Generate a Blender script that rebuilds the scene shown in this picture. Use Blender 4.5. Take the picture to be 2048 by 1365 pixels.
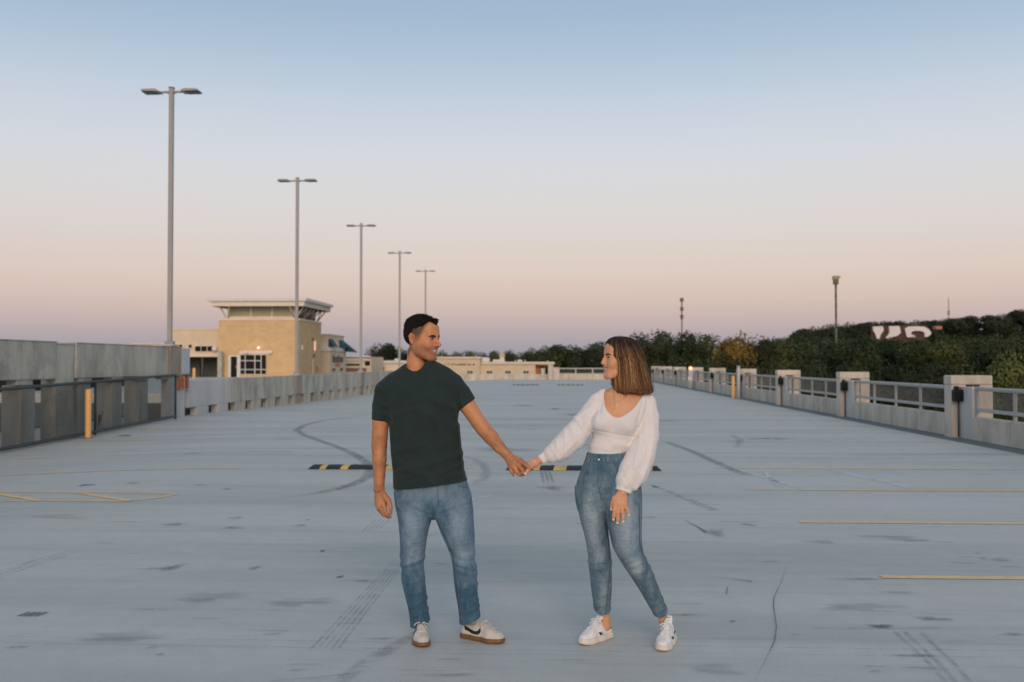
import bpy, bmesh, math, random
import numpy as np
from mathutils import Vector, Matrix, Euler
R = math.radians
random.seed(7)
for o in list(bpy.data.objects):
    bpy.data.objects.remove(o)
SC = bpy.context.scene
COL = SC.collection

# ------------------------------------------------------------------ camera
FPX = 35.0 / 36.0 * 2048          # focal length in photo pixels
YAW, PITCH, HC = R(2.53), R(1.28), 1.53
cd = bpy.data.cameras.new('camera')
cam = bpy.data.objects.new('camera', cd)
COL.objects.link(cam)
cd.lens, cd.sensor_width, cd.clip_end, cd.clip_start = 35, 36, 9000, 0.05
cam.location = (0, 0, HC)
cam.rotation_euler = (R(90) + PITCH, 0, YAW)
cd.dof.use_dof = True
cd.dof.focus_distance = 5.45
cd.dof.aperture_fstop = 3.2
SC.camera = cam

# ------------------------------------------------------------------ world: clear sky just after sunset, camera looks east
W = bpy.data.worlds.new('World')
SC.world = W
W.use_nodes = True
nt = W.node_tree
nt.nodes.clear()
def srgb(r, g, b):
    f = lambda c: (c / 255 / 12.92) if c / 255 <= 0.04045 else ((c / 255 + 0.055) / 1.055) ** 2.4
    return (f(r), f(g), f(b), 1)
tc = nt.nodes.new('ShaderNodeTexCoord')
sep = nt.nodes.new('ShaderNodeSeparateXYZ')
nt.links.new(tc.outputs['Generated'], sep.inputs[0])
asn = nt.nodes.new('ShaderNodeMath'); asn.operation = 'ARCSINE'
nt.links.new(sep.outputs['Z'], asn.inputs[0])
mr = nt.nodes.new('ShaderNodeMapRange')
mr.inputs['From Min'].default_value = R(-10)
mr.inputs['From Max'].default_value = R(90)
nt.links.new(asn.outputs[0], mr.inputs['Value'])
cr = nt.nodes.new('ShaderNodeValToRGB')
cr.color_ramp.interpolation = 'B_SPLINE'
STOPS = [(-10, (112, 113, 120)), (0, (150, 152, 163)), (1.1, (158, 158, 169)), (2.3, (180, 169, 174)), (3.7, (202, 182, 180)),
         (5.2, (208, 191, 187)), (7.4, (208, 199, 198)), (10.0, (207, 204, 207)), (12.6, (201, 204, 215)), (15.5, (181, 194, 209)), (18.3, (158, 179, 200)),
         (22, (140, 166, 194)), (32, (136, 159, 186)), (50, (134, 154, 178)), (90, (128, 148, 172))]
el = cr.color_ramp.elements
while len(el) > 1:
    el.remove(el[-1])
for i, (a, c) in enumerate(STOPS):
    p = (a + 10) / 100
    e = el[0] if i == 0 else el.new(p)
    e.position = p
    e.color = srgb(*c)
nt.links.new(mr.outputs[0], cr.inputs[0])
sky = nt.nodes.new('ShaderNodeTexSky')
sky.sky_type = 'NISHITA'
sky.sun_disc = False
SUN_EL, SUN_AZ = R(4), R(184)      # sunset glow low in the west, behind the camera
sky.sun_elevation = R(1.0)
sky.sun_rotation = SUN_AZ
sky.air_density, sky.dust_density, sky.ozone_density = 1.0, 1.0, 1.5
bg1 = nt.nodes.new('ShaderNodeBackground'); bg1.inputs['Strength'].default_value = 0.99
bg2 = nt.nodes.new('ShaderNodeBackground'); bg2.inputs['Strength'].default_value = 0.08
add = nt.nodes.new('ShaderNodeAddShader')
wo = nt.nodes.new('ShaderNodeOutputWorld')
nt.links.new(cr.outputs[0], bg1.inputs[0])
nt.links.new(sky.outputs[0], bg2.inputs[0])
nt.links.new(bg1.outputs[0], add.inputs[0]); nt.links.new(bg2.outputs[0], add.inputs[1])
nt.links.new(add.outputs[0], wo.inputs['Surface'])

sd = bpy.data.lights.new('sun', 'SUN')
sun = bpy.data.objects.new('sun', sd)
COL.objects.link(sun)
sd.energy, sd.angle, sd.color = 1.45, R(30), (1.0, 0.74, 0.53)
sun.rotation_euler = Euler((R(90) - R(21), 0, R(8)), 'XYZ')   # shines from behind the camera towards +Y

SC.view_settings.view_transform = 'Standard'
SC.view_settings.look = 'None'
SC.view_settings.exposure = 0
SC.view_settings.gamma = 1
SC.view_settings.use_curve_mapping = False
SC.render.engine = 'CYCLES'
SC.cycles.use_denoising = True
SC.cycles.max_bounces = 6
SC.cycles.transparent_max_bounces = 12

# ------------------------------------------------------------------ helpers
def tag(o, label=None, cat=None, group=None, kind=None):
    if label: o['label'] = label
    if cat: o['category'] = cat
    if group: o['group'] = group
    if kind: o['kind'] = kind
    return o
def empty(name, loc=(0, 0, 0), rz=0, label=None, cat=None, group=None):
    o = bpy.data.objects.new(name, None)
    COL.objects.link(o)
    o.empty_display_size = 0.1
    o.location = loc
    o.rotation_euler = (0, 0, rz)
    return tag(o, label, cat, group)
def link(name, me, mat=None, parent=None, loc=(0, 0, 0), rz=0):
    o = bpy.data.objects.new(name, me)
    COL.objects.link(o)
    if mat is not None and not me.materials:
        me.materials.append(mat)
    o.parent = parent
    o.location = loc
    o.rotation_euler = (0, 0, rz)
    return o
def mesh(name, V, F, smooth=False):
    me = bpy.data.meshes.new(name)
    me.from_pydata([tuple(v) for v in V], [], [tuple(f) for f in F])
    if smooth:
        me.shade_smooth()
    me.update()
    return me
def boxes(name, L, bevel=0.0, seg=1):
    """one mesh of boxes (x0,x1,y0,y1,z0,z1)"""
    bm = bmesh.new()
    for b in L:
        x0, x1, y0, y1, z0, z1 = b
        vs = [bm.verts.new(p) for p in ((x0, y0, z0), (x1, y0, z0), (x1, y1, z0), (x0, y1, z0), (x0, y0, z1), (x1, y0, z1), (x1, y1, z1), (x0, y1, z1))]
        for f in ((0, 3, 2, 1), (4, 5, 6, 7), (0, 1, 5, 4), (1, 2, 6, 5), (2, 3, 7, 6), (3, 0, 4, 7)):
            bm.faces.new([vs[i] for i in f])
    if bevel:
        bmesh.ops.bevel(bm, geom=bm.edges[:], offset=bevel, segments=seg, affect='EDGES', profile=0.5)
    me = bpy.data.meshes.new(name)
    bm.to_mesh(me); bm.free()
    return me
def tube_mesh(name, paths, n=6, smooth=True):
    """paths: list of (points, radii)"""
    V, F = [], []
    for pts, rad in paths:
        pts = [Vector(p) for p in pts]
        if not hasattr(rad, '__len__'):
            rad = [rad] * len(pts)
        base = len(V)
        ref = None
        for i, p in enumerate(pts):
            a = pts[max(i - 1, 0)]; b = pts[min(i + 1, len(pts) - 1)]
            t = (b - a).normalized()
            if ref is None:
                ref = Vector((0, 0, 1)) if abs(t.z) < .9 else Vector((1, 0, 0))
            s = t.cross(ref).normalized()
            u = s.cross(t).normalized()
            ref = u
            for k in range(n):
                an = 2 * math.pi * k / n
                V.append(p + rad[i] * (math.cos(an) * s + math.sin(an) * u))
        for i in range(len(pts) - 1):
            for k in range(n):
                a = base + i * n + k; b = base + i * n + (k + 1) % n
                F.append((a, b, b + n, a + n))
        F.append(tuple(base + k for k in range(n))[::-1])
        F.append(tuple(base + (len(pts) - 1) * n + k for k in range(n)))
    return mesh(name, V, F, smooth)
def prism(name, poly, axis, d0, d1):
    """polygon extruded along an axis: poly of 2D points; axis 'x','y','z'"""
    V = []
    for d in (d0, d1):
        for a, b in poly:
            V.append({'x': (d, a, b), 'y': (a, d, b), 'z': (a, b, d)}[axis])
    n = len(poly)
    F = [tuple(range(n))[::-1], tuple(range(n, 2 * n))] + [(i, (i + 1) % n, n + (i + 1) % n, n + i) for i in range(n)]
    me = mesh(name, V, F)
    bm = bmesh.new(); bm.from_mesh(me); bmesh.ops.recalc_face_normals(bm, faces=bm.faces[:]); bm.to_mesh(me); bm.free()
    return me
def copy_tree(o, parent=None):
    c = o.copy()
    COL.objects.link(c)
    c.parent = parent
    for ch in list(o.children):
        copy_tree(ch, c)
    return c

# photo pixel -> world
CY, SY, CP, SP = math.cos(YAW), math.sin(YAW), math.cos(PITCH), math.sin(PITCH)
def ray(px, py):
    a = (px - 1024) / FPX; b = -(py - 682.5) / FPX
    up = b * CP + SP; fw = CP - b * SP
    return Vector((a * CY - fw * SY, a * SY + fw * CY, up))
def on_z(px, py, z=0.0):
    d = ray(px, py); t = (z - HC) / d.z
    return Vector((d.x * t, d.y * t, z))
def on_y(px, py, Y):
    d = ray(px, py); t = Y / d.y
    return Vector((d.x * t, Y, HC + d.z * t))

# ------------------------------------------------------------------ materials
MATS = {}
class NB:
    def __init__(s, name):
        s.m = bpy.data.materials.new(name); s.m.use_nodes = True
        s.nt = s.m.node_tree; s.b = s.nt.nodes['Principled BSDF']
        s.out = s.nt.nodes['Material Output']
    def n(s, t, **kw):
        x = s.nt.nodes.new('ShaderNode' + t)
        for k, v in kw.items():
            if k in x.inputs: x.inputs[k].default_value = v
            else: setattr(x, k, v)
        return x
    def l(s, a, b): s.nt.links.new(a, b)
    def coords(s, world=True, scale=(1, 1, 1), rot=(0, 0, 0)):
        if world:
            c = s.n('NewGeometry').outputs['Position']
        else:
            c = s.n('TexCoord').outputs['Object']
        mp = s.n('Mapping')
        mp.inputs['Scale'].default_value = scale
        mp.inputs['Rotation'].default_value = rot
        s.l(c, mp.inputs[0])
        return mp.outputs[0]
    def noise(s, vec, scale, detail=4, rough=.55, dist=0):
        x = s.n('TexNoise'); x.inputs['Scale'].default_value = scale; x.inputs['Detail'].default_value = detail
        x.inputs['Roughness'].default_value = rough; x.inputs['Distortion'].default_value = dist
        s.l(vec, x.inputs['Vector']); return x.outputs['Fac']
    def ramp(s, fac, stops, interp='LINEAR'):
        x = s.n('ValToRGB'); x.color_ramp.interpolation = interp
        e = x.color_ramp.elements
        while len(e) > 1: e.remove(e[-1])
        for i, (p, c) in enumerate(stops):
            k = e[0] if i == 0 else e.new(p)
            k.position = p
            k.color = c if hasattr(c, '__len__') else (c, c, c, 1)
        s.l(fac, x.inputs[0]); return x.outputs[0]
    def mix(s, fac, a, b, mode='MIX'):
        x = s.n('Mix'); x.data_type = 'RGBA'; x.blend_type = mode
        for v, i in ((fac, 0), (a, 6), (b, 7)):
            if isinstance(v, (int, float)): x.inputs[i].default_value = v
            elif isinstance(v, tuple): x.inputs[i].default_value = v
            else: s.l(v, x.inputs[i])
        return x.outputs[2]
    def math(s, op, a, b=0.0, clamp=False):
        x = s.n('Math', operation=op); x.use_clamp = clamp
        for v, i in ((a, 0), (b, 1)):
            if isinstance(v, (int, float)): x.inputs[i].default_value = v
            else: s.l(v, x.inputs[i])
        return x.outputs[0]
    def bump(s, h, strength=.3, dist=.01):
        x = s.n('Bump'); x.inputs['Strength'].default_value = strength; x.inputs['Distance'].default_value = dist
        s.l(h, x.inputs['Height']); s.l(x.outputs[0], s.b.inputs['Normal'])
def c4(c): return tuple(c) + (1,) if len(c) == 3 else tuple(c)
def sc(c, k): return tuple(min(1, x * k) for x in c[:3]) + (1,)
def pm(name, col, rough=.6, var=.15, scale=3.0, stretch=(1, 1, 1), bump=0.0, bscale=40.0, metal=0.0, world=True, col2=None, spec=None):
    """base colour broken up by two octaves of noise, optional fine bump"""
    if name in MATS: return MATS[name]
    b = NB(name)
    v = b.coords(world, stretch)
    f = b.noise(v, scale, 5, .6)
    c2 = c4(col2) if col2 else sc(col, 1 + var)
    c1 = sc(col, 1 - var)
    colr = b.ramp(f, [(.3, c1), (.7, c2)])
    f2 = b.noise(b.coords(world), scale * 9, 3, .6)
    colr = b.mix(.5, colr, b.ramp(f2, [(.3, sc((1, 1, 1), 1 - var)), (.7, (1, 1, 1, 1))]), 'MULTIPLY')
    b.l(colr, b.b.inputs['Base Color'])
    b.b.inputs['Roughness'].default_value = rough
    b.b.inputs['Metallic'].default_value = metal
    if spec is not None: b.b.inputs['Specular IOR Level'].default_value = spec
    if bump:
        b.bump(b.noise(b.coords(world), bscale, 4, .6), bump, .01)
    MATS[name] = b.m
    return b.m
# ================================================================== DECK
XL, XR, YE = -10.5, 8.3, 93.0
ZPTS = [(-10, -.2), (12, -.17), (18.6, -.135), (26.7, .03), (31, .01), (39, -.10), (52, -.19), (100, -.19)]
def zd(x, y):
    """the top deck falls and rises a little along its left edge"""
    z = np.interp(y, [p[0] for p in ZPTS], [p[1] for p in ZPTS])
    t = min(1, max(0, (-5.0 - x) / 5.0)); t = t * t * (3 - 2 * t)
    return float(z * t)
def deck_point(px, py):
    p = on_z(px, py)
    for _ in range(3):
        p = on_z(px, py, zd(p.x, p.y))
    return p

b = NB('deck_coating')
v1 = b.coords(True, (.22, 1.3, 1), (0, 0, .03))
v2 = b.coords(True, (.35, 4.0, 1), (0, 0, -.04))
v3 = b.coords(True, (1, 1, 1))
big = b.noise(v1, .55, 5, .6, .4)
stk = b.noise(v2, 1.1, 6, .65, .3)
fine = b.noise(v3, 60, 3, .7)
med = b.noise(v3, 5, 5, .65)
col = b.ramp(big, [(.28, c4((.43, .45, .405))), (.5, c4((.56, .56, .50))), (.72, c4((.62, .605, .555)))])
col = b.mix(.58, col, b.ramp(stk, [(.28, (.55, .59, .60, 1)), (.44, (.90, .92, .92, 1)), (.6, (1, 1, 1, 1)), (.76, (1.12, 1.12, 1.13, 1))]), 'MULTIPLY')
spot = b.ramp(b.noise(b.coords(True, (.6, 2.2, 1)), 1.7, 6, .7, .6), [(.63, (1, 1, 1, 1)), (.70, (.80, .81, .79, 1)), (.78, (.60, .61, .58, 1))])
col = b.mix(.5, col, spot, 'MULTIPLY')
col = b.mix(.5, col, b.ramp(med, [(.3, (.84, .85, .86, 1)), (.7, (1.03, 1.03, 1.03, 1))]), 'MULTIPLY')
col = b.mix(.4, col, b.ramp(fine, [(.3, (.72, .72, .72, 1)), (.6, (1, 1, 1, 1)), (.8, (1.1, 1.1, 1.1, 1))]), 'MULTIPLY')
b.l(col, b.b.inputs['Base Color'])
rg = b.ramp(stk, [(.3, .5), (.7, .68)])
b.l(rg, b.b.inputs['Roughness'])
b.b.inputs['Specular IOR Level'].default_value = .35
hh = b.math('ADD', b.math('MULTIPLY', fine, .5), b.math('ADD', med, b.math('MULTIPLY', stk, 1.5)))
b.bump(hh, .25, .006)
MATS['deck'] = b.m

xs = np.concatenate([np.linspace(-10.75, -4.5, 22), np.linspace(-4, XR + .6, 14)])
ys = np.concatenate([np.linspace(-8, 60, 69), np.linspace(62, YE + .4, 12)])
V = [(x, y, zd(x, y)) for y in ys for x in xs]
nx = len(xs)
F = [(j * nx + i, j * nx + i + 1, (j + 1) * nx + i + 1, (j + 1) * nx + i) for j in range(len(ys) - 1) for i in range(nx - 1)]
deck = link('parking_deck', mesh('parking_deck', V, F, True), MATS['deck'])
tag(deck, kind='structure')

def sheet(name, pts, width, mat, h=.004, soft=None, sub=0.6):
    """a flat strip laid along ground points; width number or list"""
    P = [Vector((p[0], p[1], 0)) for p in pts]
    Q, wq = [], []
    if not hasattr(width, '__len__'): width = [width] * len(P)
    for i in range(len(P) - 1):
        n = max(1, int((P[i + 1] - P[i]).length / sub))
        for k in range(n):
            Q.append(P[i].lerp(P[i + 1], k / n)); wq.append(width[i] + (width[i + 1] - width[i]) * k / n)
    Q.append(P[-1]); wq.append(width[-1])
    V, F, U = [], [], []
    for i, q in enumerate(Q):
        t = (Q[min(i + 1, len(Q) - 1)] - Q[max(i - 1, 0)]).normalized()
        s = Vector((-t.y, t.x, 0)) * wq[i] / 2
        for a in (q - s, q - s * .45, q + s * .45, q + s):
            V.append((a.x, a.y, zd(a.x, a.y) + h))
    for i in range(len(Q) - 1):
        for k in range(3):
            F.append((4 * i + k, 4 * i + k + 1, 4 * i + 5 + k, 4 * i + 4 + k))
    me = mesh(name, V, F)
    if soft is None: soft = name in ('tyre_mark', 'pale_patch', 'ghost_line', 'crack', 'kerb_coating')
    n_ = len(Q)
    al = []
    for i in range(n_):
        e_ = min(1, i / 2, (n_ - 1 - i) / 2) if (soft and n_ > 5) else 1
        al += [0.0, e_, e_, 0.0] if soft else [1.0] * 4
    ca = me.color_attributes.new('tint', 'FLOAT_COLOR', 'POINT')
    ca.data.foreach_set('color', np.repeat(np.array(al, np.float32), 4))
    bm = bmesh.new(); bm.from_mesh(me); bmesh.ops.recalc_face_normals(bm, faces=bm.faces[:])
    if sum(f.normal.z for f in bm.faces) < 0: bmesh.ops.reverse_faces(bm, faces=bm.faces[:])
    bm.to_mesh(me); bm.free()
    return link(name, me, mat, deck)

def worn(name, col, lo, hi, amount, scale, stretch=(1, 1, 1), rough=.6):
    """paint or stain that is worn through in patches"""
    b = NB(name)
    f = b.noise(b.coords(True, stretch), scale, 6, .7, .5)
    a = b.math('MULTIPLY', b.ramp(f, [(lo, 0.0), (hi, 1.0)]), amount)
    vc = b.n('VertexColor'); vc.layer_name = 'tint'
    spc = b.n('SeparateColor'); b.l(vc.outputs[0], spc.inputs[0])
    a = b.math('MULTIPLY', a, spc.outputs[0])
    b.b.inputs['Base Color'].default_value = c4(col)
    f2 = b.noise(b.coords(True), 9, 4, .6)
    b.l(b.ramp(f2, [(.3, sc(col, .8)), (.7, sc(col, 1.1))]), b.b.inputs['Base Color'])
    b.b.inputs['Roughness'].default_value = rough
    b.l(a, b.b.inputs['Alpha'])
    MATS[name] = b.m
    return b.m
M_LINE = worn('worn_yellow_paint', (.84, .57, .27), .18, .34, 1.0, 4)
M_LINEL = worn('faded_yellow_paint', (.80, .55, .30), .25, .5, .85, 3)
M_SKID = worn('tyre_rubber_mark', (.10, .12, .12), .34, .68, .62, 9, (1, 1, 1))
M_SKID2 = worn('faint_tyre_mark', (.16, .18, .18), .38, .72, .42, 7)
M_STAIN = worn('oil_stain', (.17, .19, .175), .38, .66, .62, 6)
M_STAINL = worn('faint_stain', (.24, .26, .25), .35, .7, .55, 3, (.5, 2, 1))
M_PALE = worn('pale_patch', (.72, .72, .72), .25, .55, .8, 2)
M_CRACK = worn('crack_sealer', (.13, .14, .14), .2, .5, .75, 5)
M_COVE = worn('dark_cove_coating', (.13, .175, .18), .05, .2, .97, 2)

# stall lines on the right, running across the deck
for i in range(32):
    Y = 7.27 + 2.47 * i
    if i == 5: x0 = 3.2
    else: x0 = 2.33 + random.uniform(-.03, .03)
    sheet('stall_line', [(x0, Y, 0), (7.62, Y + random.uniform(-.02, .02), 0)], .102, M_LINE if i < 4 else M_LINEL)
for i, Y in enumerate([14.3, 17.1, 20.5, 23.2, 25.9, 28.5, 31.2, 33.9, 36.6, 39.3, 42, 44.7, 47.4, 50.1]):
    sheet('stall_line', [(-4.55, Y, 0), (-9.9, Y - .1, 0)], .085, M_LINE if i < 1 else M_LINEL)
# hatched island on the left
isl = [deck_point(*p) for p in ((-120, 986), (150, 986), (300, 986.5), (352, 988.5), (330, 994), (285, 1000), (235, 1003.5), (0, 1003), (-120, 1003))]
sheet('island_line', isl, .085, M_LINE, sub=.25)
for a, c in (((-10, 988), (82, 1003)), ((165, 988), (262, 1003))):
    sheet('island_line', [deck_point(*a), deck_point(*c)], .10, M_LINE, h=.006)
# white cross-hatched ghost marks on the right stalls
for a, c, w in (((1455, 934), (1600, 977), .14), ((1520, 936), (1560, 975), .10), ((1650, 938), (1820, 976), .14)):
    sheet('ghost_line', [deck_point(*a), deck_point(*c)], w, M_PALE, h=.003)
sheet('pale_patch', [deck_point(925, 1003), deck_point(985, 991)], [.25, .1], M_PALE, h=.003)
# dark coating along the right kerb
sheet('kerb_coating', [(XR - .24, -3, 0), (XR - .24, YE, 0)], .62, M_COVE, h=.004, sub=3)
# tyre marks
def px_path(L): return [deck_point(*p) for p in L]
arc = px_path([(742, 831), (690, 836), (640, 843), (606, 852), (593, 861), (608, 871), (640, 882), (675, 895), (708, 909), (732, 924), (745, 940), (736, 955), (708, 969), (670, 980), (620, 990), (545, 998)])
sheet('tyre_mark', arc, [.14, .16, .18, .2, .2, .2, .2, .2, .2, .22, .22, .22, .2, .2, .18, .1], M_SKID, h=.005, sub=.3)
arc2 = px_path([(925, 912), (950, 920), (968, 932), (974, 945), (965, 960), (940, 972)])
sheet('tyre_mark', arc2, .18, M_SKID2, h=.005, sub=.2)
for dx in (0, 10, 20):
    sheet('tyre_mark', px_path([(1082 + dx * .7, 938), (1088 + dx, 970)]), .045, M_SKID, h=.006, sub=.3)
sheet('tyre_mark', px_path([(1328, 882), (1390, 906), (1440, 929), (1500, 955)]), .19, M_SKID, h=.006, sub=.4)
sheet('tyre_mark', px_path([(1460, 868), (1482, 882), (1470, 898)]), .18, M_SKID2, h=.005, sub=.3)
sheet('tyre_mark', px_path([(1305, 972), (1340, 985), (1430, 1022)]), [.06, .12, .16], M_SKID2, h=.005)
for dx in (0, 13, 27, 41, 54):
    sheet('tyre_mark', px_path([(622 + dx, 1300), (705 + dx * .72, 1210), (790 + dx * .45, 1120)]), [.022, .02, .01], M_SKID2, h=.005)
for dx in (0, 10, 20):
    sheet('tyre_mark', px_path([(-20, 1150 + dx * .6), (70, 1122 + dx * .5), (150, 1100 + dx * .4)]), [.03, .03, .02], M_SKID2, h=.005)
for dx in (0, 9, 18, 27):
    sheet('tyre_mark', px_path([(725 + dx, 1065), (752 + dx, 1040)]), .016, M_SKID2, h=.005)
for k, dx in enumerate((0, 12, 22, 34)):
    sheet('tyre_mark', px_path([(36 + dx, 1234), (60 + dx, 1226)]), .032, M_CRACK, h=.006)
for dx in (0, 20, 50):
    sheet('tyre_mark', px_path([(1790 + dx, 1265), (1860 + dx, 1330), (1890 + dx, 1365)]), .035, M_SKID2, h=.005)
sheet('tyre_mark', px_path([(680, 1365), (760, 1310), (840, 1262)]), [.1, .14, .05], M_SKID2, h=.005)
# sealed cracks
sheet('crack', px_path([(1577, 1124), (1563, 1165), (1548, 1197), (1547, 1215), (1553, 1255), (1549, 1285), (1533, 1318), (1508, 1368)]), .010, M_CRACK, h=.007)
sheet('crack', px_path([(1625, 1258), (1680, 1259), (1790, 1259), (1880, 1258)]), .008, M_CRACK, h=.007)
sheet('crack', px_path([(1418, 1155), (1465, 1159), (1505, 1165)]), [.006, .012, .03], M_CRACK, h=.007)
sheet('crack', px_path([(1453, 1190), (1455, 1176)]), .01, M_CRACK, h=.007)
sheet('crack', px_path([(1368, 1041), (1395, 1055), (1412, 1066)]), [.008, .02, .05], M_CRACK, h=.007)
sheet('crack', px_path([(0, 1061), (40, 1062), (110, 1063), (190, 1060)]), .014, M_SKID2, h=.007)
sheet('crack', px_path([(250, 1077), (330, 1076)]), .012, M_SKID2, h=.007)
sheet('crack', px_path([(540, 1365), (640, 1357), (700, 1350)]), .006, M_CRACK, h=.007)
# long pour joints across the deck
for y in (1283, 1296):
    sheet('pour_joint', [(-9.8, on_z(1024, y).y, 0), (8, on_z(1024, y).y - .1, 0)], .008, M_SKID2, h=.003, sub=2)
rnd = random.Random(3)
def stain(px, py, w, h, mat, seed, hh=.0055):
    c = deck_point(px, py)
    e = deck_point(px + w, py); f = deck_point(px, py - h)
    rx, ry = (e - c).length, (f - c).length
    r = random.Random(seed)
    ph = [r.uniform(0, 6.28) for _ in range(4)]
    V = []
    for k in range(22):
        a = 2 * math.pi * k / 22
        q = 1 + .22 * math.sin(2 * a + ph[0]) + .16 * math.sin(3 * a + ph[1]) + .12 * math.sin(5 * a + ph[2]) + .08 * math.sin(8 * a + ph[3])
        x, y = c.x + rx * q * math.cos(a), c.y + ry * q * math.sin(a)
        V.append((x, y, zd(x, y) + hh))
    Vm = [tuple(c.x * .5 + v[0] * .5 if a_ == 0 else (c.y * .5 + v[1] * .5 if a_ == 1 else v[2]) for a_ in range(3)) for v in V]
    me = mesh('stain', V + Vm + [(c.x, c.y, zd(c.x, c.y) + hh)], [(i, (i + 1) % 22, 22 + (i + 1) % 22, 22 + i) for i in range(22)] + [(22 + i, 22 + (i + 1) % 22, 44) for i in range(22)])
    ca = me.color_attributes.new('tint', 'FLOAT_COLOR', 'POINT')
    ca.data.foreach_set('color', np.repeat(np.array([0.0] * 22 + [.85] * 22 + [1.0], np.float32), 4))
    link('stain', me, mat, deck)
for i, s in enumerate([(342, 1137, 24, 6, 0), (348, 1050, 20, 4, 0), (510, 1137, 13, 4, 0), (465, 1057, 22, 3, 0), (172, 971, 12, 2, 1), (645, 1103, 6, 2, 1),
                       (1430, 1066, 24, 6, 0), (1990, 1120, 24, 5, 0), (1762, 1254, 20, 4, 1), (1865, 1239, 32, 4, 0), (1310, 974, 8, 2, 1), (1495, 1050, 14, 3, 0),
                       (453, 979, 12, 2, 0), (250, 872, 12, 1.5, 1), (545, 1270, 18, 2.5, 0), (1110, 758 + 60, 10, 1, 1), (1048, 812, 22, 2, 0), (1105, 977, 26, 5, 0),
                       (1540, 878, 40, 2.5, 0), (1150, 830, 40, 2, 0), (680, 1155, 8, 2, 1), (600, 1052, 12, 2, 0), (1465, 1244, 6, 1.5, 1), (618, 1040, 6, 2, 0),
                       (1640, 1085, 40, 3, 2), (1780, 1075, 50, 4, 2), (240, 1275, 90, 10, 2), (1430, 1340, 60, 10, 2), (600, 1205, 60, 8, 2), (1300, 842, 60, 2.5, 2), (1010, 900, 60, 4, 2),
                       (420, 1195, 60, 9, 2), (1720, 1215, 70, 8, 2), (120, 1035, 60, 4, 2)]):
    stain(s[0], s[1], s[2] * 1.15, s[3] * 1.2, (M_STAIN, M_CRACK, M_STAINL)[s[4]], i)
for i in range(85):
    y = 790 + 570 * rnd.random() ** 1.1
    sc_ = (y - 727) / 500
    stain(rnd.uniform(0, 2048), y, rnd.uniform(6, 46) * (.5 + sc_), rnd.uniform(.6, 2.6) * (.3 + sc_), rnd.choice((M_STAIN, M_STAINL, M_STAINL, M_STAINL, M_SKID2)), 100 + i, .005 + .0001 * (i % 9))

# ------------------------------------------------------------------ speed bumps
M_BLK = pm('black_rubber', (.022, .026, .028), .55, .3, 8)
M_YEL = pm('yellow_rubber', (.62, .43, .12), .55, .2, 10)
def speed_bump(xa, xb, Y, segs, label):
    """segs: list of (fraction start, fraction end, material index)"""
    root = empty('speed_bump', ((xa + xb) / 2, Y, 0), 0, label, 'speed bump', 'rubber speed bumps across the drive lane')
    L = xb - xa
    prof = [(-.15, .004), (-.12, .028), (-.07, .05), (-.03, .058), (.03, .058), (.07, .05), (.12, .028), (.15, .004)]
    for s0, s1, m in segs:
        V, F = [], []
        n = len(prof)
        fa = [s0, s1]
        sk = .03 if 0 < s0 else 0
        sk2 = .03 if s1 < 1 else 0
        for q, (fr, k) in enumerate(((s0, sk), (s1, sk2))):
            end = (fr <= 0) or (fr >= 1)
            for y, z in prof:
                x = -L / 2 + fr * L + k * (y / .15)
                if end: x += (.06 if fr <= 0 else -.06) * (z / .058)
                V.append((x, y, z))
        for i in range(n - 1):
            F.append((i, i + 1, n + i + 1, n + i))
        F += [tuple(range(n)), tuple(range(n, 2 * n))[::-1]]
        me = mesh('segment', V, F)
        bm = bmesh.new(); bm.from_mesh(me); bmesh.ops.recalc_face_normals(bm, faces=bm.faces[:]); bm.to_mesh(me); bm.free()
        link('yellow_segment' if m else 'black_segment', me, M_YEL if m else M_BLK, root)
    for fr in (.3, .7):
        link('bolt', boxes('bolt', [(-L / 2 + fr * L - .015, -L / 2 + fr * L + .015, -.02, .012, .057, .064)], .003), M_BLK, root)
def stripes(cuts):
    out, m = [], 0
    for i in range(len(cuts) - 1):
        out.append((cuts[i], cuts[i + 1], m)); m = 1 - m
    return out
YB = on_z(1024, 939).y
xa, xb = on_y(620, 939, YB).x, on_y(925, 939, YB).x
speed_bump(xa, xb, YB, stripes([0, .09, .13, .225, .275, .52, .565, .61, .66, .76, .81, 1]), 'black and yellow rubber speed bump passing behind the man')
xa, xb = on_y(1012, 939, YB).x, on_y(1322, 939, YB).x
speed_bump(xa, xb, YB, stripes([0, .05, .09, .19, .23, .32, .40, .50, .55, .645, .69, .79, .84, .92, .95, 1]), 'black and yellow rubber speed bump between the joined hands and behind the woman')
YB2 = on_z(1024, 771).y
for a, c, lab in ((1024, 1078, 'far small speed bump near the end of the deck, left of the far pair'), (1114, 1168, 'far small speed bump near the end of the deck, right of the far pair')):
    speed_bump(on_y(a, 771, YB2).x, on_y(c, 771, YB2).x, YB2, stripes([0, .13, .18, .31, .36, .49, .54, .67, .72, .85, .9, 1]), lab)

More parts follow.
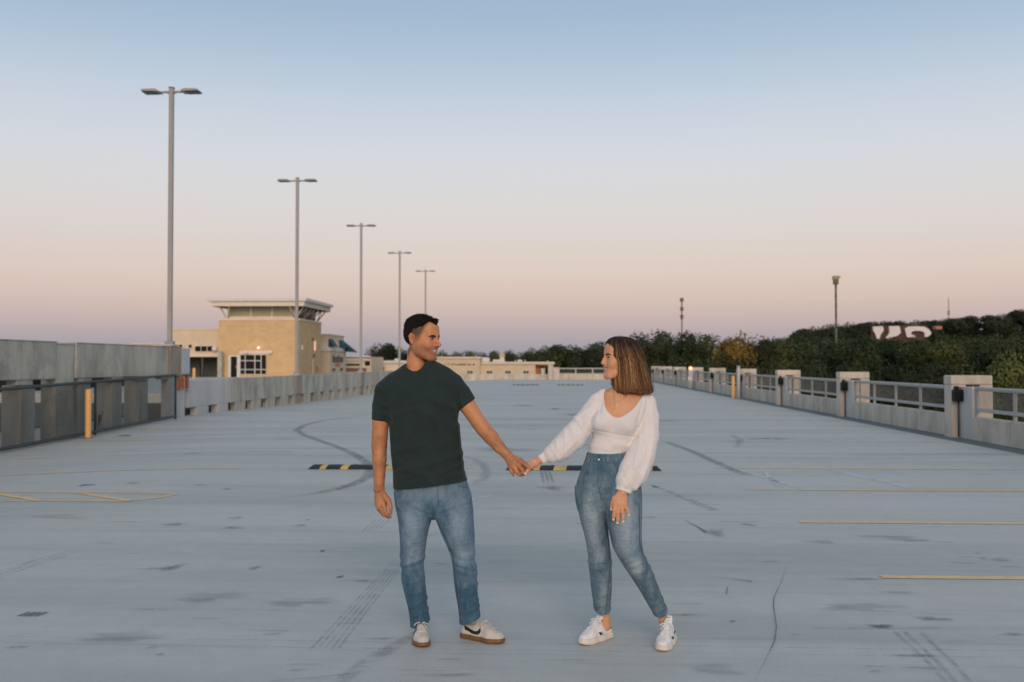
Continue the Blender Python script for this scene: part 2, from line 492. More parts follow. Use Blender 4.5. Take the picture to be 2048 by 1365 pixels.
# ------------------------------------------------------------------ bollards
M_BOL = pm('bollard_yellow', (.84, .46, .15), .5, .12, 12)
def bollard(p, h, r, label):
    root = empty('bollard', p, 0, label, 'bollard', 'yellow steel bollards')
    V = []
    prof = [(r, 0), (r, h - .05), (r * .93, h - .025), (r * .72, h - .006), (r * .35, h), (0.001, h)]
    n = 20
    F = []
    for i, (q, z) in enumerate(prof):
        for k in range(n):
            V.append((q * math.cos(6.2832 * k / n), q * math.sin(6.2832 * k / n), z))
    for i in range(len(prof) - 1):
        for k in range(n):
            F.append((i * n + k, i * n + (k + 1) % n, (i + 1) * n + (k + 1) % n, (i + 1) * n + k))
    link('post', mesh('post', V, F, True), M_BOL, root)
    link('base_collar', tube_mesh('base_collar', [([(0, 0, -.02), (0, 0, .02)], r * 1.35)], 20, False), pm('grout', (.2, .2, .19), .8, .2, 20), root)
_d = ray(176, 872); _t = -10.06 / _d.x
p = Vector((-10.06, _d.y * _t, zd(-10.06, _d.y * _t)))
bollard(p, 1.06, .062, 'yellow bollard standing before the chain link fence on the left')
p = deck_point(1466.5, 797)
bollard(p, .98, .07, 'yellow bollard beside the right hand railing')
# ================================================================== RIGHT WALL: portal pillars, parapet panels, guard rails
def stained(name, col, dark, amt):
    b = NB(name)
    f = b.noise(b.coords(True, (1, 1, .18)), 2.2, 6, .65, .3)
    g = b.noise(b.coords(True, (1, 1, .7)), 1.1, 6, .7, .6)
    h = b.noise(b.coords(True), 30, 4, .6)
    c = b.ramp(f, [(.3, sc(col, .72)), (.52, c4(col)), (.75, sc(col, 1.22))])
    c = b.mix(amt, c, b.ramp(g, [(.38, c4(dark)), (.52, (1, 1, 1, 1)), (.7, (1.12, 1.1, 1.06, 1))]), 'MULTIPLY')
    c = b.mix(.5, c, b.ramp(h, [(.3, (.8, .8, .8, 1)), (.7, (1.08, 1.08, 1.08, 1))]), 'MULTIPLY')
    b.l(c, b.b.inputs['Base Color']); b.b.inputs['Roughness'].default_value = .85
    b.bump(h, .3, .01)
    return b.m
M_CON = stained('pale_precast_concrete', (.63, .56, .465), (.76, .75, .71), .6)
M_CONG = stained('weathered_concrete', (.53, .50, .42), (.55, .58, .56), .6)
M_CONL = pm('painted_grey_concrete', (.56, .55, .52), .75, .14, 1.4, (1, 1, .4), .25, 50)
M_CONB = pm('brown_concrete', (.36, .29, .22), .8, .22, 3, (1, 1, .3), .3, 50)
M_RAIL = pm('galvanised_rail', (.43, .44, .42), .45, .1, 6, metal=.25)
M_BOX = pm('black_fixture', (.010, .012, .013), .6, .2, 10, spec=.15)
M_DUCT = pm('dark_conduit', (.05, .055, .055), .5, .2, 10)
SPC, Y0 = 8.05, 21.3
NP = 10
ORD = ['nearest', 'second', 'third', 'fourth', 'fifth', 'sixth', 'seventh', 'eighth', 'ninth', 'farthest']
leg_in = boxes('inner_leg', [(-.16, .14, -.38, 0, -.01, 1.085)], .012, 2)
beam = boxes('cap_beam', [(-.17, .68, -.39, .01, 1.086, 1.28)], .03, 3)
leg_out = boxes('outer_leg', [(.42, .68, -.38, 0, -2.5, 1.085)], .012, 2)
fix = boxes('light_box', [(-.165, .02, -.60, -.40, .75, .99)], .02, 2)
fixg = boxes('lens', [(-.13, -.015, -.606, -.599, .80, .96)], .003)
brk = boxes('bracket', [(-.11, -.05, -.50, -.383, .991, 1.06)], .005)
con = tube_mesh('conduit', [([(-.03, -.41, .02), (-.03, -.41, .79)], .014)], 8)
upst = boxes('upstand', [(0, .2, -1.02, -.382, -.01, 1.05)], .012, 2)
upsf = boxes('upstand', [(0.01, .2, .002, .4, -.01, 1.0)], .012, 2)
p0 = None
for k in range(-1, NP):
    Y = Y0 + SPC * k
    if Y > YE: break
    root = empty('portal_pillar', (XR, Y, 0), 0, ('%s cream concrete portal pillar along the right hand wall' % ORD[k]) if k >= 0 else 'cream portal pillar just past the right picture edge, in front of the nearest one', 'pillar', 'concrete portal pillars on the right')
    link('inner_leg', leg_in, M_CON, root); link('cap_beam', beam, M_CON, root); link('outer_leg', leg_out, M_CON, root)
    bxo = link('light_box', fix, M_BOX, root); link('lens', fixg, pm('dark_lens', (.006, .007, .008), .4, .1, 5, spec=.2), bxo); link('bracket', brk, M_BOX, bxo)
    link('conduit', con, M_DUCT, root); link('upstand', upst, M_CONL, root); link('upstand', upsf, M_CONL, root)
BAYL = SPC - 1.02 - .4
def rail_meshes(L, n):
    """local y runs from 0 (far end) to -L (near end)"""
    d = {}
    d['top_rail'] = boxes('top_rail', [(.05, .13, -L, 0, 1.00, 1.06)], .012, 2)
    d['bottom_rail'] = boxes('bottom_rail', [(.06, .12, -L, 0, .565, .615)], .01, 2)
    d['post'] = boxes('post', [(.065, .115, -.03, .03, .46, .999)], .006)
    w = L / n
    B = []
    for i in range(9):
        z = .645 + i * .042
        B.append((.0885, .0915, -w + .035, -.035, z - .0016, z + .0016))
    nv = int(w / .042)
    for i in range(1, nv):
        y = -i * w / nv
        if -w + .04 < y < -.04: B.append((.0915, .0945, y - .0016, y + .0016, .62, .998))
    d['wire_mesh'] = boxes('wire_mesh', B)
    ring = [(-w + .031, .616), (-.031, .616), (-.031, .999), (-w + .031, .999)]
    rin = [(-w + .05, .635), (-.05, .635), (-.05, .98), (-w + .05, .98)]
    V_ = [(x, y, z) for x in (.08, .10) for y, z in ring + rin]
    F_ = []
    for i in range(4):
        j = (i + 1) % 4
        F_ += [(i, j, 4 + j, 4 + i), (8 + j, 8 + i, 12 + i, 12 + j), (j, i, 8 + i, 8 + j), (4 + i, 4 + j, 12 + j, 12 + i)]
    d['mesh_frame'] = mesh('mesh_frame', V_, F_)
    return d, w
RD, RW = rail_meshes(BAYL, 4)
M_WIRE = pm('galvanised_wire', (.22, .23, .23), .5, .1, 6, metal=.3)
par = boxes('parapet_slab', [(0, .2, -BAYL + .004, -.004, -.01, .46)], .012, 2)
for k in range(-2, NP - 1):
    Yf = Y0 + SPC * (k + 1) - 1.02
    if Yf > YE: break
    lab = (('parapet panel running out of frame in front of the nearest pillar' if k == -1 else 'parapet panel wholly past the right picture edge') if k < 0 else 'parapet panel between the %s and %s pillars on the right' % (ORD[k], ORD[k + 1]))
    root = empty('parapet_wall', (XR, Yf, 0), 0, 'low cream concrete ' + lab, 'parapet', 'low concrete parapets on the right')
    link('slab', par, M_CON, root)
    for j in range(3):
        link('joint_rib', boxes('joint_rib', [(-.006, .01, -BAYL * (.25 * (j + 1)) - .006, -BAYL * (.25 * (j + 1)) + .006, 0, .455)]) if (k == -2 and j == 0) else bpy.data.meshes['joint_rib'], M_CONG, root, (0, -BAYL * .25 * j, 0))
    lab = (('guard rail running out of frame in front of the nearest pillar' if k == -1 else 'guard rail wholly past the right picture edge') if k < 0 else 'guard rail between the %s and %s pillars on the right' % (ORD[k], ORD[k + 1]))
    g = empty('guard_rail', (XR, Yf, 0), 0, 'grey metal ' + lab, 'railing', 'grey guard rails on the right')
    link('top_rail', RD['top_rail'], M_RAIL, g); link('bottom_rail', RD['bottom_rail'], M_RAIL, g)
    for j in range(5):
        link('post', RD['post'], M_RAIL, g, (0, -RW * j + (-.031 if j == 0 else (.031 if j == 4 else 0)), 0))
    for j in range(4):
        wm = link('wire_mesh', RD['wire_mesh'], M_WIRE, g, (0, -RW * j, 0))
        link('mesh_frame', RD['mesh_frame'], M_RAIL, wm)
# grey steel post beside the right bollard, small fixtures on the wall
p = on_y(1473, 797, Y0 + SPC * 2.9)
r_ = empty('steel_post', (XR - .26, Y0 + SPC * 2.86, 0), 0, 'tall grey steel post behind the right hand yellow bollard', 'post')
link('shaft', boxes('shaft', [(-.06, .06, -.06, .06, 0, 1.38)], .01), M_RAIL, r_)
link('cap', boxes('cap', [(-.075, .075, -.075, .075, 1.382, 1.42)], .01), M_RAIL, r_)
link('base_plate', boxes('base_plate', [(-.11, .11, -.11, .11, .004, .025)], .004), M_RAIL, r_)
yy = 60.3
r_ = empty('signal_post', (XR - .22, yy, 0), 0, 'small grey post with a glowing amber lamp near the sixth pillar', 'lamp')
link('shaft', boxes('shaft', [(-.13, .13, -.12, .12, .004, 1.12)], .02), M_DUCT if False else M_RAIL, r_)
b = NB('amber_glow'); b.b.inputs['Base Color'].default_value = (.9, .5, .25, 1); b.b.inputs['Emission Color'].default_value = (1, .55, .28, 1); b.b.inputs['Emission Strength'].default_value = 1.3
bm = bmesh.new(); bmesh.ops.create_uvsphere(bm, u_segments=12, v_segments=8, radius=.12); me = bpy.data.meshes.new('lamp_globe'); bm.to_mesh(me); bm.free(); me.shade_smooth()
link('lamp_globe', me, b.m, r_, (0, 0, 1.22))
link('notice', boxes('notice', [(-.17, .1, -.135, -.121, .5, .72)], .004), pm('white_sheet', (.75, .74, .72), .6, .05, 5), r_)

# far end parapet
farw = empty('end_parapet', (0, YE, 0), 0, 'low cream wall closing the far end of the deck', 'wall')
link('slab', boxes('slab', [(XL, XR - .2, 0, .25, -.3, .52)], .02), M_CON, farw)
ge = empty('guard_rail', (0, YE, 0), 0, 'grey metal guard rail on the wall at the far end of the deck', 'railing')
xa_, xb_ = on_y(1118, 740, YE).x, XR - .2
link('top_rail', boxes('top_rail', [(xa_, xb_, .08, .16, 1.0, 1.09)]), M_RAIL, ge)
link('bottom_rail', boxes('bottom_rail', [(xa_, xb_, .09, .15, .53, .60)]), M_RAIL, ge)
nn = 5
for i in range(nn + 1):
    x = xa_ + (xb_ - xa_) * i / nn
    link('post', boxes('post', [(x - .05, x + .05, .085, .155, .601, .999)]), M_RAIL, ge)
B = []
for i in range(14): B.append((xa_, xb_, .118, .122, .63 + i * .027, .634 + i * .027))
link('wire_mesh', boxes('wire_mesh', B), M_WIRE, ge)
for a, c, top, lab in ((1096, 1106.5, 728, 'tall white gate pillar on the far end wall'), (1082, 1090, 737, 'shorter white gate pillar on the far end wall'), (1106.8, 1118, 735, 'white gate block next to the far rail')):
    q = on_y(a, top, YE - .05); q2 = on_y(c, top, YE - .05)
    r_ = empty('gate_pillar', ((q.x + q2.x) / 2, YE - .3, 0), 0, lab, 'pillar')
    h = (q2.x - q.x) / 2
    link('shaft', boxes('shaft', [(-h, h, 0, .25, -.2, q.z - .08)], .02), M_CON, r_)
    link('cap', boxes('cap', [(-h - .04, h + .04, -.04, .29, q.z - .079, q.z)], .02), M_CON, r_)

# ================================================================== LEFT WALL
LY = [26.9 + 13.4 * k for k in range(5)]
M_FINB = stained('streaked_precast', (.52, .50, .43), (.6, .6, .58), .35)  # buff grey precast with random streaks, for fins, copings and column cap
# parapet panels with scupper openings at the foot, from the end of the high wall on
WALLT, SCUP = 1.04, .26
def parapet(ya, yb, mat, label, openings):
    root = empty('parapet_wall', (XL, ya, 0), 0, label, 'parapet', 'grey concrete parapets on the left')
    L = yb - ya
    link('slab', boxes('slab', [(-.2, 0, .008, L - .008, SCUP, WALLT)], .012, 2), mat, root)
    cur = .008
    ops = [(a - ya, c - ya) for a, c in openings if a < yb and c > ya]
    for a, c in ops + [(L - .008, L)]:
        a = max(a, .008)
        if a - cur > .03:
            link('pier', boxes('pier', [(-.195, -.004, cur, a, -.35, SCUP - .001)], .008), mat, root)
        cur = min(c, L)
    link('back_curb', boxes('back_curb', [(-.62, -.42, 0, L, -.6, .45)]), M_CONB, root)
ops = [(27.95 + 1.79 * i, 28.72 + 1.79 * i) for i in range(37)]
cuts = [28.02, 31.55, LY[1] - .45, 40.75 + 5.6, LY[2] - .45, LY[2] + .45 + 6, LY[3] - .45, LY[3] + .45 + 6, LY[4] - .45, YE]
mats = [M_CONL, M_CONG, M_CONG, M_CONG, M_CONG, M_CONG, M_CONG, M_CONG, M_CONG]
labs = ['smooth light grey parapet panel just beyond the high wall', 'streaked parapet panel under the left of the stone tower', 'streaked parapet panel right after the second lamp post',
        'parapet panel just before the third lamp post', 'parapet panel right after the third lamp post', 'parapet panel just before the fourth lamp post', 'parapet panel right after the fourth lamp post',
        'parapet panel just before the farthest lamp post', 'parapet panel from the farthest lamp post to the deck end']
ya = cuts[0]
for i in range(len(cuts) - 1):
    a, c = cuts[i], cuts[i + 1]
    if i in (2, 4, 6, 8): a += .9
    parapet(a, c, mats[i], labs[i], ops)
M_POLE = pm('lamp_pole_paint', (.36, .35, .335), .45, .06, 4, metal=.1)
M_HEAD = pm('lamp_head_paint', (.40, .36, .32), .45, .06, 4)
M_LENS = pm('led_lens', (.015, .035, .035), .25, .2, 10)
pole_h = 9.12
LORD = ['nearest and tallest', 'second', 'third', 'fourth', 'farthest and smallest']
for k, Y in enumerate(LY):
    zb = 2.0 if k == 0 else WALLT
    if k:
        r_ = empty('parapet_pilaster', (XL, Y, 0), 0, 'brown concrete pilaster under the %s lamp post' % LORD[k].split()[0], 'pilaster', 'brown pilasters under the lamp posts')
        link('shaft', boxes('shaft', [(-.24, .035, -.446, .446, SCUP + .02, WALLT + .004)], .015, 2), M_CONB, r_)
        link('foot', boxes('foot', [(-.2, -.03, -.44, .44, -.35, SCUP + .019)], .01), M_CONB, r_)
    lp = empty('lamp_post', (XL - .1, Y, zb + .005), 0, 'double headed grey lamp post, %s of the row of five' % LORD[k], 'lamp post', 'row of lamp posts along the left wall')
    link('base_plate', boxes('base_plate', [(-.18, .18, -.2, .2, 0, .045)], .01), M_CONL, lp)
    link('base_cover', boxes('base_cover', [(-.115, .115, -.115, .115, .046, .14)], .02, 2), M_POLE, lp)
    link('pole', boxes('pole', [(-.060, .060, -.060, .060, .141, pole_h - zb)], .014, 2), M_POLE, lp)
    link('pole_cap', boxes('pole_cap', [(-.075, .075, -.075, .075, pole_h - zb + .001, pole_h - zb + .03)], .01), M_POLE, lp)
    for s in (-1, 1):
        zt = pole_h - zb - .10
        pts = [(s * .061, 0, zt - .02), (s * .16, 0, zt), (s * .27, 0, zt - .01), (s * .36, 0, zt)]
        link('arm', tube_mesh('arm', [(pts, [.04, .032, .028, .03])], 8), M_POLE, lp)
        poly = [(s * .30, -.02), (s * .36, .035), (s * .42, .05), (s * .74, .045), (s * .79, .02), (s * .79, -.008), (s * .40, -.02)]
        hd = link('lamp_head', prism('lamp_head', [(x, zt + z) for x, z in poly], 'y', -.19, .19), M_HEAD, lp)
        link('lens', boxes('lens', [tuple(sorted((s * .42, s * .775))) + (-.165, .165, zt - .034, zt - .0205)], .004), M_LENS, hd)

# high wall at the left: spandrel panels over open fins, behind a chain link fence
ZS0, ZS1 = 1.20, 1.97
for a, c, lab in ((9.0, 20.52, 'high streaked concrete spandrel panel at the left picture edge'), (21.38, 26.56, 'high streaked concrete spandrel panel left of the nearest lamp post')):
    r_ = empty('spandrel_panel', (XL, a, 0), 0, lab, 'wall panel', 'high concrete spandrels on the left')
    link('slab', boxes('slab', [(-.26, 0, 0, c - a, ZS0, ZS1)], .015, 2), M_CONG, r_)
    link('coping', boxes('coping', [(-.28, .012, 0, c - a, ZS1 + .001, ZS1 + .022)], .004), M_FINB, r_)
    ky = [19.0 - 1.75 * i for i in range(5)] if a < 10 else [21.55, 23.2, 24.75, 26.25]
    for y in ky:
        if a < y < c - .1:
            link('hanger', boxes('hanger', [(-.22, -.03, y - a, y - a + .62, ZS0 - .10, ZS0 - .001)]), M_CONG, r_)
r_ = empty('wall_column', (XL, 20.95, 0), 0, 'concrete column standing between the two high spandrel panels', 'column')
link('shaft', boxes('shaft', [(-.36, -.035, -.40, .40, -.5, 1.93)], .015, 2), M_CONG, r_)
link('cap', boxes('cap', [(-.37, -.02, -.41, .41, 1.931, 1.965)], .006), M_FINB, r_)
fo = ['first', 'second', 'third', 'fourth', 'fifth', 'sixth', 'seventh', 'eighth']
for y, od in ((14.8, 'first'), (13.2, 'second'), (11.6, 'third')):
    r_ = empty('wall_fin', (XL - .06, y, 0), 0, 'upright concrete fin past the left picture edge, %s outward from it' % od, 'fin', 'upright fins under the high wall')
    link('shaft', boxes('shaft', [(-.42, -.02, -.27, .27, -.9, ZS0 - .11)], .01), M_FINB, r_)
    link('foot', boxes('foot', [(-.46, .0, -.29, .29, -1.0, -.22)], .01), M_FINB, r_)
fy = [16.4, 18.0, 19.55, 21.95, 23.6, 25.15]
for i, y in enumerate(fy):
    r_ = empty('wall_fin', (XL - .06, y, 0), 0, '%s upright concrete fin from the left behind the chain link fence' % fo[i], 'fin', 'upright fins under the high wall')
    link('shaft', boxes('shaft', [(-.42, -.02, -.27, .27, -.9, ZS0 - .11)], .01), M_FINB, r_)
    link('foot', boxes('foot', [(-.46, .0, -.29, .29, -1.0, -.22)], .01), M_FINB, r_)
r_ = empty('gap_beam', (XL - .66, 9, 0), 0, 'added dark concrete beam closing the bright gap above the fins under the high wall', 'beam')  # dark beam added behind the fins to block bright sky under the spandrels
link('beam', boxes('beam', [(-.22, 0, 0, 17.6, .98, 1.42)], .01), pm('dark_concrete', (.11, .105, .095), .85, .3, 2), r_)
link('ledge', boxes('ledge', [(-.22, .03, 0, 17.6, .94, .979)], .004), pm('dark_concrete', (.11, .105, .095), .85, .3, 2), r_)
# low dark kerb and lower level behind the fins
r_ = empty('kerb_wall', (XL - .75, 9, 0), 0, 'low dark kerb wall seen between the fins behind the fence', 'wall')
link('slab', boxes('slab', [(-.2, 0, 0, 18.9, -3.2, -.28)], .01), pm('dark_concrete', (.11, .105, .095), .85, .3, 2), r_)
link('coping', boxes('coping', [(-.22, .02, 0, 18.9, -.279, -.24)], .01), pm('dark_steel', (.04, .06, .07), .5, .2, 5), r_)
lower = link('lower_deck', boxes('lower_deck', [(-75, XL - .98, -5, 59.9, -3.6, -3.2)]), MATS['deck'])
tag(lower, kind='structure')
# far side parapet of the lower deck
r_ = empty('lower_parapet', (-26, -5, 0), 0, 'grey parapet of the lower deck glimpsed between the fins', 'wall')
link('slab', boxes('slab', [(-.2, 0, 0, 64, -3.199, -1.7)], .02), M_CONL, r_)
link('coping', boxes('coping', [(-.24, .04, 0, 64, -1.699, -1.62)], .01), pm('dark_steel', (.04, .06, .07), .5, .2, 5), r_)
# end block with grey cabinet and rusty brackets under it
r_ = empty('end_block', (XL, 26.58, 0), 0, 'brown concrete block at the end of the high wall, carrying the nearest lamp post', 'block')
link('block', boxes('block', [(-.34, .05, 0, .80, 1.18, 2.0)], .015, 2), M_CONB, r_)
link('lower_post', boxes('lower_post', [(-.25, -.01, .1, 1.24, -.4, 1.178)], .015, 2), M_CONL, r_)
for i in range(3):
    link('anchor_bolt', tube_mesh('anchor_bolt', [([(-.02, .15 + .22 * i, 1.99), (-.02, .15 + .22 * i, 2.05)], .014)], 8), M_DUCT, r_)
r_ = empty('utility_cabinet', (XL, 27.40, 0), 0, 'light blue grey cabinet mounted beside the nearest lamp post', 'cabinet')
link('case', boxes('case', [(-.3, .06, 0, .60, 1.22, 1.95)], .012, 2), pm('cabinet_paint', (.50, .54, .58), .5, .06, 5), r_)
link('door_panel', boxes('door_panel', [(.061, .07, .04, .56, 1.26, 1.91)], .003), pm('cabinet_paint', (.50, .54, .58), .5, .06, 5), r_)
M_RUST = pm('rusty_steel', (.42, .14, .05), .8, .35, 12, bump=.2)
r_ = empty('steel_bracket', (XL, 27.35, 0), 0, 'rusty orange steel bracket hanging under the end of the high wall', 'bracket')
link('web', boxes('web', [(-.05, .06, -.12, .10, .78, 1.177)], .004), M_RUST, r_)
link('flange', boxes('flange', [(-.06, .09, .101, .13, .80, 1.177)], .003), M_RUST, r_)
link('bolt', boxes('bolt', [(.061, .085, -.09, -.04, .80, .85)], .006), M_RAIL, r_)
r_ = empty('steel_bracket', (XL, 27.9, 0), 0, 'narrow rusty bracket under the light grey cabinet', 'bracket')
link('web', boxes('web', [(-.05, .05, -.0, .05, .82, 1.21)], .004), M_RUST, r_)
link('foot_plate', boxes('foot_plate', [(-.05, .08, -.12, .05, .79, .819)], .004), M_RAIL, r_)

# chain link fence
M_FEN = pm('dark_green_fence_steel', (.035, .05, .048), .5, .2, 8)
fr = empty('chain_link_fence', (0, 0, 0), 0, 'dark chain link fence along the foot of the high left wall', 'fence')
XF = -10.28
fy0, fy1 = 10.0, 26.55
zb_ = lambda y: zd(XF, y)
zt_ = lambda y: zb_(y) + 1.19
stp = [fy0 + (fy1 - fy0) * i / 24 for i in range(25)]
link('top_rail', tube_mesh('top_rail', [([(XF, y, zt_(y)) for y in stp], .032)], 8), M_FEN, fr)
link('bottom_rail', tube_mesh('bottom_rail', [([(XF, y, zb_(y) + .075) for y in stp], .036)], 8), M_FEN, fr)
for y in (fy0, 14.0, 17.6, 21.85, fy1):
    link('post', tube_mesh('post', [([(XF - .01, y, zb_(y) - .02), (XF - .01, y, zt_(y))], .03)], 8), M_FEN, fr)
V, F = [], []
pit = .06
n = int((fy1 - fy0 + 1.2) / pit)
for d in (1, -1):
    for i in range(n):
        ya = fy0 + i * pit - (1.15 if d > 0 else 0)
        yb = ya + 1.1 * d + (0 if d > 0 else 0)
        za, zb2 = 0.07, 1.17
        # clip to the fence span
        pts = []
        for (y, z) in ((ya, za), (yb, zb2)):
            pts.append([y, z])
        def clipy(p, q, lim, lo):
            if (p[0] < lim) if lo else (p[0] > lim):
                t = (lim - p[0]) / (q[0] - p[0]); p[1] += (q[1] - p[1]) * t; p[0] = lim
        if max(ya, yb) <= fy0 or min(ya, yb) >= fy1: continue
        clipy(pts[0], pts[1], fy0, True); clipy(pts[1], pts[0], fy0, True); clipy(pts[0], pts[1], fy1, False); clipy(pts[1], pts[0], fy1, False)
        A = Vector((XF + .004 * d, pts[0][0], zb_(pts[0][0]) + pts[0][1])); B_ = Vector((XF + .004 * d, pts[1][0], zb_(pts[1][0]) + pts[1][1]))
        t = (B_ - A).normalized(); s = Vector((0, t.z, -t.y)); w = .0037
        k = len(V)
        V += [A + s * w, A - s * w, A + Vector((w * 1.4, 0, 0)), B_ + s * w, B_ - s * w, B_ + Vector((w * 1.4, 0, 0))]
        F += [(k, k + 1, k + 4, k + 3), (k + 1, k + 2, k + 5, k + 4), (k + 2, k, k + 3, k + 5)]
link('wire_mesh', mesh('wire_mesh', V, F), M_FEN, fr)
gl = empty('fence_latch', (XF + .05, 21.9, zb_(21.9)), 0, 'small dark latch fixed to the chain link fence left of the yellow bollard', 'latch')
link('plate', boxes('plate', [(0, .02, -.04, .04, .2, .45)], .004), M_FEN, gl)
link('lever', tube_mesh('lever', [([(.03, 0, .3), (.05, .03, .42), (.04, .1, .5)], .012)], 6), M_FEN, gl)
# ================================================================== GROUND AND FAR THINGS
GZ = -8.0
M_GRND = pm('dry_grass_ground', (.10, .105, .055), .95, .35, .03)
S = 6000
tag(link('ground', mesh('ground', [(-S, -600, GZ), (S, -600, GZ), (S, 7000, GZ), (-S, 7000, GZ)], [(0, 1, 2, 3)]), M_GRND), kind='structure')
M_ASPH = pm('asphalt', (.06, .06, .06), .9, .2, .5)
tag(link('street', mesh('street', [(12, -50, GZ + .02), (34, -50, GZ + .02), (34, 75, GZ + .02), (12, 75, GZ + .02)], [(0, 1, 2, 3)]), M_ASPH), kind='structure')
# garage body under the deck so that the deck stands on something
r_ = empty('garage_body', (0, 0, 0), 0, 'pale concrete garage body below the deck edge', 'building')
link('wall', boxes('wall', [(XL - .15, XR + .15, -7.9, YE + .2, GZ, -.75)]), M_CON, r_)
link('deck_edge', boxes('deck_edge', [(XL - .2, XR + .6, -7.95, YE + .3, -.749, -.30)]), M_CONG, r_)

M_STUC = pm('cream_stucco', (.76, .62, .44), .85, .08, .8)
M_STUCL = pm('pale_cream_trim', (.82, .70, .56), .8, .06, 1)
M_WHT = pm('white_trim', (.74, .72, .68), .7, .05, 1)
M_GLS = pm('dark_glass', (.010, .014, .014), .35, .2, .6, spec=.15)
M_GLG = pm('green_tinted_glass', (.43, .40, .26), .4, .12, .5)
M_TEAL = pm('teal_awning', (.012, .06, .085), .7, .2, 3)
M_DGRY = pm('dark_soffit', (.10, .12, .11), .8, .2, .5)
M_BRN = pm('brown_band', (.30, .17, .10), .8, .15, 1)
# stone: coursed buff ashlar
b = NB('buff_ashlar')
v = b.coords(True)
br = b.n('TexBrick'); br.offset = .5
mp = b.n('Mapping'); mp.inputs['Rotation'].default_value = (R(90), 0, 0)
b.l(v, mp.inputs[0])
gx = b.n('SeparateXYZ'); b.l(v, gx.inputs[0])
cmb = b.n('CombineXYZ'); b.l(b.math('ADD', gx.outputs[0], gx.outputs[1]), cmb.inputs[0]); b.l(gx.outputs[2], cmb.inputs[1])
b.l(cmb.outputs[0], br.inputs['Vector'])
br.inputs['Color1'].default_value = (.76, .53, .27, 1); br.inputs['Color2'].default_value = (.68, .47, .25, 1); br.inputs['Mortar'].default_value = (.66, .50, .32, 1)
br.inputs['Scale'].default_value = 1; br.inputs['Brick Width'].default_value = .75; br.inputs['Row Height'].default_value = .33; br.inputs['Mortar Size'].default_value = .02
f = b.noise(v, .9, 5, .6)
b.l(b.mix(.6, br.outputs['Color'], b.ramp(f, [(.3, (.82, .80, .76, 1)), (.7, (1.1, 1.08, 1.05, 1))]), 'MULTIPLY'), b.b.inputs['Base Color'])
b.b.inputs['Roughness'].default_value = .9
M_STONE = b.m
def lit(name, col, e):
    b = NB(name); b.b.inputs['Base Color'].default_value = c4(col); b.b.inputs['Emission Color'].default_value = c4(col); b.b.inputs['Emission Strength'].default_value = e
    return b.m
M_LIT = lit('lit_lamp_glass', (1.0, .88, .70), .55)
M_LITO = lit('lit_sconce_glass', (1.0, .60, .45), .45)
M_GLOBE = pm('white_globe', (.8, .8, .8), .3, .03, 4)

# ---- stone tower
TY = 130.0
bx_ = lambda px, Y=TY: on_y(px, 727, Y).x
bz_ = lambda py, Y=TY: on_y(1024, py, Y).z
xl, xr = bx_(437), bx_(597)
tw = empty('stone_tower', ((xl + xr) / 2, TY, GZ), 0, 'buff stone tower with a wide flat overhanging roof and clerestory windows', 'building')
def at(root, me, name, mat, parent=None):
    """a mesh given in world coordinates, placed under a root"""
    o = link(name, me, mat, parent or root)
    base = root.location
    if parent is None or parent is root:
        o.location = -base
    return o
def sub(root, par, me, name, mat):
    o = link(name, me, mat, par)          # par already sits at -root.location
    return o
ztop = bz_(640)
D = 12.6
at(tw, boxes('wall', [(xl, xr, TY, TY + D, GZ, ztop)]), 'wall', M_STONE)
at(tw, boxes('coping', [(xl - .1, xr + .1, TY - .1, TY + D + .1, ztop + .001, ztop + .25)]), 'coping', M_STUCL)
# clerestory
cx0, cx1, cz0, cz1 = bx_(452), bx_(588), ztop + .251, bz_(608)
at(tw, boxes('clerestory', [(cx0 + .12, cx1 - .12, TY + .62, TY + D - .7, cz0, cz1)]), 'clerestory_core', M_STUC)
def framed(root, name, x0, x1, z0, z1, Y, fr, mf, mg, cols=1, rows=1, dirn=-1):
    """window in a wall facing -Y: frame ring, mullions and a pane for each light"""
    wf = at(root, boxes(name, [(x0, x1, Y - .06, Y + .06, z1 - fr, z1), (x0, x1, Y - .06, Y + .06, z0, z0 + fr), (x0, x0 + fr, Y - .06, Y + .06, z0 + fr, z1 - fr), (x1 - fr, x1, Y - .06, Y + .06, z0 + fr, z1 - fr)]), name, mf)
    W_, H_ = x1 - x0 - 2 * fr, z1 - z0 - 2 * fr
    m = fr * .7
    for i in range(cols):
        for j in range(rows):
            a = x0 + fr + W_ * i / cols + (m / 2 if i else 0); c = x0 + fr + W_ * (i + 1) / cols - (m / 2 if i < cols - 1 else 0)
            e = z0 + fr + H_ * j / rows + (m / 2 if j else 0); g = z0 + fr + H_ * (j + 1) / rows - (m / 2 if j < rows - 1 else 0)
            link('pane', boxes('pane', [(a, c, Y - .01, Y + .01, e, g)]), mg, wf)
    for i in range(1, cols):
        x = x0 + fr + W_ * i / cols
        link('mullion', boxes('mullion', [(x - m / 2, x + m / 2, Y - .05, Y + .05, z0 + fr, z1 - fr)]), mf, wf)
    for j in range(1, rows):
        z = z0 + fr + H_ * j / rows
        link('transom', boxes('transom', [(x0 + fr, x1 - fr, Y - .045, Y + .045, z - m / 2, z + m / 2)]), mf, wf)
    return wf
framed(tw, 'clerestory_window', cx0, cx1, cz0, cz1, TY + .55, .28, M_STUCL, M_GLG, 3, 1)
# side clerestory lights, facing +X
for j in range(3):
    y0 = TY + 1.2 + 3.7 * j
    w_ = at(tw, boxes('side_window', [(cx1 - .119, cx1 - .04, y0, y0 + 3.2, cz0 + .2, cz1 - .2)]), 'side_window', M_GLS)
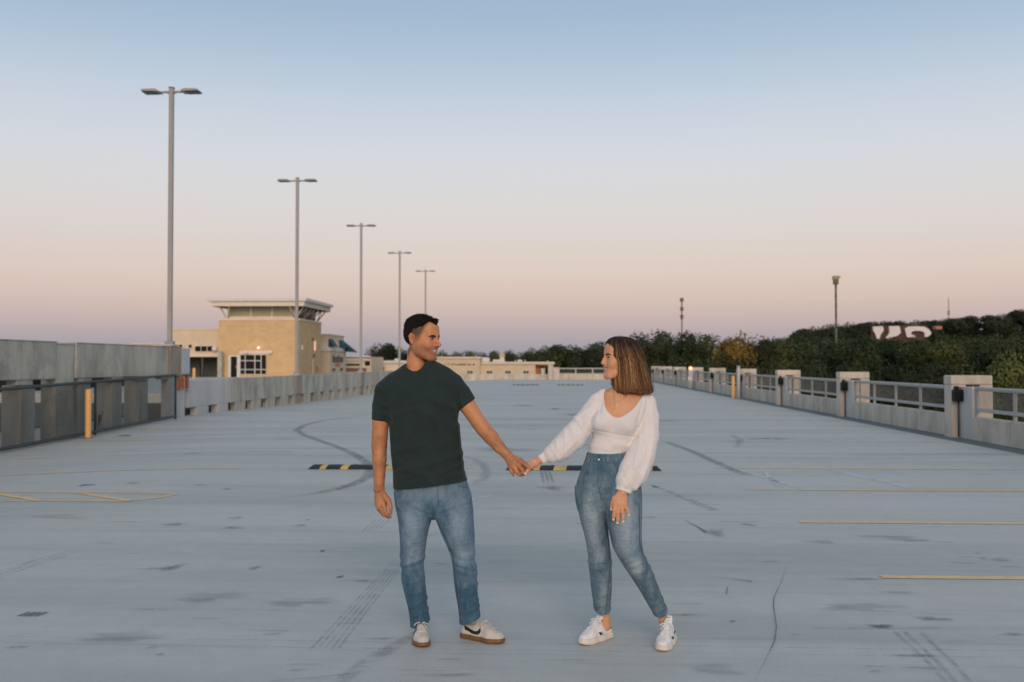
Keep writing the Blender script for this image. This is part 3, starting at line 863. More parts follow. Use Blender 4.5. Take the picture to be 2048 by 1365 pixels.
# roof slab with a thin upper lip
rx0, rx1, RY0, RY1 = bx_(412, TY - 2), bx_(612, TY - 2), TY - 2, TY + D + 1.2
rz0, rz1 = bz_(611, TY - 2), bz_(601, TY - 2)
rf = at(tw, boxes('roof', [(rx0 + .5, rx1 - .35, RY0 + .35, RY1 - .3, rz0, rz1)]), 'roof', M_STUCL)
sub(tw, rf, boxes('fascia', [(rx0, rx1, RY0, RY1, rz1 + .001, bz_(595, TY - 2))]), 'roof_lip', M_WHT)
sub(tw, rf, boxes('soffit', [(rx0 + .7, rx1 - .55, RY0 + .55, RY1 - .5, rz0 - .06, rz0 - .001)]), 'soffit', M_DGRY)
def strut(a, c, r=.10):
    at(tw, tube_mesh('strut', [([a, c], r)], 6), 'strut', M_BRN if False else M_STUC)
for y in (TY + .1, TY + 4.2, TY + 8.3, TY + D - .1):
    strut((cx1 + .05, y, cz0 + .1), (rx1 - .8, y - .2, rz0 - .02))
    strut((cx0 - .05, y, cz0 + .1), (rx0 + 1.2, y - .2, rz0 - .02))
    if y < TY + D - 1:
        strut((cx1 + .06, y + .05, cz0 + .12), (rx1 - .9, y + 2.2, rz0 - .02), .08)
        strut((cx1 + .06, y + 4.0, cz0 + .12), (rx1 - .9, y + 2.0, rz0 - .02), .08)
for x in (cx0 + .1, cx1 - .1):
    strut((x, TY + .5, cz0 + .1), (x + (.7 if x < xl + 5 else -.2), RY0 + .7, rz0 - .02), .08)
# entrance: white surround, black door, mullioned shopfront
zb0 = -.4
at(tw, boxes('door_surround', [(bx_(457), bx_(462), TY - .12, TY + .02, zb0, bz_(711)), (bx_(474.5), bx_(480), TY - .12, TY + .02, zb0, bz_(711)), (bx_(462), bx_(474.5), TY - .12, TY + .02, bz_(713.5), bz_(711))]), 'door_surround', M_WHT)
dr = at(tw, boxes('door', [(bx_(462.2), bx_(474.3), TY - .05, TY + .01, zb0, bz_(713.6))]), 'door', M_GLS)
link('handle', boxes('handle', [(bx_(472), bx_(473), TY - .1, TY - .051, bz_(737), bz_(731))]), M_RAIL, dr)
sf = at(tw, boxes('shopfront_frame', [(bx_(480.3), bx_(532), TY - .08, TY + .01, bz_(749.5), bz_(710))]), 'shopfront', M_GLS)
for a, c in ((480.3, 481.3), (490.2, 491.5), (509.5, 511), (522, 523.5)):
    link('mullion', boxes('mullion', [(bx_(a), bx_(c), TY - .14, TY - .081, bz_(749.5) if a != 490 else bz_(749.5), bz_(710) if a != 490 else bz_(721.5))]), M_WHT, sf)
for a, c, x1 in ((721, 722.5, 523), (739, 740.5, 532), (749, 750.5, 532), (709, 710.2, 532)):
    link('transom', boxes('transom', [(bx_(480.3), bx_(x1), TY - .13, TY - .0815, bz_(c), bz_(a))]), M_WHT, sf)
at(tw, boxes('lintel', [(bx_(478), bx_(545), TY - .05, TY + .02, bz_(708), bz_(702))]), 'lintel', M_STUCL)
def ball(x, y, z, r, name='globe'):
    bm = bmesh.new(); bmesh.ops.create_uvsphere(bm, u_segments=14, v_segments=10, radius=r); bmesh.ops.translate(bm, verts=bm.verts[:], vec=(x, y, z))
    me = bpy.data.meshes.new(name); bm.to_mesh(me); bm.free(); me.shade_smooth(); return me
for px in (493, 542):
    at(tw, ball(bx_(px), TY - .35, bz_(705), .27), 'globe_light', M_GLOBE)
wl = at(tw, ball(bx_(518), TY - .25, bz_(696), .2), 'wall_lamp', M_LIT)
ld = bpy.data.lights.new('wall_lamp_light', 'POINT'); ld.energy = 2; ld.color = (1, .82, .55); ld.shadow_soft_size = .2
lo = bpy.data.objects.new('wall_lamp_light', ld); COL.objects.link(lo); lo.location = (bx_(518), TY - .75, bz_(697)); 
lo.parent = tw; lo.location = Vector(lo.location) - tw.location
# right face fittings
XS = xr + .03
def on_x(px, py, X):
    d = ray(px, py); t = X / d.x
    return Vector((X, d.y * t, HC + d.z * t))
for px, py, w, h, m, nm in ((629.5, 692.5, .5, 1.7, M_LITO, 'sconce'), (604, 695.5, .4, .8, M_GLOBE, 'sconce'), (625, 679, .35, .5, M_DGRY, 'vent'), (627.5, 711.5, .35, .5, M_DGRY, 'vent'), (633.5, 738, .3, .8, M_BRN, 'vent')):
    q = on_x(px, py, XS)
    at(tw, boxes(nm, [(XS - .02, XS + .12, q.y - w / 2, q.y + w / 2, q.z - h * .4, q.z + h * .4)], .02), nm, m)
q = on_x(625.5, 735, XS)
at(tw, boxes('downpipe', [(XS - .02, XS + .08, q.y - .12, q.y + .12, -1, bz_(718))]), 'downpipe', M_STUC)

# ---- left wing
wy = 133.0
wx0, wx1 = bx_(343, wy), bx_(437, wy) + .6
lw = empty('low_wing', ((wx0 + wx1) / 2, wy, GZ), 0, 'cream low wing left of the stone tower with dark strip window and open bay', 'building')
at(lw, boxes('wall', [(wx0, wx1, wy, wy + 14, bz_(711, wy), bz_(659, wy))]), 'wall', M_STUC)
at(lw, boxes('parapet', [(wx0 - .1, wx1, wy - .12, wy + 14, bz_(659, wy) + .001, bz_(656.5, wy))]), 'parapet', M_STUCL)
at(lw, boxes('belt_course', [(wx0, wx1, wy - .25, wy - .001, bz_(714, wy), bz_(707, wy))]), 'belt_course', M_STUCL)
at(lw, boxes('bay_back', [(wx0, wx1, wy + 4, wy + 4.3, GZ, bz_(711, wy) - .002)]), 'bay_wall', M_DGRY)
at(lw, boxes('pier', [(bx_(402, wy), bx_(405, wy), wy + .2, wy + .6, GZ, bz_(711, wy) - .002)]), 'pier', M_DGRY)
at(lw, boxes('base', [(wx0, wx1, wy + 4.31, wy + 14, GZ, bz_(711, wy) - .002)]), 'base', M_CONG)
at(lw, boxes('low_roof', [(bx_(250, wy), wx0 - .02, wy + 2, wy + 14, GZ, bz_(688, wy))]), 'low_annex', M_STUC)
at(lw, boxes('low_edge', [(bx_(249, wy), wx0 - .02, wy + 1.8, wy + 14.1, bz_(688, wy) + .001, bz_(686, wy))]), 'annex_edge', M_STUCL)
framed(lw, 'strip_window', bx_(389, wy), bx_(428, wy), bz_(704.5, wy), bz_(691, wy), wy - .08, .1, M_STUCL, M_GLS, 3, 1)
framed(lw, 'square_window', bx_(376.5, wy), bx_(385, wy), bz_(697, wy), bz_(688, wy), wy - .08, .08, M_STUCL, M_GLS)
framed(lw, 'square_window', bx_(357.5, wy), bx_(366, wy), bz_(697, wy), bz_(688, wy), wy - .08, .08, M_STUCL, M_GLS)
at(lw, ball(bx_(431, wy), wy - .3, bz_(698, wy), .42), 'globe_light', M_GLOBE)
at(lw, boxes('dark_door', [(bx_(379, wy), bx_(384.5, wy), wy + 3.85, wy + 3.99, GZ + 7.6, bz_(726, wy))]), 'dark_door', pm('dark_door', (.03, .02, .018), .7, .2, 3))
pl = empty('bay_column', (bx_(441, TY - 1.2), TY - 1.2, GZ), 0, 'grey concrete column at the left corner of the stone tower', 'column')
at(pl, boxes('shaft', [(bx_(436.5, TY - 1.2), bx_(445, TY - 1.2), TY - 1.5, TY - .9, GZ, bz_(704, TY - 1.2))]), 'shaft', M_CONG)
at(pl, boxes('cap', [(bx_(436, TY - 1.2), bx_(445.5, TY - 1.2), TY - 1.55, TY - .85, bz_(704, TY - 1.2) + .001, bz_(702.5, TY - 1.2))]), 'cap', M_CONG)
plaza = link('plaza', boxes('plaza', [(-75, XL - 1.2, 60, TY - .001, -.9, -.30)]), MATS['deck']); tag(plaza, kind='structure')
q = on_z(388, 757, -.3); Yq = 112.0
q = on_y(388, 757, Yq)
bollard((q.x, Yq, -.3), bz_(736.5, Yq) + .3, .16, 'distant orange bollard in front of the open bay left of the tower')

# ---- awning building
ay = 150.0
ax1 = bx_(655, ay); ax0 = ax1 - 14
AL = 11.6
ab = empty('awning_building', (ax1 - 5, ay, GZ), 0, 'cream two storey building with teal sloped awnings right of the tower', 'building')
at(ab, boxes('upper_wall', [(ax0, ax1, ay + .3, ay + AL, bz_(698, ay), bz_(670, ay))]), 'upper_wall', M_STUC)
at(ab, boxes('upper_coping', [(ax0 - .1, ax1 + .12, ay + .15, ay + AL + .1, bz_(670, ay) + .001, bz_(667.5, ay))]), 'coping', M_STUCL)
at(ab, boxes('ledge', [(ax0, ax1 + .5, ay - .2, ay + AL + .1, bz_(698.5, ay) - .3, bz_(695, ay) )]), 'ledge', M_WHT)
at(ab, boxes('lower_wall', [(ax0, ax1 + .35, ay, ay + AL, GZ, bz_(698.5, ay) - .301)]), 'lower_wall', M_STUC)
def awning(y0, y1, z0, z1, out):
    me = prism('awning', [(ax1 + .001, z1), (ax1 + .001, z0), (ax1 + out, z0 - .12), (ax1 + out, z0)], 'y', y0, y1)
    a_ = at(ab, me, 'awning', M_TEAL)
    link('rib', boxes('rib', [(ax1 + .02, ax1 + out * .98, y0 - .03, y0 - .001, z0 - .05, z0 + .03)]), M_DUCT, a_)
YA = lambda px: on_x(px, 700, ax1).y
awning(YA(657), YA(665), bz_(692.5, ay), bz_(677, ay), .85)
awning(YA(678.5), YA(686), bz_(695, ay + 9), bz_(680, ay + 9), .9)
awning(YA(684), YA(687.8), bz_(703.5, ay + 10), bz_(682, ay + 10), 2.2)
sg = at(ab, boxes('dark_sign', [(ax1 + .351, ax1 + .45, YA(660.5), YA(681), bz_(725, ay + 4), bz_(714, ay + 4))], .02), 'dark_sign', pm('navy_sign', (.012, .016, .03), .4, .2, 2))
link('crest', boxes('crest', [(ax1 + .36, ax1 + .44, YA(661), YA(663), bz_(714, ay + 4) + .001, bz_(710, ay + 4)), (ax1 + .36, ax1 + .44, YA(670.5), YA(672.5), bz_(714, ay + 4) + .001, bz_(711, ay + 4))]), pm('navy_sign', (.012, .016, .03), .4, .2, 2), sg)
V = []
for k in range(20):
    a = 6.2832 * k / 20
    V.append((YA(670.7) + 1.75 * math.cos(a), bz_(730, ay + 4) + .24 * math.sin(a)))
at(ab, prism('orange_sign', V, 'x', ax1 + .351, ax1 + .43), 'orange_sign', pm('orange_sign', (.62, .13, .04), .5, .1, 3))
for px in (662, 677.5):
    at(ab, boxes('wall_light', [(ax1 + .351, ax1 + .6, YA(px) - .45, YA(px) + .45, bz_(742, ay + 4), bz_(737, ay + 4))], .05), 'wall_light', M_DUCT)

# ---- shop row behind it
sy = 170.0
sx0, sx1 = bx_(660, sy), bx_(742.5, sy)
sr = empty('shop_row', ((sx0 + sx1) / 2, sy, GZ), 0, 'low shop row with brown and white bands behind the third lamp post', 'building')
at(sr, boxes('wall', [(sx0, sx1, sy, sy + 12, GZ, bz_(714, sy))]), 'wall', M_STUC)
for nm, a, c, m, pr, x1_ in (('roof_edge', 715, 712, M_WHT, .35, 742.5), ('brown_band', 717.2, 715.3, M_BRN, .08, 741), ('white_fascia', 721.5, 717.4, M_WHT, .2, 737), ('window_band', 732, 728.2, M_GLS, .05, 719), ('window_band', 732, 723, M_GLS, .06, 740), ('sill', 736, 733, M_STUCL, .15, 740), ('shop_glass', 744, 737, M_BRN, .06, 733)):
    xa0 = sx0 if not (nm == 'window_band' and a - c > 5) else bx_(730, sy)
    at(sr, boxes(nm, [(xa0, bx_(x1_, sy), sy - pr, sy - .001, bz_(a, sy), bz_(c, sy))]), nm, m)

# ---- white low building
hy = 185.0
hx0, hx1 = bx_(742, hy), bx_(862, hy)
hb = empty('white_low_building', ((hx0 + hx1) / 2, hy, GZ), 0, 'long low pale building with white roof edge left of the man', 'building')
at(hb, boxes('wall', [(hx0, hx1, hy, hy + 14, GZ, bz_(727, hy))]), 'wall', M_STUCL)
at(hb, boxes('roof_edge', [(hx0 - .2, hx1, hy - .3, hy + 14.2, bz_(727, hy) + .001, bz_(721.5, hy))]), 'roof_edge', M_WHT)
for a, c, t in ((785, 793, 717.5), (812, 826, 718), (748, 752, 719.5)):
    at(hb, boxes('roof_unit', [(bx_(a, hy), bx_(c, hy), hy + 2, hy + 4.5, bz_(721.5, hy) + .002, bz_(t, hy))], .15, 2), 'roof_unit', M_WHT)
for a, c in ((749, 751.5), (765, 768)):
    at(hb, boxes('door', [(bx_(a, hy), bx_(c, hy), hy - .05, hy - .001, GZ, bz_(734, hy))]), 'door', M_DGRY)

# ---- long cream building beyond the deck end
cy = 175.0
c0, c1, c2 = bx_(866, cy), bx_(961, cy), bx_(1071, cy)
cb = empty('long_cream_building', ((c0 + c2) / 2, cy, GZ), 0, 'long cream shop building beyond the far end of the deck', 'building')
at(cb, boxes('tall_wall', [(c0, c1, cy - 1.5, cy + 14, GZ, bz_(718, cy))]), 'tall_wall', M_STUC)
at(cb, boxes('tall_parapet', [(c0 - .1, c1 + .1, cy - 1.7, cy + 14.1, bz_(718, cy) + .001, bz_(714, cy))]), 'tall_parapet', M_STUCL)
at(cb, boxes('wall', [(c1 + .001, c2, cy, cy + 14, GZ, bz_(729, cy))]), 'wall', M_STUC)
at(cb, boxes('roof_edge', [(c1 + .102, bx_(1109, cy), cy - .25, cy + 14, bz_(729, cy) + .001, bz_(724, cy))]), 'roof_edge', M_STUCL)
at(cb, boxes('canopy_soffit', [(c2 + .2, bx_(1096, cy), cy + .1, cy + 5, bz_(732, cy), bz_(729.1, cy))]), 'canopy_soffit', pm('orange_soffit', (.52, .19, .06), .8, .1, 1))
at(cb, boxes('canopy_back', [(c2 + .001, bx_(1080, cy), cy + 1.2, cy + 1.5, GZ, bz_(732.1, cy))]), 'canopy_wall', pm('orange_soffit', (.52, .19, .06), .8, .1, 1))
at(cb, boxes('canopy_post', [(bx_(1096.5, cy), bx_(1106, cy), cy, cy + 1, GZ, bz_(729.1, cy))]), 'canopy_post', M_WHT)
for i, px in enumerate((940, 979, 1016, 1052)):
    Yw = cy - 1.58 if px < 960 else cy - .08
    framed(cb, 'window', bx_(px - 6.5, Yw), bx_(px + 6.5, Yw), bz_(749, Yw), bz_(741, Yw), Yw, .1, M_STUCL, M_DGRY, 2, 1)
for a, c, t, z0, m, nm in ((962, 977, 716, 724, M_WHT, 'roof_unit'), (984, 1008, 719.5, 724, M_WHT, 'roof_unit'), (998, 1007, 715, 719.4, M_WHT, 'duct'), (997.5, 1007.5, 708, 714.9, pm('copper_hood', (.72, .45, .25), .6, .1, 2), 'vent_hood'), (1034, 1043, 719.8, 724, M_STUCL, 'roof_unit'), (1029, 1030.5, 720, 724, M_WHT, 'vent_pipe'), (1048.5, 1050, 720, 724, M_WHT, 'vent_pipe'), (1094, 1096, 721, 724, M_WHT, 'vent_pipe')):
    at(cb, boxes(nm, [(bx_(a, cy), bx_(c, cy), cy + 2, cy + 4, bz_(z0, cy) + .003, bz_(t, cy))], .08), nm, m)
# raised sign lettering on the tall wall: too small to read in the photograph, kept as short strokes
def text_mesh(txt, size, ext):
    cu = bpy.data.curves.new('lettering', 'FONT'); cu.body = txt; cu.size = size; cu.extrude = ext
    o = bpy.data.objects.new('tmp_text', cu); COL.objects.link(o)
    bpy.context.view_layer.update()
    me = bpy.data.meshes.new_from_object(o.evaluated_get(bpy.context.evaluated_depsgraph_get()))
    bpy.data.objects.remove(o); bpy.data.curves.remove(cu)
    return me
def place_text(root, txt, size, x, y, z, mat, width=None):
    me = text_mesh(txt, size, .03)
    xs_ = [v.co.x for v in me.vertices]
    k = (width / (max(xs_) - min(xs_))) if width else 1
    for v in me.vertices:
        v.co = Vector((x + (v.co.x - min(xs_)) * k, y - v.co.z, z + v.co.y))
    o = at(root, me, 'lettering', mat)
    return o
def sign_strokes(px0, px1, zc, mat, seed):
    r = random.Random(seed); B_ = []
    x, xe = bx_(px0, cy - 1.56), bx_(px1, cy - 1.56)
    while x < xe:
        w = r.uniform(.18, .34); h = r.uniform(.16, .30)
        B_.append((x, x + w, cy - 1.57, cy - 1.505, zc - .16, zc - .16 + h)); x += w + r.choice((.06, .07, .30))
    o = at(cb, boxes('lettering', B_), 'lettering', mat); o['kind'] = 'stuff'
sign_strokes(912, 948, bz_(729, cy), pm('sign_brown', (.16, .09, .05), .6, .1, 3), 4)
sign_strokes(888, 910, bz_(728.5, cy), pm('sign_green', (.30, .34, .18), .6, .1, 3), 5)

# ================================================================== TREES
def crown_mesh(seed, nclump, nleaf, leaf, flat=1.0, spread=.34, spiky=0.0):
    """crown of unit height and about unit width: leaf faces gathered in clumps on a lumpy volume"""
    r = np.random.default_rng(seed)
    C, Rr = [], []
    while len(C) < nclump:
        p = r.uniform(-1, 1, 3)
        q = np.linalg.norm(p)
        if q > 1 or q < .25: continue
        tpr = 1 - .35 * max(0, p[2]) - .25 * max(0, -p[2])
        C.append([p[0] * .40 * tpr, p[1] * .40 * tpr, .5 + p[2] * .42])
        Rr.append(r.uniform(.12, .23))
    C, Rr = np.array(C), np.array(Rr)
    idx = r.integers(0, nclump, nleaf)
    d = r.normal(size=(nleaf, 3)); d /= np.linalg.norm(d, axis=1)[:, None]
    rad = Rr[idx] * r.uniform(.72, 1.1, nleaf)
    P = C[idx] + d * rad[:, None] * np.array([1, 1, .8 * flat])
    P[:, 2] = (P[:, 2] - P[:, 2].min()) / (P[:, 2].max() - P[:, 2].min())
    nrm = d * .8 + r.normal(size=(nleaf, 3)) * .35 + np.array([0, 0, .4]); nrm /= np.linalg.norm(nrm, axis=1)[:, None]
    t = np.cross(nrm, r.normal(size=(nleaf, 3))); t /= np.linalg.norm(t, axis=1)[:, None]
    s = np.cross(nrm, t)
    L = leaf * r.uniform(.6, 1.3, nleaf)[:, None]
    V = np.stack([P - t * L, P + s * L * .55, P + t * L, P - s * L * .55], 1).reshape(-1, 3)
    me = bpy.data.meshes.new('crown')
    me.vertices.add(len(V)); me.vertices.foreach_set('co', V.astype(np.float32).ravel())
    n = nleaf
    me.loops.add(4 * n); me.loops.foreach_set('vertex_index', np.arange(4 * n, dtype=np.int32))
    me.polygons.add(n); me.polygons.foreach_set('loop_start', np.arange(0, 4 * n, 4, dtype=np.int32))
    me.update()
    tone = r.uniform(.62, 1.3, nclump)[idx] * 1.0
    ca = me.color_attributes.new('tint', 'FLOAT_COLOR', 'POINT')
    ca.data.foreach_set('color', np.repeat(np.repeat(tone, 4), 4).astype(np.float32))
    return me
def trunk_mesh(seed):
    r = random.Random(seed)
    paths = [([(0, 0, 0), (.01, 0, .25), (.0, .01, .5), (.01, .01, .8)], [.035, .028, .02, .008])]
    for k in range(5):
        a = k * 1.3 + r.uniform(-.3, .3); z = .25 + .1 * k
        paths.append(([(0, 0, z), (.12 * math.cos(a), .12 * math.sin(a), z + .1), (.25 * math.cos(a), .25 * math.sin(a), z + .25)], [.014, .009, .004]))
    return tube_mesh('trunk', paths, 6)
def leaf_mat(name, a, c, hue_obj=.25):
    b = NB(name)
    f = b.noise(b.coords(True), .35, 4, .6)
    oi = b.n('ObjectInfo')
    g = b.n('NewGeometry')
    col = b.ramp(f, [(.3, c4(a)), (.7, c4(c))])
    col = b.mix(.9, col, b.ramp(oi.outputs['Random'], [(0, (.55, .62, .55, 1)), (.45, (.95, 1, .95, 1)), (1, (1.45, 1.32, 1.0, 1))]), 'MULTIPLY')
    col = b.mix(.35, col, b.ramp(g.outputs['Random Per Island'], [(0, (.6, .62, .55, 1)), (1, (1.3, 1.28, 1.2, 1))]), 'MULTIPLY')
    vc = b.n('VertexColor'); vc.layer_name = 'tint'
    col = b.mix(1.0, col, vc.outputs[0], 'MULTIPLY')
    b.l(col, b.b.inputs['Base Color'])
    b.b.inputs['Roughness'].default_value = .75
    b.b.inputs['Specular IOR Level'].default_value = .2
    return b.m
M_LEAF = leaf_mat('oak_leaves', (.030, .042, .018), (.080, .096, .038))
M_LEAFD = leaf_mat('dark_cedar_leaves', (.026, .036, .018), (.060, .074, .034))
M_LEAFO = leaf_mat('turning_leaves', (.12, .095, .025), (.27, .17, .04))
M_LEAFL = leaf_mat('pale_willow_leaves', (.05, .068, .028), (.11, .13, .05))
M_BARK = pm('bark', (.07, .055, .04), .95, .3, 6)
CR = [crown_mesh(s, 24, 13000, .020) for s in (1, 2, 3, 4)]
CRD = [crown_mesh(s, 20, 8000, .025, .8) for s in (11, 12, 13)]
TR = [trunk_mesh(s) for s in (1, 2)]
cnt = {}
def tree(px, top, Y, wpx, label, kind='oak', zg=GZ, group=None, low=.10):
    q = on_y(px, top, Y)
    h = q.z - zg
    w = wpx / FPX * Y
    root = empty('tree', (q.x, Y, zg), 0, label, 'tree', group)
    rr = random.Random(px * 13 + int(Y))
    cm = rr.choice(CRD if kind == 'dark' else CR)
    m = {'oak': M_LEAF, 'dark': M_LEAFD, 'orange': M_LEAFO, 'pale': M_LEAFL}[kind]
    key = (cm.name, kind)
    if key not in cnt:
        c2 = cm.copy(); c2.materials.clear(); c2.materials.append(m); cnt[key] = c2
    c = link('crown', cnt[key], None, root, (0, 0, h * low), rr.uniform(0, 6.28))
    c.scale = (w * 1.32, w * 1.32, h * (1 - low))
    t = link('trunk', rr.choice(TR), M_BARK, root, (0, 0, -.2), rr.uniform(0, 6.28))
    t.scale = (h * .7, h * .7, h)
    return root
G1 = 'trees massed beyond the right hand wall'
front = [(1238, 672, 84, 'oak'), (1275, 664, 90, 'oak'), (1322, 661, 92, 'oak'), (1368, 664, 95, 'oak'), (1412, 668, 90, 'oak'), (1512, 672, 100, 'oak'), (1560, 676, 100, 'oak'), (1612, 680, 110, 'oak'),
         (1662, 676, 115, 'oak'), (1715, 672, 120, 'oak'), (1768, 678, 110, 'oak'), (1822, 674, 120, 'oak'), (1880, 678, 120, 'oak'), (1935, 672, 120, 'oak'), (1990, 680, 120, 'oak'), (2050, 672, 140, 'oak'), (2110, 668, 140, 'oak')]
TOPREF = lambda px: 'near x'
refs1 = ['tree rising just left of the woman\'s head', 'tree right behind the woman\'s hair', 'bushy tree to the right of the woman\'s hair', 'tree under the thin red mast', 'tree just left of the yellowing tree', 'tree just right of the yellowing tree',
         'tree two crowns right of the yellowing tree', 'tree left of the tall floodlight mast', 'tree under the tall floodlight mast', 'tree left of the white hillside letters', 'tree under the first white hillside letter', 'tree under the round white hillside letter',
         'tree just right of the white hillside letters', 'tree under the faint far mast', 'tree near the right picture edge', 'tree cut by the right picture edge', 'outermost tree past the right picture edge']
for i, (px, top, w, k) in enumerate(front):
    tree(px, top - 2, 118 + (i * 37 % 22), w, 'green ' + refs1[i], k, group=G1)
tree(1466, 663, 104, 88, 'yellowing autumn tree standing out in the dark tree line', 'orange')
tree(1470, 706, 100, 120, 'round green tree in front of the yellowing tree', 'oak', group=G1)
# a lower, nearer row fills the foot of the mass
near = [(1330, 715, 100), (1395, 712, 100), (1545, 712, 120), (1620, 716, 120), (1700, 722, 120), (1775, 712, 120), (1850, 722, 120), (1925, 718, 130), (2010, 700, 110), (2065, 690, 120)]
refs2 = ['low dark tree behind the far pillars', 'low dark tree above the amber lamp', 'low dark tree over the third pillar', 'low dark tree between the second and third pillars', 'low dark tree over the second pillar', 'low dark tree between the nearest two pillars', 'low dark tree left of the nearest pillar', 'low dark tree over the nearest pillar', 'paler tree beside the nearest pillar at the right edge', 'paler tree cut by the right edge above the rail']
for i, (px, top, w) in enumerate(near):
    tree(px, top, 88 + (i * 29 % 14), w, refs2[i], 'pale' if i > 7 else 'oak', group=G1 + ', lower row', low=.02)
for i in range(8):
    tree(2170 + 75 * i, 664 + (i * 17 % 14), 96 + (i * 31 % 30), 130, 'green tree past the right picture edge, %s outward from it' % fo[i], 'oak', group='trees past the right picture edge')
# central and left far tree line
far = [(748, 695, 30), (768, 686, 34), (792, 693, 36), (818, 697, 30), (846, 700, 36), (890, 700, 34), (915, 702, 34), (940, 701, 34), (965, 703, 30), (990, 701, 30), (1016, 699, 34), (1042, 703, 32), (1068, 695, 36), (1096, 691, 40), (1128, 689, 44), (1158, 692, 44), (1188, 686, 48), (1216, 682, 50)]
refs3 = ['just right of the third lamp post', 'with a raised top left of the man', 'behind the fourth lamp post', 'left of the man\'s neck', 'behind the man\'s head', 'right of the man\'s chin', 'over the left end of the cream building', 'over the sign of the cream building', 'left of the copper vent hood', 'behind the copper vent hood', 'right of the copper vent hood', 'over the roof of the cream building', 'over the orange canopy', 'right of the orange canopy', 'over the far rail', 'midway between canopy and woman', 'left of the woman\'s face', 'touching the woman\'s face']
for i, (px, top, w) in enumerate(far):
    tree(px, top, 235 + (i * 53 % 50), w * 1.55, 'dark distant tree ' + refs3[i], 'dark' if i in (1, 2, 5, 12, 13, 14) else 'oak', group='distant trees along the horizon')
# hill with its wood and crest trees
M_HILL = pm('wooded_hill', (.045, .055, .028), .95, .35, .05)
hv, hf = [], []
NXh, NYh = 40, 14
def hill_z(x, y):
    t = np.interp(x, [20, 70, 120, 170, 260, 420], [0, 2, 9, 12, 15, 20])
    f = math.exp(-((y - 380) / 90) ** 2)
    return GZ + (t + 5) * f
for j in range(NYh):
    for i in range(NXh):
        x = 0 + 520 * i / (NXh - 1); y = 240 + 260 * j / (NYh - 1)
        hv.append((x, y, hill_z(x, y) if 0 < j < NYh - 1 else GZ - .5))
for j in range(NYh - 1):
    for i in range(NXh - 1):
        hf.append((j * NXh + i, j * NXh + i + 1, (j + 1) * NXh + i + 1, (j + 1) * NXh + i))
tag(link('hill', mesh('hill', hv, hf, True), M_HILL), kind='structure')
crest = [(1588, 668), (1612, 660), (1634, 655), (1656, 651), (1680, 650), (1704, 647), (1728, 649), (1752, 646), (1776, 646), (1800, 645), (1824, 643), (1848, 644), (1872, 643), (1896, 640), (1920, 639), (1946, 634), (1972, 633), (1998, 630), (2024, 627), (2050, 622), (2076, 620)]
for i, (px, top) in enumerate(crest):
    Y = 372 + (i * 41 % 24)
    q = on_y(px, 700, Y)
    tree(px, top - 3, Y, 66, 'dark tree on the hill crest, number %s counted from the left' % ['one', 'two', 'three', 'four', 'five', 'six', 'seven', 'eight', 'nine', 'ten', 'eleven', 'twelve', 'thirteen', 'fourteen', 'fifteen', 'sixteen', 'seventeen', 'eighteen', 'nineteen', 'twenty', 'twenty one'][i], 'dark', zg=hill_z(q.x, Y) - 3, group='trees on the hill crest', low=.02)
slope = [(1560 + 33 * i, 676 - .9 * i + (i * 7 % 5)) for i in range(17)]
for i, (px, top) in enumerate(slope):
    if 1738 < px < 1870: top = 679
    tree(int(px), top, 300 + (i * 31 % 30), 66, 'green tree on the slope below the crest, %s from the left' % (fo + ['ninth', 'tenth', 'eleventh', 'twelfth', 'thirteenth', 'fourteenth', 'fifteenth', 'sixteenth', 'seventeenth'])[i], 'oak' if i % 3 else 'dark', group='trees on the hill slope', zg=GZ - 2)

# white letters on the hillside
hy2 = 335.0
hs = empty('hillside_letters', (on_y(1805, 680, hy2).x, hy2, GZ), 0, 'large white sign letters on the wooded hillside', 'sign')
M_LTR = pm('white_letter_panel', (.82, .78, .74), .6, .04, .3)
def lp_(L): return [(on_y(x, y, hy2).x, on_y(x, y, hy2).z) for x, y in L]
o1 = [(1746, 654), (1766, 653), (1767.5, 661), (1762, 669), (1759, 678), (1754, 678), (1751, 668), (1747, 663)]
o2 = [(1778.5, 653), (1799, 652.5), (1802, 666), (1795, 672), (1784, 675), (1777, 679), (1772, 676), (1779, 667)]
for L in (o1, o2):
    at(hs, prism('letter', lp_(L), 'y', hy2, hy2 + .8), 'letter', M_LTR)
outer = [(1810, 658), (1818, 653.5), (1832, 653), (1849, 654), (1858, 659), (1863, 666), (1861, 670)]
inner = [(1823, 666), (1825, 663), (1832, 662), (1842, 662.5), (1848, 665), (1850, 669), (1850, 672)]
ring = [(1810, 658)] + outer[1:] + [(1855, 674), (1849, 674)] + inner[::-1][1:] + [(1822, 669), (1830, 671.5), (1830, 675), (1814, 675)]
at(hs, prism('letter', lp_(ring), 'y', hy2, hy2 + .8), 'letter', M_LTR)
at(hs, boxes('letter_back', [(on_y(1744, 0 + 660, hy2).x, on_y(1856, 660, hy2).x, hy2 + .9, hy2 + 1.2, on_y(1800, 684, hy2).z, on_y(1800, 651.5, hy2).z)]), 'backing', pm('brown_backing', (.10, .06, .04), .9, .2, .3))
q = on_y(1878, 656, 350)
at(hs, boxes('red_roof', [(q.x - 1.2, q.x + 1.2, 350, 353, q.z - .6, q.z + .6)], .2), 'red_marker', pm('salmon_roof', (.5, .22, .15), .8, .1, 1))

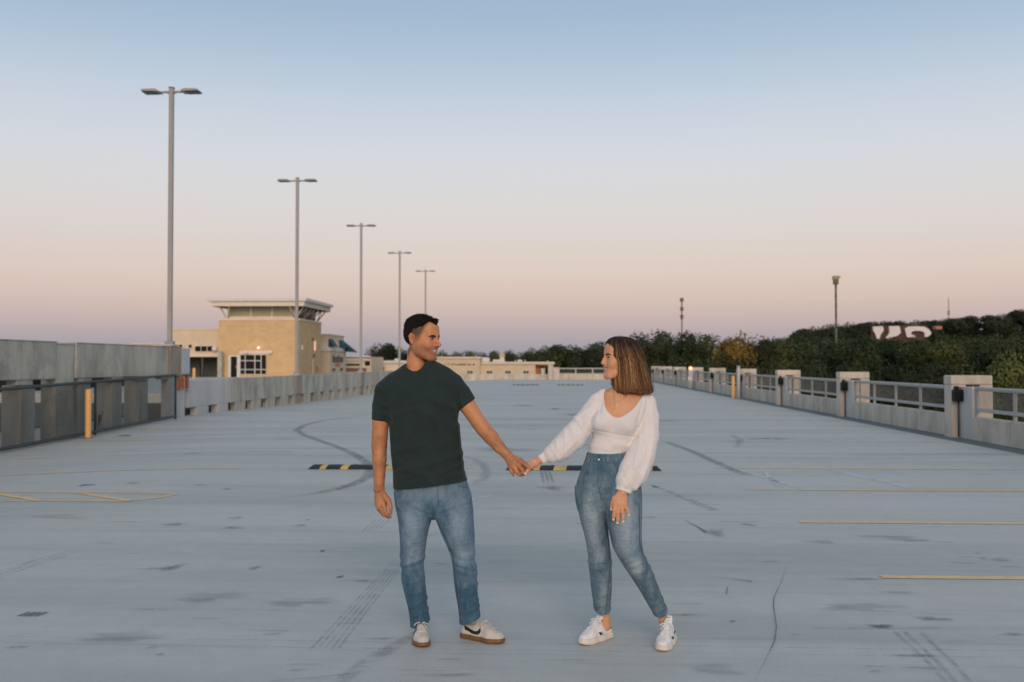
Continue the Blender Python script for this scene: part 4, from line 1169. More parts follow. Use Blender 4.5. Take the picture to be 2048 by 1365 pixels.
# masts
def mast(px, top, bottom, Y, r, label, mats, heads):
    q = on_y(px, top, Y); q0 = on_y(px, bottom, Y)
    root = empty('mast', (q.x, Y, GZ), 0, label, 'mast')
    H = q.z - GZ
    n = 6
    for i in range(n):
        z0 = max(0, q0.z - GZ - 3) if i == 0 else max(0, q0.z - GZ - 3) + (H - max(0, q0.z - GZ - 3)) * i / n
        z1 = max(0, q0.z - GZ - 3) + (H - max(0, q0.z - GZ - 3)) * (i + 1) / n
        if i == 0: z0 = 0
        link('section', tube_mesh('section', [([(0, 0, z0), (0, 0, z1 - .01)], r)], 8), mats[i % len(mats)], root)
    for zpx, w, h, m, nm in heads:
        z = on_y(px, zpx, Y).z - GZ
        link(nm, boxes(nm, [(-w, w, -w * .7, w * .7, z - h, z + h)], min(w, h) * .2), m, root)
    return root
M_MG = pm('mast_grey_green', (.16, .15, .10), .7, .1, 1)
M_MR = pm('mast_red', (.26, .12, .10), .7, .1, 1)
mast(1363.5, 597, 662, 260, .16, 'thin red banded radio mast above the tree line', [M_MR, M_MG], [(600, .45, .5, M_MR, 'antenna'), (618, .42, .5, M_MR, 'antenna'), (634, .42, .5, M_MR, 'antenna')])
m_ = mast(1671.5, 556, 655, 280, .30, 'tall floodlight mast with a boxy lamp head above the hill', [M_MG], [(556, .85, .5, pm('mast_head', (.38, .33, .18), .6, .1, 1), 'lamp_head'), (563.5, .7, .8, M_MG, 'lamp_head'), (570, .3, .4, M_MG, 'collar')])
link('floodlight', boxes('floodlight', [(.6, 1.2, -.4, .4, 0, .45)], .05), pm('mast_head', (.38, .33, .18), .6, .1, 1), m_, (0, 0, on_y(1671, 556, 280).z - GZ))
mast(1897, 596, 648, 700, .28, 'faint slim mast far behind the hill on the right', [pm('mast_pale', (.32, .27, .25), .8, .05, 1)], [(626, .7, 1.6, pm('mast_pale', (.32, .27, .25), .8, .05, 1), 'antenna')])
# ================================================================== PEOPLE: implicit surfaces polygonised into smooth meshes
def smin(a, b, k):
    h = np.clip(.5 + .5 * (b - a) / k, 0, 1)
    return b * (1 - h) + a * h - k * h * (1 - h)
class Field:
    def __init__(s): s.ops = []; s.post = []
    def add(s, prim, k=.008, op='u'):
        s.ops.append((prim, k, op)); return s
    def __call__(s, p):
        d = np.full(len(p), .5)
        for (fn, lo, hi), k, op in s.ops:
            if lo is None:
                idx = slice(None); q = p
            else:
                mg = .035 + k
                idx = np.nonzero(np.all((p > lo - mg) & (p < hi + mg), axis=1))[0]
                if len(idx) == 0: continue
                q = p[idx]
            e = fn(q)
            if op == 'u': d[idx] = smin(d[idx], e, k)
            elif op == 's': d[idx] = -smin(-d[idx], e, k)
            elif op == 'i': d[idx] = -smin(-d[idx], -e, k)
        for f in s.post: d = f(p, d)
        return d
A_ = lambda *v: np.array(v, float)
def _cone(p, a, b, ra, rb, fl, n):
    if fl != 1:
        n = np.asarray(n, float)
        q = p - a; q = q + np.outer(q @ n, n) * (1 / fl - 1)
        ba = b - a; ba = ba + n * (ba @ n) * (1 / fl - 1)
    else:
        q = p - a; ba = b - a
    t = np.clip((q @ ba) / max(ba @ ba, 1e-9), 0, 1)
    d = np.linalg.norm(q - t[:, None] * ba, axis=1) - (ra + t * (rb - ra))
    return d * (min(1, fl) ** .5 if fl < 1 else 1)
def chain(pts, rad, fl=1.0, n=(0, 1, 0), k=.006):
    pts = [np.asarray(p, float) for p in pts]
    if not hasattr(rad, '__len__'): rad = [rad] * len(pts)
    R_ = max(rad) * max(1, fl)
    lo = np.min(pts, axis=0) - R_; hi = np.max(pts, axis=0) + R_
    def fn(p):
        d = None
        for i in range(len(pts) - 1):
            e = _cone(p, pts[i], pts[i + 1], rad[i], rad[i + 1], fl, n)
            d = e if d is None else smin(d, e, k)
        return d
    return fn, lo, hi
def ell(c, r, M=None):
    c = np.asarray(c, float); r = np.asarray(r, float)
    Rm = np.max(r)
    def fn(p):
        q = p - c
        if M is not None: q = q @ M          # columns of M are the axes
        k0 = np.linalg.norm(q / r, axis=1); k1 = np.linalg.norm(q / (r * r), axis=1)
        return k0 * (k0 - 1) / np.maximum(k1, 1e-9)
    return fn, c - Rm, c + Rm
def capped(prim, planes, k=.004):
    """prim cut by planes (point, outward normal)"""
    fn0, lo, hi = prim
    pl = [(np.asarray(a, float), np.asarray(n, float) / np.linalg.norm(n)) for a, n in planes]
    def fn(p):
        d = fn0(p)
        for a, n in pl: d = -smin(-d, -((p - a) @ n), k)
        return d
    return fn, lo, hi
def plane(a, n):
    a = np.asarray(a, float); n = np.asarray(n, float) / np.linalg.norm(n)
    return (lambda p: (p - a) @ n), None, None
CELL = np.array([(i, j, k) for i in range(4) for j in range(4) for k in range(4)])
CORN = np.array([(i, j, k) for i in range(5) for j in range(5) for k in range(5)])
EDG = [((0, 0, 0), (1, 0, 0)), ((0, 1, 0), (1, 1, 0)), ((0, 0, 1), (1, 0, 1)), ((0, 1, 1), (1, 1, 1)), ((0, 0, 0), (0, 1, 0)), ((1, 0, 0), (1, 1, 0)),
       ((0, 0, 1), (0, 1, 1)), ((1, 0, 1), (1, 1, 1)), ((0, 0, 0), (0, 0, 1)), ((1, 0, 0), (1, 0, 1)), ((0, 1, 0), (0, 1, 1)), ((1, 1, 0), (1, 1, 1))]
def polygonize(f, lo, hi, h):
    lo = np.asarray(lo, float); hi = np.asarray(hi, float)
    H = 4 * h
    n = np.ceil((hi - lo) / H).astype(int) + 1
    g = np.stack(np.meshgrid(*[np.arange(m) for m in n], indexing='ij'), -1).reshape(-1, 3)
    d = f(lo + (g + .5) * H)
    act = g[np.abs(d) < 1.35 * H]
    N1 = n * 4 + 1
    cid = (act * 4)[:, None, :] + CORN[None]
    lin = (cid[..., 0] * N1[1] + cid[..., 1]) * N1[2] + cid[..., 2]
    u, inv = np.unique(lin.ravel(), return_inverse=True)
    P = np.stack([u // (N1[1] * N1[2]), (u // N1[2]) % N1[1], u % N1[2]], 1) * h + lo
    val = np.concatenate([f(c) for c in np.array_split(P, max(1, len(P) // 400000))])
    D = val[inv].reshape(-1, 5, 5, 5)
    cor = {}
    for i in (0, 1):
        for j in (0, 1):
            for k in (0, 1):
                cor[(i, j, k)] = D[:, i:i + 4, j:j + 4, k:k + 4].reshape(-1)
    st = np.stack(list(cor.values()), 0)
    neg = (st < 0).sum(0)
    on = np.nonzero((neg > 0) & (neg < 8))[0]
    cor = {k: v[on] for k, v in cor.items()}
    cells = ((act * 4)[:, None, :] + CELL[None]).reshape(-1, 3)[on]
    acc = np.zeros((len(on), 3)); num = np.zeros(len(on))
    for a, b in EDG:
        va, vb = cor[a], cor[b]
        m = (va < 0) != (vb < 0)
        t = np.where(m, va / np.where(np.abs(va - vb) < 1e-12, 1e-12, va - vb), 0)
        pa, pb = np.array(a, float), np.array(b, float)
        acc += np.where(m[:, None], pa + t[:, None] * (pb - pa), 0); num += m
    V = lo + (cells + acc / num[:, None]) * h
    ids = (cells[:, 0] * N1[1] + cells[:, 1]) * N1[2] + cells[:, 2]
    order = np.argsort(ids); V = V[order]; cells = cells[order]; ids = ids[order]
    for k in cor: cor[k] = cor[k][order]
    stp = np.array([N1[1] * N1[2], N1[2], 1])
    F = []
    for ax in range(3):
        e = [0, 0, 0]; e[ax] = 1
        v0, v1 = cor[(0, 0, 0)], cor[tuple(e)]
        m = np.nonzero((v0 < 0) != (v1 < 0))[0]
        b_, c_ = (ax + 1) % 3, (ax + 2) % 3
        q = []
        ok = np.ones(len(m), bool)
        for off in (0, stp[b_], stp[b_] + stp[c_], stp[c_]):
            t = ids[m] - off
            pos = np.clip(np.searchsorted(ids, t), 0, len(ids) - 1)
            ok &= ids[pos] == t
            q.append(pos)
        q = np.stack(q, 1)[ok]
        fl = (v0[m] < 0)[ok]
        q[~fl] = q[~fl][:, ::-1]
        F.append(q)
    return V, np.concatenate(F)
def npmesh(name, V, F, col=None, smooth=True):
    me = bpy.data.meshes.new(name)
    n = len(F); k = F.shape[1]
    me.vertices.add(len(V)); me.vertices.foreach_set('co', np.ascontiguousarray(V, np.float32).ravel())
    me.loops.add(k * n); me.loops.foreach_set('vertex_index', np.ascontiguousarray(F, np.int32).ravel())
    me.polygons.add(n); me.polygons.foreach_set('loop_start', np.arange(0, k * n, k, dtype=np.int32))
    me.update(calc_edges=True)
    if smooth: me.shade_smooth()
    if col is not None:
        at_ = me.color_attributes.new('tint', 'FLOAT_COLOR', 'POINT')
        c = np.ones((len(V), 4), np.float32); c[:, :col.shape[1]] = col
        at_.data.foreach_set('color', c.ravel())
    return me
def merge(parts):
    Vs, Fs, o = [], [], 0
    for V, F in parts:
        Vs.append(V); Fs.append(F + o); o += len(V)
    return np.concatenate(Vs), np.concatenate(Fs)
def bounds(f):
    lo = np.min([o[0][1] for o in f.ops if o[2] == 'u'], axis=0); hi = np.max([o[0][2] for o in f.ops if o[2] == 'u'], axis=0)
    return lo - .02, hi + .02
def relax(V, F, it=1):
    """light smoothing of a quad mesh"""
    for _ in range(it):
        s = np.zeros_like(V); c = np.zeros(len(V))
        for i in range(4):
            a, b = F[:, i], F[:, (i + 1) % 4]
            np.add.at(s, a, V[b]); np.add.at(c, a, 1)
            np.add.at(s, b, V[a]); np.add.at(c, b, 1)
        V = V * .5 + .5 * s / np.maximum(c, 1)[:, None]
    return V
def seg_dist2(x, z, a, b):
    ax, az = a; bx, bz = b
    dx, dz = bx - ax, bz - az
    t = np.clip(((x - ax) * dx + (z - az) * dz) / max(dx * dx + dz * dz, 1e-9), 0, 1)
    return (x - ax - t * dx) ** 2 + (z - az - t * dz) ** 2
def wob(seed, n=7, f0=8, f1=40):
    """cheap smooth 3D noise in -1..1"""
    r = np.random.default_rng(seed)
    K = r.normal(size=(n, 3)); K /= np.linalg.norm(K, axis=1)[:, None]
    K *= np.geomspace(f0, f1, n)[:, None]; ph = r.uniform(0, 6.28, n); am = np.geomspace(1, .35, n)
    return lambda p: sum(am[i] * np.sin(p @ K[i] + ph[i]) for i in range(n)) / am.sum()
class Person:
    def __init__(s, px0, D, label):
        s.D = D; s.S = D / FPX
        a = (px0 - 1024) / FPX
        s.x0 = a * D / CP
        s.root = empty('person', (s.x0 * CY - D * SY, s.x0 * SY + D * CY, 0), YAW, label, 'person')
    def P(s, px, py, dd=0.0):
        a = (px - 1024) / FPX; b = -(py - 682.5) / FPX
        up = b * CP + SP; fw = CP - b * SP
        t = (s.D + dd) / fw
        return np.array([a * t - s.x0, dd, HC + up * t])
    def chain(s, L, fl=1.0, n=(0, 1, 0), k=.006):
        """L: (px, py, radius px, depth)"""
        return chain([s.P(q[0], q[1], q[3] if len(q) > 3 else 0) for q in L], [q[2] * s.S for q in L], fl, n, k)
    def folds(s, L, gain=1.5):
        """raised cloth folds: (x1,y1,x2,y2,width px,height mm) seen from the front"""
        T = []
        for x1, y1, x2, y2, w, am in L:
            a, b = s.P(x1, y1), s.P(x2, y2)
            T.append(((a[0], a[2]), (b[0], b[2]), w * s.S, am * .001 * gain))
        def post(p, d):
            near = np.nonzero(np.abs(d) < .03)[0]
            if len(near) == 0: return d
            q = p[near]; x, z = q[:, 0], q[:, 2]
            e = np.zeros(len(near))
            for a, b, w, am in T: e += am * np.exp(-seg_dist2(x, z, a, b) / (w * w))
            d = d.copy(); d[near] -= e
            return d
        return post

def head_frame(c, psi, pitch, roll=0):
    """columns: x lateral, y forward, z up; psi 0 faces the camera, positive turns to image right"""
    f = Vector((math.sin(psi) * math.cos(pitch), -math.cos(psi) * math.cos(pitch), math.sin(pitch)))
    u = Vector((0, 0, 1)) - f * f.z; u.normalize()
    if roll: u = Matrix.Rotation(roll, 3, f) @ u
    x = f.cross(u)
    return np.array([x, f, u]).T
class Head:
    def __init__(s, c, M, sc): s.c = np.asarray(c, float); s.M = M; s.k = sc
    def w(s, *q): return s.c + s.M @ (np.array(q, float) * s.k)
    def loc(s, p): return ((p - s.c) @ s.M) / s.k
    def el(s, c, r): return ell(s.w(*c), np.array(r) * s.k, s.M)
    def ch(s, pts, rad, k=.004):
        return chain([s.w(*q) for q in pts], [q * s.k for q in (rad if hasattr(rad, '__len__') else [rad] * len(pts))], k=k)
def add_head(F, h, male=True):
    a = F.add
    a(h.el((0, -.012, .034), (.073, .094, .083)), .01)
    a(h.el((0, .026, -.022), (.063 if male else .060, .066, .078)), .025)
    jw = .052 if male else .044
    for s in (-1, 1):
        a(h.ch([(s * jw, -.002, -.045), (s * jw * .92, .012, -.070), (s * .022, .066, -.100)], [.020, .018, .017]), .03)
        a(h.el((s * .042, .058, -.022), (.021, .024, .021)), .02)
        a(h.el((s * .036, .066, -.038), (.018, .016, .016)), .015)
    a(h.el((0, .074, -.099), (.022 if male else .016, .018 if male else .016, .016 if male else .014)), .018)
    a(h.el((0, .066, -.062), (.034, .024, .028)), .018)
    a(h.ch([(-.036, .072, .022), (0, .083, .020), (.036, .072, .022)], [.010, .012, .010] if male else [.007, .009, .007]), .02)
    a(h.el((0, .062, .055), (.052, .026, .036)), .03)
    # nose
    n0 = .121 if male else .113
    a(h.ch([(0, .083, .014), (0, .098, -.008), (0, n0 - .010, -.026)], [.0072, .0080, .0098] if male else [.0065, .0072, .0092]), .012)
    a(h.el((0, n0 - .011, -.029), (.0105, .0100, .0088)), .006)
    for s in (-1, 1): a(h.el((s * .0125, n0 - .026, -.033), (.0078, .011, .0075)), .006)
    # eye sockets, lids
    for s in (-1, 1):
        a(h.el((s * .031, .092, .002), (.018, .013, .011)), .012, 's')
        a(h.el((s * .031, .0725, .002), (.0155, .0145, .0135)), .004)
        a(h.el((s * .031, .0905, .0015), (.0150, .011, .0042)), .003, 's')
    # mouth: parted, smiling
    a(h.ch([(-.0325, .0605, -.0465), (-.016, .0815, -.0545), (0, .0885, -.0555), (.016, .0815, -.0545), (.0325, .0605, -.0465)], [.0035, .0052, .0052, .0052, .0035]), .005)
    a(h.ch([(-.0315, .0605, -.0490), (-.016, .0800, -.0680), (0, .0865, -.0725), (.016, .0800, -.0680), (.0315, .0605, -.0490)], [.0035, .006, .0068, .006, .0035]), .005)
    a(h.ch([(-.0300, .0680, -.0478), (-.0150, .0880, -.0600), (0, .0950, -.0635), (.0150, .0880, -.0600), (.0300, .0680, -.0478)], [.0036, .0052, .0056, .0052, .0036]), .002, 's')
    for s in (-1, 1):
        a(h.ch([(s * .0200, .0905, -.034), (s * .0330, .0760, -.043), (s * .0400, .0620, -.056)], [.0018, .0022, .0016]), .006, 's')
        a(h.ch([(s * .070, -.006, .012), (s * .079, -.018, .022), (s * .081, -.024, .010), (s * .079, -.020, -.010), (s * .074, -.010, -.026)], [.006, .0065, .007, .0065, .007]), .006)
        a(h.el((s * .0725, -.010, .0), (.006, .014, .022)), .006)
        a(h.el((s * .083, -.010, -.001), (.006, .010, .016)), .004, 's')
def face_tint(h, V, base, lip, male):
    q = h.loc(V); x, y, z = np.abs(q[:, 0]), q[:, 1], q[:, 2]
    C = np.tile(np.array(base), (len(V), 1))
    def blend(m, c):
        nonlocal C
        m = np.clip(m, 0, 1)[:, None]; C = C * (1 - m) + np.array(c) * m
    g = lambda cx, cy, cz, rx, ry, rz: np.exp(-(((x - cx) / rx) ** 2 + ((y - cy) / ry) ** 2 + ((z - cz) / rz) ** 2))
    inh = (np.abs(q) < .16).all(1)
    blend(inh * .5 * g(.045, .065, -.028, .022, .03, .02), np.array(base) * np.array([1.05, .80, .75]))
    blend(inh * .55 * g(.076, -.014, 0, .012, .03, .035), np.array(base) * np.array([1.02, .72, .62]))
    blend(inh * .4 * g(0, .112, -.03, .016, .02, .014), np.array(base) * np.array([1.05, .8, .72]))
    # shade of the eye sockets painted into the skin tint
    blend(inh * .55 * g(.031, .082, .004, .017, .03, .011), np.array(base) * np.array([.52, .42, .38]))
    # lips
    cz = np.interp(x, [0, .015, .0325], [-.0640, -.0612, -.048])
    lipm = np.exp(-((z - cz) / .0125) ** 4) * (x < .034) * (y > .056) * inh
    blend(lipm * .85, lip)
    if male:
        beard = (1 / (1 + np.exp((z + .045 - .03 * np.clip((.05 - y) / .06, 0, 1)) / .006))) * np.clip((z + .125) / .012, 0, 1) * inh
        beard = beard * np.clip((y + .015 - .25 * np.clip(-.075 - z, 0, 1)) / .03, 0, 1)
        mous = np.exp(-((z + .044) / .007) ** 2) * (x < .03) * (y > .07) * inh
        m = np.clip(beard * .66 + mous * .6, 0, .7) * (1 - np.clip(lipm, 0, 1))
        blend(m, np.array(base) * np.array([.40, .40, .44]))
    return C
def skin_mat(name, rough=.5, hairy=False):
    b = NB(name)
    at_ = b.n('VertexColor'); at_.layer_name = 'tint'
    f = b.noise(b.coords(False), 55, 5, .65)
    f = b.math('ADD', b.math('MULTIPLY', f, .6), b.math('MULTIPLY', b.noise(b.coords(False), 14, 4, .6), .4))
    col = b.mix(.6, at_.outputs[0], b.ramp(f, [(.3, (.80, .72, .68, 1)), (.7, (1.08, 1.06, 1.05, 1))]), 'MULTIPLY')
    b.l(col, b.b.inputs['Base Color'])
    b.b.inputs['Roughness'].default_value = rough
    b.b.inputs['Subsurface Weight'].default_value = .12
    b.b.inputs['Subsurface Radius'].default_value = (.012, .005, .003)
    b.b.inputs['Subsurface Scale'].default_value = .6
    b.b.inputs['Specular IOR Level'].default_value = .4
    b.bump(b.noise(b.coords(False), 350, 3, .6), .12, .002)
    return b.m
def denim_mat(name, dark, light):
    b = NB(name)
    at_ = b.n('VertexColor'); at_.layer_name = 'tint'
    sp = b.n('SeparateColor'); b.l(at_.outputs[0], sp.inputs[0])
    n1 = b.noise(b.coords(False, (1, 1, .5)), 22, 6, .7, .4)
    n2 = b.noise(b.coords(False, (1, 1, .12)), 420, 3, .7)
    f = b.math('ADD', sp.outputs[0], b.math('MULTIPLY', b.math('SUBTRACT', n1, .5), .7), True)
    col = b.ramp(f, [(0, sc(dark, .55)), (.3, c4(dark)), (.7, c4(light)), (1, sc(light, 1.35))])
    col = b.mix(.55, col, b.ramp(n2, [(.3, (.68, .70, .74, 1)), (.7, (1.2, 1.2, 1.2, 1))]), 'MULTIPLY')
    # seams stay dark with pale stitching (second tint channel)
    col = b.mix(sp.outputs[1], col, sc(dark, .5))
    b.l(col, b.b.inputs['Base Color'])
    b.b.inputs['Roughness'].default_value = .9
    b.b.inputs['Specular IOR Level'].default_value = .15
    b.b.inputs['Sheen Weight'].default_value = .1
    n3 = b.noise(b.coords(False, (1.0, 1.0, 2.4), (0, .35, 0)), 9, 3, .5, 1.6)
    b.bump(b.math('ADD', b.math('ADD', n1, b.math('MULTIPLY', n2, .3)), b.math('MULTIPLY', n3, 4.0)), .5, .006)
    return b.m
def cloth_mat(name, col, rough=.9, fine=500, var=.12, wr=3.0):
    b = NB(name)
    n1 = b.noise(b.coords(False), 14, 4, .6)
    n2 = b.noise(b.coords(False), fine, 2, .6)
    c = b.ramp(n1, [(.3, sc(col, 1 - var)), (.7, sc(col, 1 + var))])
    c = b.mix(.3, c, b.ramp(n2, [(.3, (.8, .8, .8, 1)), (.7, (1.12, 1.12, 1.12, 1))]), 'MULTIPLY')
    b.l(c, b.b.inputs['Base Color'])
    b.b.inputs['Roughness'].default_value = rough
    b.b.inputs['Specular IOR Level'].default_value = .2
    b.b.inputs['Sheen Weight'].default_value = .08
    n3 = b.noise(b.coords(False, (1.2, 1.0, .8), (0, .5, 0)), 5, 3, .45, 1.4)
    b.bump(b.math('ADD', b.math('ADD', b.math('MULTIPLY', n1, 2), b.math('MULTIPLY', n2, .6)), b.math('MULTIPLY', n3, wr)), .4, .006)
    return b.m
def tinted(me, c):
    a_ = me.color_attributes.new('tint', 'FLOAT_COLOR', 'POINT')
    a_.data.foreach_set('color', np.tile(np.array(list(c) + [1.0], np.float32), len(me.vertices)))
    return me
def simple(name, col, rough=.5, metal=0):
    return pm(name, col, rough, .06, 60, metal=metal, world=False)
def face_pt(field, h, x, z, off):
    """point on the face surface at head-local (x, z)"""
    ys_ = np.linspace(.13, .02, 111)
    d = field(np.array([h.w(x, y, z) for y in ys_]))
    i = np.nonzero(d < 0)[0]
    return h.w(x, (ys_[i[0]] if len(i) else .07) + off, z)
def eyes_brows(per, h, iris, browc, male, field):
    for s in (-1, 1):
        V, F = polygonize(Field().add(h.el((s * .031, .0735, .002), (.0130, .0130, .0130))), h.w(s * .031, .0735, .002) - .02, h.w(s * .031, .0735, .002) + .02, .0016)
        eb = link('eyeball', npmesh('eyeball', V, F), simple('eye_white', (.36, .32, .29), .3), per.root)
        V, F = polygonize(Field().add(h.el((s * .031, .0795, .002), (.0072, .0078, .0072))), h.w(s * .031, .0795, .002) - .02, h.w(s * .031, .0795, .002) + .02, .0012)
        link('iris', npmesh('iris', V, F), simple('dark_iris', iris, .2), eb)
        th = [.0030, .0056, .0060, .0050, .0022] if male else [.0024, .0044, .0046, .0038, .0016]
        zb = .0170 if male else .0215
        xz = [(.012, zb - .003), (.020, zb), (.030, zb + .002), (.040, zb + .001), (.0490, zb - .004)]
        pts = [face_pt(field, h, s * x, z, -.0005) for x, z in xz]
        link('eyebrow', tube_mesh('eyebrow', [(pts, [t * h.k for t in th])], 8), simple('brow_hair_' + ('dark' if male else 'brown'), browc, .8), per.root)
        pts = [face_pt(field, h, s * x, z, .0004) for x, z in ((.018, .0054), (.025, .0072), (.034, .0072), (.0435, .0048))]
        link('eyelash', tube_mesh('eyelash', [(pts, [.0014, .0030, .0032, .0022])], 6), simple('lash', (.012, .01, .009), .8), per.root)
    f = Field().add(h.ch([(-.0285, .0610, -.0495), (-.0150, .0785, -.0580), (0, .0838, -.0600), (.0150, .0785, -.0580), (.0285, .0610, -.0495)], [.0040, .0060, .0062, .0060, .0040]))
    lo, hi = bounds(f)
    V, F = polygonize(f, lo, hi, .0018)
    link('teeth', npmesh('teeth', V, F), simple('teeth', (.78, .74, .68), .3), per.root)

# ---- shoes
def shoe_field(L, wf, sole, male):
    """local frame: y forward (0 heel .. L toe), x lateral, z up"""
    k = L / .29
    heel, mid, ball, toe = (0, .037 * k), (.0, .12 * k), (.004, .205 * k), (.0, L - .043 * k)
    def foot(p, inset=0.0):
        z0 = np.zeros(len(p))
        q = np.stack([p[:, 0], p[:, 1], z0], 1)
        d = smin(_cone(q, A_(0, heel[1], 0), A_(0, .12 * k, 0), .034 * wf, .036 * wf, 1, None), _cone(q, A_(0, .12 * k, 0), A_(ball[0], ball[1], 0), .036 * wf, .047 * wf, 1, None), .03)
        d = smin(d, _cone(q, A_(ball[0], ball[1], 0), A_(toe[0], toe[1], 0), .047 * wf, .041 * wf, 1, None), .02)
        return d + inset
    def sole_fn(p):
        z = p[:, 2]
        spring = .010 * np.clip((p[:, 1] - .2 * k) / (.09 * k), 0, 1) ** 2
        d2 = foot(p) + .0005 + .004 * np.clip((z - sole * .5) / sole, 0, 1)
        dz = np.maximum(spring - z, z - (sole + spring * .6))
        return -smin(-d2, -dz, .010)
    hy = [0, .03, .075, .115, .15, .19, .235, .27, .30]
    hz = [.090, .088, .082, .100, .098, .078, .062, .054, .045] if male else [.120, .119, .113, .117, .108, .080, .062, .054, .046]
    def up_fn(p):
        z = p[:, 2]
        top = np.interp(p[:, 1] / k, hy, hz)
        d2 = foot(p, .004) + np.clip(z - sole, 0, 1) * .30 + .05 * np.clip((z - .055), 0, 1)
        dz = np.maximum(sole - .006 - z, (z - top) * .8)
        return -smin(-d2, -dz, .022)
    lo, hi = A_(-.08, -.03, -.01), A_(.08, L + .03, .14)
    return (sole_fn, lo, hi), (up_fn, lo, hi)
def surf_x(fn, y, z, side, off):
    """outer x of the shoe surface at (y, z)"""
    y, z = np.asarray(y, float), np.asarray(z, float)
    a, b = np.zeros_like(y), np.full_like(y, .09)
    for _ in range(24):
        m = (a + b) / 2
        ins = fn(np.stack([side * m, y, z], 1)) < 0
        a = np.where(ins, m, a); b = np.where(ins, b, m)
    return side * (a + off)
def decal(fn, poly, side, off=.0012, smooth=True):
    """flat outline (y,z) wrapped onto the side of a shoe"""
    P = np.array(poly); m = len(P)
    # closed Catmull-Rom outline
    out = []
    for i in range(m):
        p0, p1, p2, p3 = P[i - 1], P[i], P[(i + 1) % m], P[(i + 2) % m]
        for t in np.linspace(0, 1, 6, endpoint=False):
            out.append(.5 * (2 * p1 + (p2 - p0) * t + (2 * p0 - 5 * p1 + 4 * p2 - p3) * t * t + (3 * p1 - p0 - 3 * p2 + p3) * t ** 3) if smooth else p1 + (p2 - p1) * t)
    out = np.array(out)
    st = .0018
    lo, hi = out.min(0), out.max(0)
    ny, nz = int((hi[0] - lo[0]) / st) + 2, int((hi[1] - lo[1]) / st) + 2
    gy, gz = lo[0] - st / 2 + st * np.arange(ny + 1), lo[1] - st / 2 + st * np.arange(nz + 1)
    Y, Z = np.meshgrid(gy, gz, indexing='ij')
    cy, cz = Y[:-1, :-1] + st / 2, Z[:-1, :-1] + st / 2
    ins = np.zeros(cy.shape, bool)
    for i in range(len(out)):
        (ya, za), (yb, zb) = out[i], out[(i + 1) % len(out)]
        c = ((za > cz) != (zb > cz)) & (cy < (yb - ya) * (cz - za) / (zb - za + 1e-12) + ya)
        ins ^= c
    idx = np.arange(Y.size).reshape(Y.shape)
    q = np.stack([idx[:-1, :-1], idx[1:, :-1], idx[1:, 1:], idx[:-1, 1:]], -1)[ins]
    used, inv = np.unique(q.ravel(), return_inverse=True)
    yy_, zz_ = Y.ravel()[used], Z.ravel()[used]
    x = surf_x(fn, yy_, zz_, side, off)
    return npmesh('decal', np.stack([x, yy_, zz_], 1), inv.reshape(-1, 4))
def top_z(fn, x, y):
    a, b = .02, .14
    for _ in range(24):
        m = (a + b) / 2
        if fn(np.array([[x, y, m]]))[0] < 0: a = m
        else: b = m
    return a
def make_shoe(per, name, heel, toe, male, outer, M_up, M_sole, M_lace):
    """heel, toe: yawed-frame ground points (x, depth)"""
    d = Vector((toe[0] - heel[0], toe[1] - heel[1])); L = d.length
    rz = math.atan2(d.y, d.x) - math.pi / 2
    root = empty(name, (heel[0] - per.x0, heel[1] - per.D, 0), rz)
    root.parent = per.root
    (sf, lo, hi), (uf, _, _) = shoe_field(L, 1.0 if male else .92, .026 if male else .034, male)
    V, F = polygonize(Field().add((sf, lo, hi)), lo, hi, .003)
    so = link('sole', npmesh('sole', V, F), M_sole, root)
    V, F = polygonize(Field().add((uf, lo, hi)), lo, hi, .003)
    up = link('upper', npmesh('upper', V, F), M_up, root)
    k = L / .29
    paths = []
    ys0 = .152 if male else .138
    for i in range(5):
        y = (ys0 + .016 * i) * k; w = .019 + .002 * i
        pts = []
        for j in range(7):
            x = -w + 2 * w * j / 6
            pts.append((x, y + (.006 if i % 2 else -.004) * (j / 6 - .5) * 2, top_z(uf, x, y) + .0025))
        paths.append((pts, .0032))
        if i < 4:
            for sgn in (-1, 1):
                y2 = (ys0 + .016 * (i + 1)) * k
                pts = [(sgn * w * (1 - 2 * t), y + (y2 - y) * t, top_z(uf, sgn * w * (1 - 2 * t), y + (y2 - y) * t) + .0035) for t in np.linspace(0, 1, 6)]
                paths.append((pts, .003))
    y0 = (.150 if male else .132) * k; z0 = top_z(uf, 0, y0) + .006
    for sgn, ln, lift in ((1, .040, .004), (-1, .036, .002)):
        paths.append(([(0, y0, z0), (sgn * ln * .4, y0 + .012, z0 + lift + .004), (sgn * ln * .85, y0 + .016, z0 + lift - .004), (sgn * ln, y0 + .008, z0 - .012), (sgn * ln * .75, y0 - .004, z0 - .008), (sgn * ln * .3, y0 - .002, z0), (0, y0, z0)], .0032))
        paths.append(([(0, y0, z0), (sgn * .018, y0 + .018, z0 - .004), (sgn * .026, y0 + .04, z0 - .022)], .0028))
    link('laces', tube_mesh('laces', paths, 6), M_lace, root)
    return root, uf, k, up
